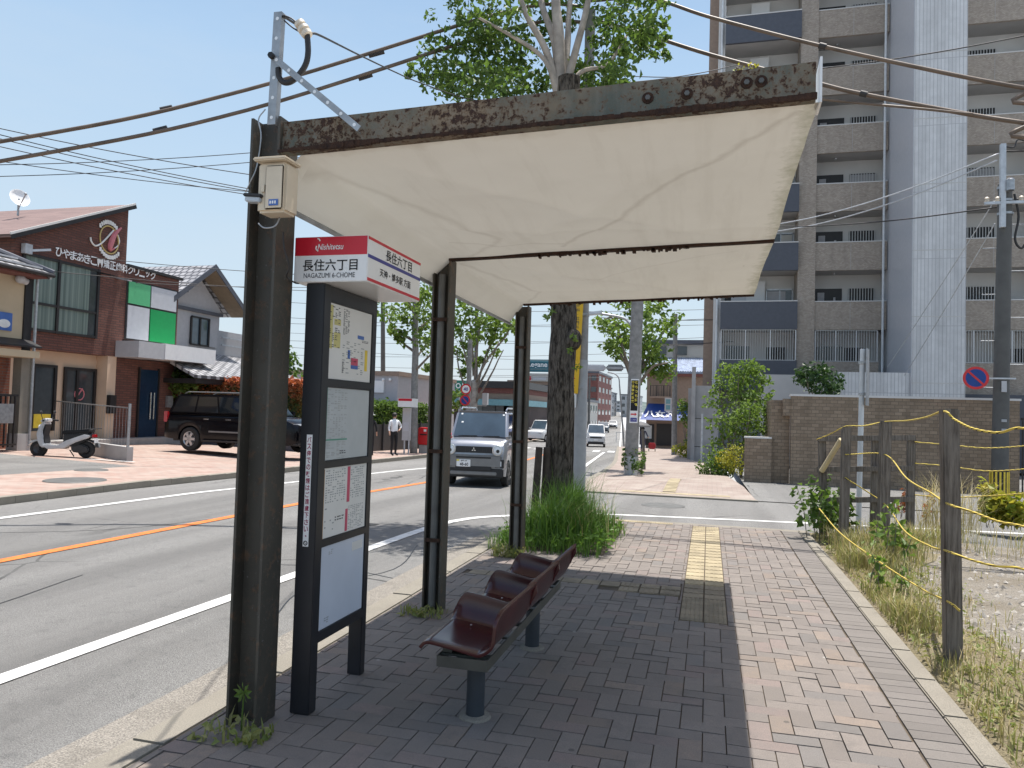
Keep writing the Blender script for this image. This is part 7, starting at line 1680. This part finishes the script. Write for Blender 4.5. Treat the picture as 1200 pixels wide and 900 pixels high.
# pole with yellow clinic banner
PY = 11.75; b = V((at(678, 592, PY).x, PY, 0)); tt = at(692, 12, PY)
yp = pole('utility_pole', 'slim grey pole with a yellow hospital banner behind the street tree trunk', b, tt, .098, .082, 'pole_concrete')
mb = MB(); m1 = b.lerp(tt, .0); m2 = b.lerp(tt, (at(684, 422, PY).z)/tt.z); mb.tube([m1, m2], [.104, .098], 16); mb.build('sleeve', 'pole_sleeve', yp, smooth=True)
c0, c1 = at(652, 348, PY-.14), at(680, 460, PY-.14); ux = V((1, 0, 0)); lean = V(((at(683, 348, PY).x-at(677, 460, PY).x), 0, at(683, 348, PY).z-at(677, 460, PY).z)).normalized()
bt = thing('banner_sign', 'yellow vertical hospital banner fixed to the slim grey pole', 'sign', c0)
zt, zb6 = at(668, 346, PY-.14).z, at(668, 461, PY-.14).z
def bp_(u, z): # u metres from right edge
    t = (z-zb6)/(zt-zb6); xr = at(677, 461, PY-.14).x+(at(684, 346, PY-.14).x-at(677, 461, PY-.14).x)*t; return V((xr-u, PY-.14, z))
mb = MB(); mb.prism([bp_(.37, zb6), bp_(0, zb6), bp_(0, zt), bp_(.37, zt)], 0, (0, .025, 0)); pn = mb.build('panel', 'yellow_sign', bt)
s_ = '外科・肛門科・消化器科'
for i, ch in enumerate(s_): z = zt-.17-i*.068; text(ch, bp_(.075, z)-V((0, .002, 0)), ux, lean, .055 if ch != '・' else .012, .055 if ch != '・' else .012, 'ink', pn, 'lettering', .01, .001)
for i, ch in enumerate('うめのきり'[:4]): z = zt-.22-i*.155; text(['う', 'ろ', 'う', 'り'][i], bp_(.2, z)-V((0, .002, 0)), ux, lean, .13, .13, 'cloth_black', pn, 'lettering', .03, .001)
text('075', bp_(.12, zb6+.045)-V((0, .002, 0)), ux, lean, .13, .07, 'ink', pn, 'lettering', .02, .001); text('お車で', bp_(.11, zb6+.12)-V((0, .002, 0)), ux, lean, .12, .035, 'ink', pn, 'lettering', .01, .001)
for zc in (zb6+.24, zt-.06): mb = MB(); q = bp_(.13, zc)-V((0, .003, 0)); mb.prism([q+V((.08, 0, .0)), q+V((-.02, 0, .05)), q+V((.0, 0, .015)), q+V((-.1, 0, .015)), q+V((-.1, 0, -.015)), q+V((.0, 0, -.015)), q+V((-.02, 0, -.05))], 0, (0, .002, 0)); mb.build('arrow', 'post_red', pn)
mb = MB(); mb.prism([bp_(.3, zb6-.22), bp_(.02, zb6-.22), bp_(.02, zb6-.015), bp_(.3, zb6-.015)], 0, (0, .025, 0)); p2 = mb.build('lower_plate', 'sign_white', bt)
mb = MB(); o_ = V((0, -.003, 0)); mb.prism([bp_(.27, zb6-.19)+o_, bp_(.05, zb6-.19)+o_, bp_(.05, zb6-.045)+o_, bp_(.27, zb6-.045)+o_], 0, (0, .002, 0)); mb.build('plate_print', 'cloth_black', p2)
mb = MB(); mb.prism([bp_(.15, zb6-.14)+o_*2, bp_(.09, zb6-.14)+o_*2, bp_(.09, zb6-.09)+o_*2, bp_(.15, zb6-.09)+o_*2], 0, (0, .002, 0)); mb.build('plate_print', 'panel_whitegrey', p2)
for zc in (zb6+.1, zt-.3): mb = MB(); q = bp_(.05, zc); mb.box(q.x-.1, q.x+.12, PY-.115, PY+.11, zc-.02, zc+.02); mb.build('bracket', 'galv', bt)
# big concrete pole across the side street
b = H(739, 556); tt = at(751, 255, b.y); bp2 = pole('utility_pole', 'thick concrete pole carrying a black and yellow sign at the far pavement corner', (b.x, b.y, b.z), tt, .205, .165, 'pole_concrete', n=24)
f_ = b.lerp(tt, .07); mb = MB(); mb.tube([b-V((0, 0, .1)), f_], [.212, .21], 24); mb.build('base_sleeve', 'galv_light', bp2, smooth=True)
bs2 = thing('pole_sign', 'narrow black sign with yellow lettering and red arrow on the thick concrete pole', 'sign', at(736, 480, b.y-.25))
sy = b.y-.24; c, d = at(737, 444, sy), at(749, 496, sy); dx = at(744, 444, sy).x-at(742, 496, sy).x
mb = MB(); w_ = .235; mb.prism([(d.x-.05-w_, sy, d.z), (d.x-.05, sy, d.z), (d.x+dx-.05, sy, c.z), (d.x+dx-.05-w_, sy, c.z)], 0, (0, .04, 0)); pn = mb.build('panel', 'sign_white', bs2)
def sp2(u, v): return V((d.x-.05-w_*(1-u)+dx*v, sy-.003, d.z+(c.z-d.z)*v))
def rect2(u0, u1, v0, v1, m_, nm): mb = MB(); mb.prism([sp2(u0, v0), sp2(u1, v0), sp2(u1, v1), sp2(u0, v1)], 0, (0, .002, 0)); return mb.build(nm, m_, pn)
rect2(.06, .94, .28, .97, 'cloth_black', 'dark_field')
for i, ch in enumerate('交通事故治療'): text(ch, sp2(.28, .92-i*.085)-V((0, .002, 0)), (1, 0, 0), (0, 0, 1), .085, .085, 'sign_gold', pn, 'lettering', .02, .001)
for i, ch in enumerate('むちうち腰痛'): text(ch, sp2(.72, .92-i*.1)-V((0, .002, 0)), (1, 0, 0), (0, 0, 1), .085, .085, 'sign_gold', pn, 'lettering', .02, .001)
q = sp2(.5, .2); mb = MB(); mb.prism([q+V((.09, 0, 0)), q+V((.03, 0, .05)), q+V((.03, 0, .02)), q+V((-.09, 0, .02)), q+V((-.09, 0, -.02)), q+V((.03, 0, -.02)), q+V((.03, 0, -.05))], 0, (0, .002, 0)); mb.build('arrow', 'post_red', pn)
rect2(.1, .9, .03, .12, 'sign_blue', 'blue_field'); text('この先', sp2(.5, .075)-V((0, .002, 0)), (1, 0, 0), (0, 0, 1), .13, .04, 'sign_white', pn, 'lettering', .01, .001)
a0, a1, a2 = at(745, 388, b.y-.1), at(728, 372, b.y), at(701, 367, b.y-.2); mb = MB(); mb.tube(catmull([a0, at(737, 378, b.y), a1, a2], 5), .04, 8); lm = mb.build('lamp_arm', 'galv', bp2, smooth='all')
mb = MB(); mb.obox(a2+V((-.1, 0, .0)), (1, 0, .1), (0, 1, 0), (0, 0, 1), .22, .1, .05); mb.build('lamp_head', 'galv_light', lm, bevel=.02)
# right hand pole
b = H(1171, 578); b.z -= .05; t1 = at(1178, 216, b.y); t2 = at(1172, 172, b.y)
rp = pole('utility_pole', 'dark concrete utility pole in front of the right end of the brown boundary wall', b, t1, .2, .165, 'pole_dark', n=20)
mb = MB(); mb.box(t2.x-.06, t2.x+.06, b.y-.26, b.y-.14, t1.z-1.2, t2.z); ex = mb.build('steel_extension', 'galv_light', rp)
mb = MB()
for i in range(9): z = 2.6+i*.62; s = 1 if i % 2 else -1; x = b.x+(t1.x-b.x)*(z/t1.z); mb.cyl((x+s*.17, b.y, z), (x+s*.5, b.y, z), .014, n=6)
mb.build('step_bolts', 'galv', rp)
for dz in (.1, .45, .8): mb = MB(); mb.tube([V((t1.x, b.y, t1.z-dz))-V((0, 0, .03)), V((t1.x, b.y, t1.z-dz))+V((0, 0, .03))], .19, 18); mb.build('band', 'galv', rp)
mb = MB(); mb.bar((t1.x-.55, b.y-.22, t1.z-.55), (t1.x+.75, b.y-.22, t1.z-.55), .07, .07); ca = mb.build('cross_arm', 'galv_light', rp)
for x in (-.5, -.25, .3, .65): mb = MB(); mb.lathe([(.03, 0), (.06, .03), (.03, .06), (.06, .09), (.03, .13), (0, .13)], (t1.x+x, b.y-.22, t1.z-.515), n=12); mb.build('insulator', 'insulator', ca)
mb = MB(); mb.lathe([(.10, 0), (.10, .28), (.06, .33), (0, .33)], (t1.x+.02, b.y-.28, t1.z-.25), n=14); mb.build('transformer_can', 'galv', rp)
mb = MB(); mb.tube(catmull([(t1.x+.18, b.y-.1, t1.z-.3), (t1.x+.28, b.y-.1, t1.z-.9), (t1.x+.2, b.y-.1, t1.z-1.5), (t1.x+.35, b.y-.1, t1.z-1.75), (t1.x+.5, b.y-.1, t1.z-1.5)], 6), .03, 8); mb.tube(catmull([(t2.x, b.y-.2, t2.z-.05), (t2.x+.25, b.y-.2, t2.z-.1), (t2.x+.35, b.y-.2, t2.z+.1), (t2.x+.6, b.y-.2, t2.z)], 6), .02, 6); mb.build('jumper_cables', 'cable', rp)
mb = MB()
for i in range(14):
    a = 2*math.pi*i/14; mb.box(b.x+.207*math.cos(a)-.02, b.x+.207*math.cos(a)+.02, b.y+.207*math.sin(a)-.02, b.y+.207*math.sin(a)+.02, b.z, b.z+.62)
mb.build('guard_stripes', 'ink_strongyellow', rp); mb = MB(); mb.tube([b, b+V((0, 0, .66))], .212, 20); mb.build('guard_sleeve', 'frame_dark', rp)
for py, hh, m_ in ((453, 12, 'panel_whitegrey'), (493, 3, 'far_grey'), (504, 3, 'far_grey')):
    c = at(1177, py, b.y-.2); mb = MB(); mb.box(c.x-.07, c.x+.05, b.y-.222, b.y-.205, c.z-hh*.012, c.z+hh*.012); mb.build('pole_plate', m_, rp)
ns = thing('no_parking_sign', 'round blue and red no parking sign held beside the dark utility pole', 'road sign', at(1144, 443, b.y-.2)); c = at(1143.5, 443, b.y-.2)
mb = MB(); mb.lathe([(0, .0), (.30, 0), (.30, .012), (0, .012)], c, (-.15, -1, 0), n=36); dsk = mb.build('disc', 'post_red', ns, smooth=True)
ax = V((-.15, -1, 0)).normalized(); mb = MB(); mb.lathe([(.235, .0), (.235, .003), (0, .003)], c+ax*.0125, ax, n=36); mb.build('blue_field', 'awning_blue', dsk, smooth=True)
r_ = V((1, -.15, 0)).normalized(); dd = (r_*.7+V((0, 0, -.7))); mb = MB(); mb.bar(c+ax*.019-dd*.25, c+ax*.019+dd*.25, .004, .05, up=ax.cross(dd)); mb.build('red_bar', 'post_red', dsk)
mb = MB(); mb.bar(c+V((.0, .05, .0)), (b.x+.3, b.y-.2, c.z), .04, .04); mb.build('bracket', 'galv_light', ns)
# opposite slim poles, round signs, cabinet
GP = 'slim utility poles across the road'
bq = at(449, 520, 46); pole('utility_pole', 'slim dark utility pole rising behind the beige flat roofed building', (bq.x, 46, prof(46)), at(448.5, 300, 46), .17, .13, 'pole_dark', GP)
b = H(548, 521); b2 = V((at(548, 500, 34).x, 34, prof(34))); st = pole('sign_pole', 'grey pole carrying two round traffic signs beyond the silver wagon', b2, at(551, 398, 34), .13, .11, 'pole_concrete')
for i, py in enumerate((456, 469)):
    c = at(546 if i == 0 else 545, py, 33.8); t = thing('speed_limit_sign' if i == 0 else 'no_parking_sign', ['round red rimmed speed limit sign on the grey pole beyond the wagon', 'round blue no parking sign below the speed limit sign'][i], 'road sign', c)
    mb = MB(); mb.lathe([(0, 0), (.26, 0), (.26, .012), (0, .012)], c, (0, -1, 0), n=28); dk = mb.build('disc', 'post_red', t)
    mb = MB(); mb.lathe([(.19, 0), (.19, .003), (0, .003)], c-V((0, .0125, 0)), (0, -1, 0), n=28); mb.build('face', ['sign_white', 'awning_blue'][i], dk)
    if i == 0: text('40', c-V((0, .017, 0)), (1, 0, 0), (0, 0, 1), .23, .17, 'sign_blue', dk, 'lettering', .03, .001)
    else: mb = MB(); mb.bar(c-V((.13, .018, -.13)), c-V((-.13, .018, .13)), .004, .045, up=(1, 0, 1)); mb.build('red_bar', 'post_red', dk)
c = at(566, 467, 45); cb = thing('traffic_signal', 'pale traffic signal box seen from behind beyond the wagon roof', 'traffic signal', c)
mb = MB(); mb.box(c.x-.05, c.x+.28, 45, 45.3, c.z-.4, c.z+.35); mb.build('housing', 'panel_whitegrey', cb); mb = MB(); mb.bar((c.x-1.0, 45.1, c.z-.45), (c.x+.2, 45.1, c.z-.45), .07, .07); mb.build('arm', 'galv', cb)
mb = MB(); mb.box(c.x-.75, c.x-.62, 45, 45.2, c.z-.4, c.z+.3); mb.build('pedestrian_signal', 'panel_whitegrey', cb)
bq = at(557, 510, 49); pole('utility_pole', 'slim dark utility pole behind the upswept pollarded tree', (bq.x, 49, prof(49)), at(559, 330, 49), .16, .12, 'pole_dark', GP)
bq = H(790, 533); pole('utility_pole', 'slim grey utility pole in front of the blue tea shop awning', bq, at(791.5, 368, bq.y), .16, .12, 'pole_concrete', GP)
for i, (px, top, Y) in enumerate(((702, 462, 150), (708, 452, 190), (695, 455, 128), (712, 466, 240), (690, 440, 100), (716, 470, 290))):
    bq = at(px, 495, Y); pole('utility_pole', 'thin distant utility pole standing along the road to the hills', (bq.x, Y, prof(Y)), at(px+1, top, Y), .18, .13, 'pole_dark', 'distant utility poles', 8)
# traffic signals over the road
for i, (x0, x1, y) in enumerate(((687, 709, 431), (711, 730, 431))):
    Y = 47+i; a, b = at(x0, y-4, Y), at(x1, y+4, Y); t = thing('traffic_signal', ['pale traffic signal over the road seen from behind', 'dark traffic signal over the road right of the pale one'][i], 'traffic signal', (a+b)/2)
    mb = MB(); mb.box(a.x, b.x, Y, Y+.25, b.z, a.z); mb.build('housing', ['panel_grey', 'signal_grey'][i], t, bevel=.08)
    mb = MB(); m = (a.z+b.z)/2; mb.bar((a.x-.1, Y+.3, m+.05), (b.x+(.2 if i == 0 else 1.1), Y+.3, m+.02), .06, .06); mb.build('arm', 'galv', t)
    if i: mb = MB(); mb.box(a.x+.03, b.x-.03, Y-.02, Y-.002, m-.05, m+.02); mb.build('back_plate', 'galv_light', t)
bq = H(727, 522); lp2 = pole('street_lamp', 'curved street lamp post beyond the crosswalk', (bq.x+.3, bq.y, bq.z), at(726, 452, bq.y), .07, .06, 'galv')
mb = MB(); mb.tube(catmull([at(726, 452, bq.y), at(725, 443, bq.y), at(720, 438, bq.y), at(712, 436, bq.y)], 5), .05, 8); mb.build('arm', 'galv', lp2)
gq = H(722, 518); fe2 = thing('guard_fence', 'thin white guard fence frame on the pavement beyond the crosswalk', 'fence', gq); mb = MB()
for x in (0, .75): mb.cyl(gq+V((x, 0, 0)), gq+V((x, 0, .95)), .03, n=8)
mb.bar(gq+V((0, 0, .95)), gq+V((.75, 0, .95)), .05, .05); mb.build('frame', 'galv_light', fe2)
# small stake beside the far street tree
b = H(755, 550); mb = MB(); mb.tube([b, at(753, 503, b.y)], .05, 10); tag(mb.build('tree_stake', 'wood_post', None, smooth=True), 'thin leaning stake right of the far street tree trunk', 'stake')
# ------------------------------------------------------------------ overhead wires
W_ = 'overhead cables from the slim pole'
TP = at(691, 8, 11.75)
def cab(label, pts, r, mt='cable', g=W_): return wire('cable', pts, r, mt, label, 'cable', g, 8, 8)
cab('thick upper cable crossing the sky left of the street tree', [V((-30, 2.0, 4.6)), V((-18, 6.0, 3.7)), at(0, 166, 8.3), at(290, 105, 9.85), at(600, 12, 11.2), TP], .03, 'cable_brown')
cab('thick lower cable crossing the sky left of the street tree', [V((-30, 2.0, 4.2)), V((-18, 6.1, 3.3)), at(0, 189, 8.3), at(290, 129, 9.85), at(600, 33, 11.2), TP-V((0, 0, .25))], .03, 'cable_brown')
cab('thick bright cable descending right across the apartment block', [TP+V((0, 0, .1)), at(760, -2, 11.5), at(832, 20, 11.2), at(955, 52, 10.9), at(1100, 84, 10.6), at(1200, 103, 10.4), at(1300, 116, 10.2), V((14, 8.6, 5.2)), V((26, 7.2, 6.2))], .028, 'cable_brown')
cab('thick lower cable passing behind the right end of the shelter beam', [TP-V((0, 0, .2)), at(750, 38, 11.5), at(832, 64, 11.2), at(960, 98, 10.9), at(1010, 110, 10.8), at(1130, 133, 10.6), at(1200, 144, 10.4), at(1300, 158, 10.2), V((14, 8.6, 4.7)), V((26, 7.2, 5.8))], .03, 'cable_brown')
cab('short cable branching along the lower cable at the beam end', [at(900, 104, 11.0), at(955, 115, 10.9), at(1010, 121, 10.8), at(1075, 127, 10.6), at(1140, 134, 10.5)], .018, 'cable_brown')
for k, (pts) in enumerate((((432, 65, 10.5), (450, 60, 10.58)), ((188, 129, 9.33), (202, 126, 9.4)), ((180, 154, 9.3), (196, 150, 9.37)), ((420, 92, 10.46), (436, 87, 10.53)), ((960, 53, 10.88), (968, 55, 10.87)), ((1008, 109, 10.79), (1016, 111, 10.78)))):
    mb = MB(); mb.tube([at(*pts[0]), at(*pts[1])], .042, 10); tag(mb.build('cable_clamp', 'cable'), 'black clamp sleeve gripping one of the thick overhead cables', 'clamp', 'clamps on the thick overhead cables')
wire('cable', [at(332, 19, 3.27), at(363, 38, 3.7), at(376, 42, 4.0), at(420, 64, 5.5), at(462, 84, 7.2), at(495, 98, 8.6), at(560, 118, 9.6), at(640, 120, 10.2)], .0075, 'cable', 'thin service wire running from the shelter mast up into the street tree')
WL = 'thin wires over the clinic side of the road'
def thin(label, a, b, r=.013, g=None, sag=.15, mt='cable', name='cable'):
    a, b = V(a), V(b); m_ = (a+b)/2-V((0, 0, sag)); return wire(name, [a, a.lerp(b, .25)-V((0, 0, sag*.75)), m_, a.lerp(b, .75)-V((0, 0, sag*.75)), b], r, mt, label, 'cable', g, 5, 6)
S1 = 'thin dark wire crossing the sky between the clinic roof and the front shelter post'
for a, b in (((-40, 142, 14), (420, 221, 19)), ((-40, 148, 14), (420, 242, 19)), ((-40, 153, 14.2), (420, 244, 19)), ((-40, 163, 14), (420, 246, 20)), ((-40, 194, 16), (420, 167, 22)), ((-40, 208, 16), (420, 177, 22)), ((-40, 183, 16), (420, 234, 22))):
    thin(S1, at(*a), at(*b), .012, WL)
for a, b in (((60, 297, 19.5), (420, 325, 26)), ((60, 318, 18.2), (420, 343, 28)), ((130, 330, 22), (420, 336, 30))):
    thin('thin wire running level past the clinic and gabled house walls', at(*a), at(*b), .012, 'thin wires past the clinic walls', .1)
S2 = 'thin dark wire in the bundle over the road between the shelter posts'
for i, (ya_, yb3) in enumerate(((352, 362), (370, 380), (378, 372), (398, 394), (404, 424), (415, 408), (425, 428), (432, 440), (436, 433), (388, 400))):
    Y = 52+i*2; thin(S2, at(300, ya_, Y), at(860, yb3, Y+8), .02, 'wires over the road', .5, 'wire_grey')
S3 = 'thin pale wire rising to the right hand utility pole'
rb = V((at(1172, 176, 22.4).x, 22.4, at(1172, 176, 22.4).z))
thin(S3, at(905, 264, 30), at(1170, 180, 22.4), .02, 'wires to the right hand pole', .25, 'galv_light'); thin(S3, at(905, 272, 30), at(1168, 188, 22.4), .02, 'wires to the right hand pole', .3, 'galv_light')
thin(S3, at(1040, 430, 34.4), at(1165, 236, 22.4), .014, 'wires to the right hand pole', .05, 'galv_light'); thin(S3, at(1060, 440, 34.4), at(1166, 262, 22.4), .014, 'wires to the right hand pole', .05, 'galv_light')
thin('thin wire from the right hand pole to the frame edge', at(1176, 177, 22.4), at(1300, 168, 22), .018, 'wires leaving to the right', .05); thin('second thin wire from the right hand pole to the frame edge', at(1185, 233, 22.4), at(1300, 236, 22), .02, 'wires leaving to the right', .05)
thin('dark wire low across the tower to the right hand pole', at(830, 262, 33), at(1168, 243, 22.4), .02, None, .3); thin('dark wire across the upper apartment balconies', at(700, 88, 30), at(1300, 22, 22), .018, None, .6)
thin('dark wire from behind the tree to the apartment corner', at(700, 100, 14), at(870, 74, 26), .014, None, .1)
thin('thin wire passing over the tea shop roof', at(700, 372, 40), at(860, 374, 40), .02, 'wires by the tea shop', .1); thin('thin lower wire passing over the tea shop roof', at(700, 404, 40), at(860, 400, 40), .02, 'wires by the tea shop', .1)
# ------------------------------------------------------------------ light, sky, camera
cam = bpy.data.cameras.new('camera'); cam.sensor_width = 36; cam.lens = 36*FPX/1200; cam.clip_end = 6000; cam.clip_start = .05
co = bpy.data.objects.new('camera', cam); COL.objects.link(co)
co.matrix_world = Matrix.Translation(CAMP) @ CROT.to_4x4(); SC.camera = co
SUN = V((.20, .50, 2.9)).normalized()
el = math.asin(SUN.z); az = math.atan2(SUN.x, SUN.y)
w = bpy.data.worlds.new('World'); SC.world = w; w.use_nodes = True; nt = w.node_tree; nt.nodes.clear()
sk = nt.nodes.new('ShaderNodeTexSky'); sk.sky_type = 'NISHITA'; sk.sun_disc = False; sk.sun_elevation = el; sk.sun_rotation = az
sk.altitude = 20; sk.air_density = 1.0; sk.dust_density = 2.5; sk.ozone_density = 1.0
N = lambda typ, **k: nt.nodes.new(typ)
tc = N('ShaderNodeTexCoord'); sx = N('ShaderNodeSeparateXYZ'); nt.links.new(tc.outputs['Generated'], sx.inputs[0])
rp = N('ShaderNodeValToRGB'); nt.links.new(sx.outputs[2], rp.inputs[0]); e = rp.color_ramp.elements
K = 4.8
e[0].position = 0.0; e[0].color = (4.1/K, 4.5/K, 4.75/K, 1); e[1].position = .62; e[1].color = (1.5/K, 2.5/K, 4.05/K, 1)
for p_, c_ in ((.1, (3.55, 4.25, 4.75)), (.25, (3.05, 3.95, 4.8)), (.42, (2.45, 3.5, 4.75))):
    q_ = e.new(p_); q_.color = tuple(x/K for x in c_)+(1,)
nz = N('ShaderNodeTexNoise'); mp = N('ShaderNodeMapping'); mp.inputs['Scale'].default_value = (1.2, 1.2, 5.0); nt.links.new(tc.outputs['Generated'], mp.inputs[0]); nt.links.new(mp.outputs[0], nz.inputs[0]); nz.inputs['Scale'].default_value = 2.4; nz.inputs['Detail'].default_value = 7; nz.inputs['Roughness'].default_value = .6
cr_ = N('ShaderNodeValToRGB'); nt.links.new(nz.outputs[0], cr_.inputs[0]); cr_.color_ramp.elements[0].position = .48; cr_.color_ramp.elements[0].color = (0, 0, 0, 1); cr_.color_ramp.elements[1].position = .78; cr_.color_ramp.elements[1].color = (.16, .16, .16, 1)
cl_ = N('ShaderNodeMix'); cl_.data_type = 'RGBA'; nt.links.new(cr_.outputs[0], cl_.inputs[0]); nt.links.new(rp.outputs[0], cl_.inputs[6]); cl_.inputs[7].default_value = (4.0/K, 4.3/K, 4.5/K, 1)
sc_k = N('ShaderNodeVectorMath'); sc_k.operation = 'SCALE'; nt.links.new(cl_.outputs[2], sc_k.inputs[0]); sc_k.inputs['Scale'].default_value = K
fz = N('ShaderNodeMapRange'); nt.links.new(sx.outputs[2], fz.inputs[0]); fz.inputs[1].default_value = .55; fz.inputs[2].default_value = .85; fz.inputs[3].default_value = .9; fz.inputs[4].default_value = 0
mx = N('ShaderNodeMix'); mx.data_type = 'RGBA'; nt.links.new(fz.outputs[0], mx.inputs[0]); nt.links.new(sk.outputs[0], mx.inputs[6]); nt.links.new(sc_k.outputs[0], mx.inputs[7])
bg = nt.nodes.new('ShaderNodeBackground'); bg.inputs[1].default_value = .12; ou = nt.nodes.new('ShaderNodeOutputWorld')
nt.links.new(mx.outputs[2], bg.inputs[0]); nt.links.new(bg.outputs[0], ou.inputs[0])
sd = bpy.data.lights.new('sun', 'SUN'); sd.energy = 4.6; sd.angle = R(.55); sd.color = (1, .955, .89)
so = bpy.data.objects.new('sun', sd); COL.objects.link(so); so.rotation_euler = (-SUN).to_track_quat('-Z', 'Y').to_euler()
vs = SC.view_settings; SC.display_settings.display_device = 'sRGB'; vs.view_transform = 'Standard'; vs.look = 'None'; vs.gamma = 1; vs.use_curve_mapping = False; vs.exposure = .66
SC.render.engine = 'CYCLES'; SC.cycles.max_bounces = 8; SC.cycles.diffuse_bounces = 4; SC.cycles.use_denoising = True
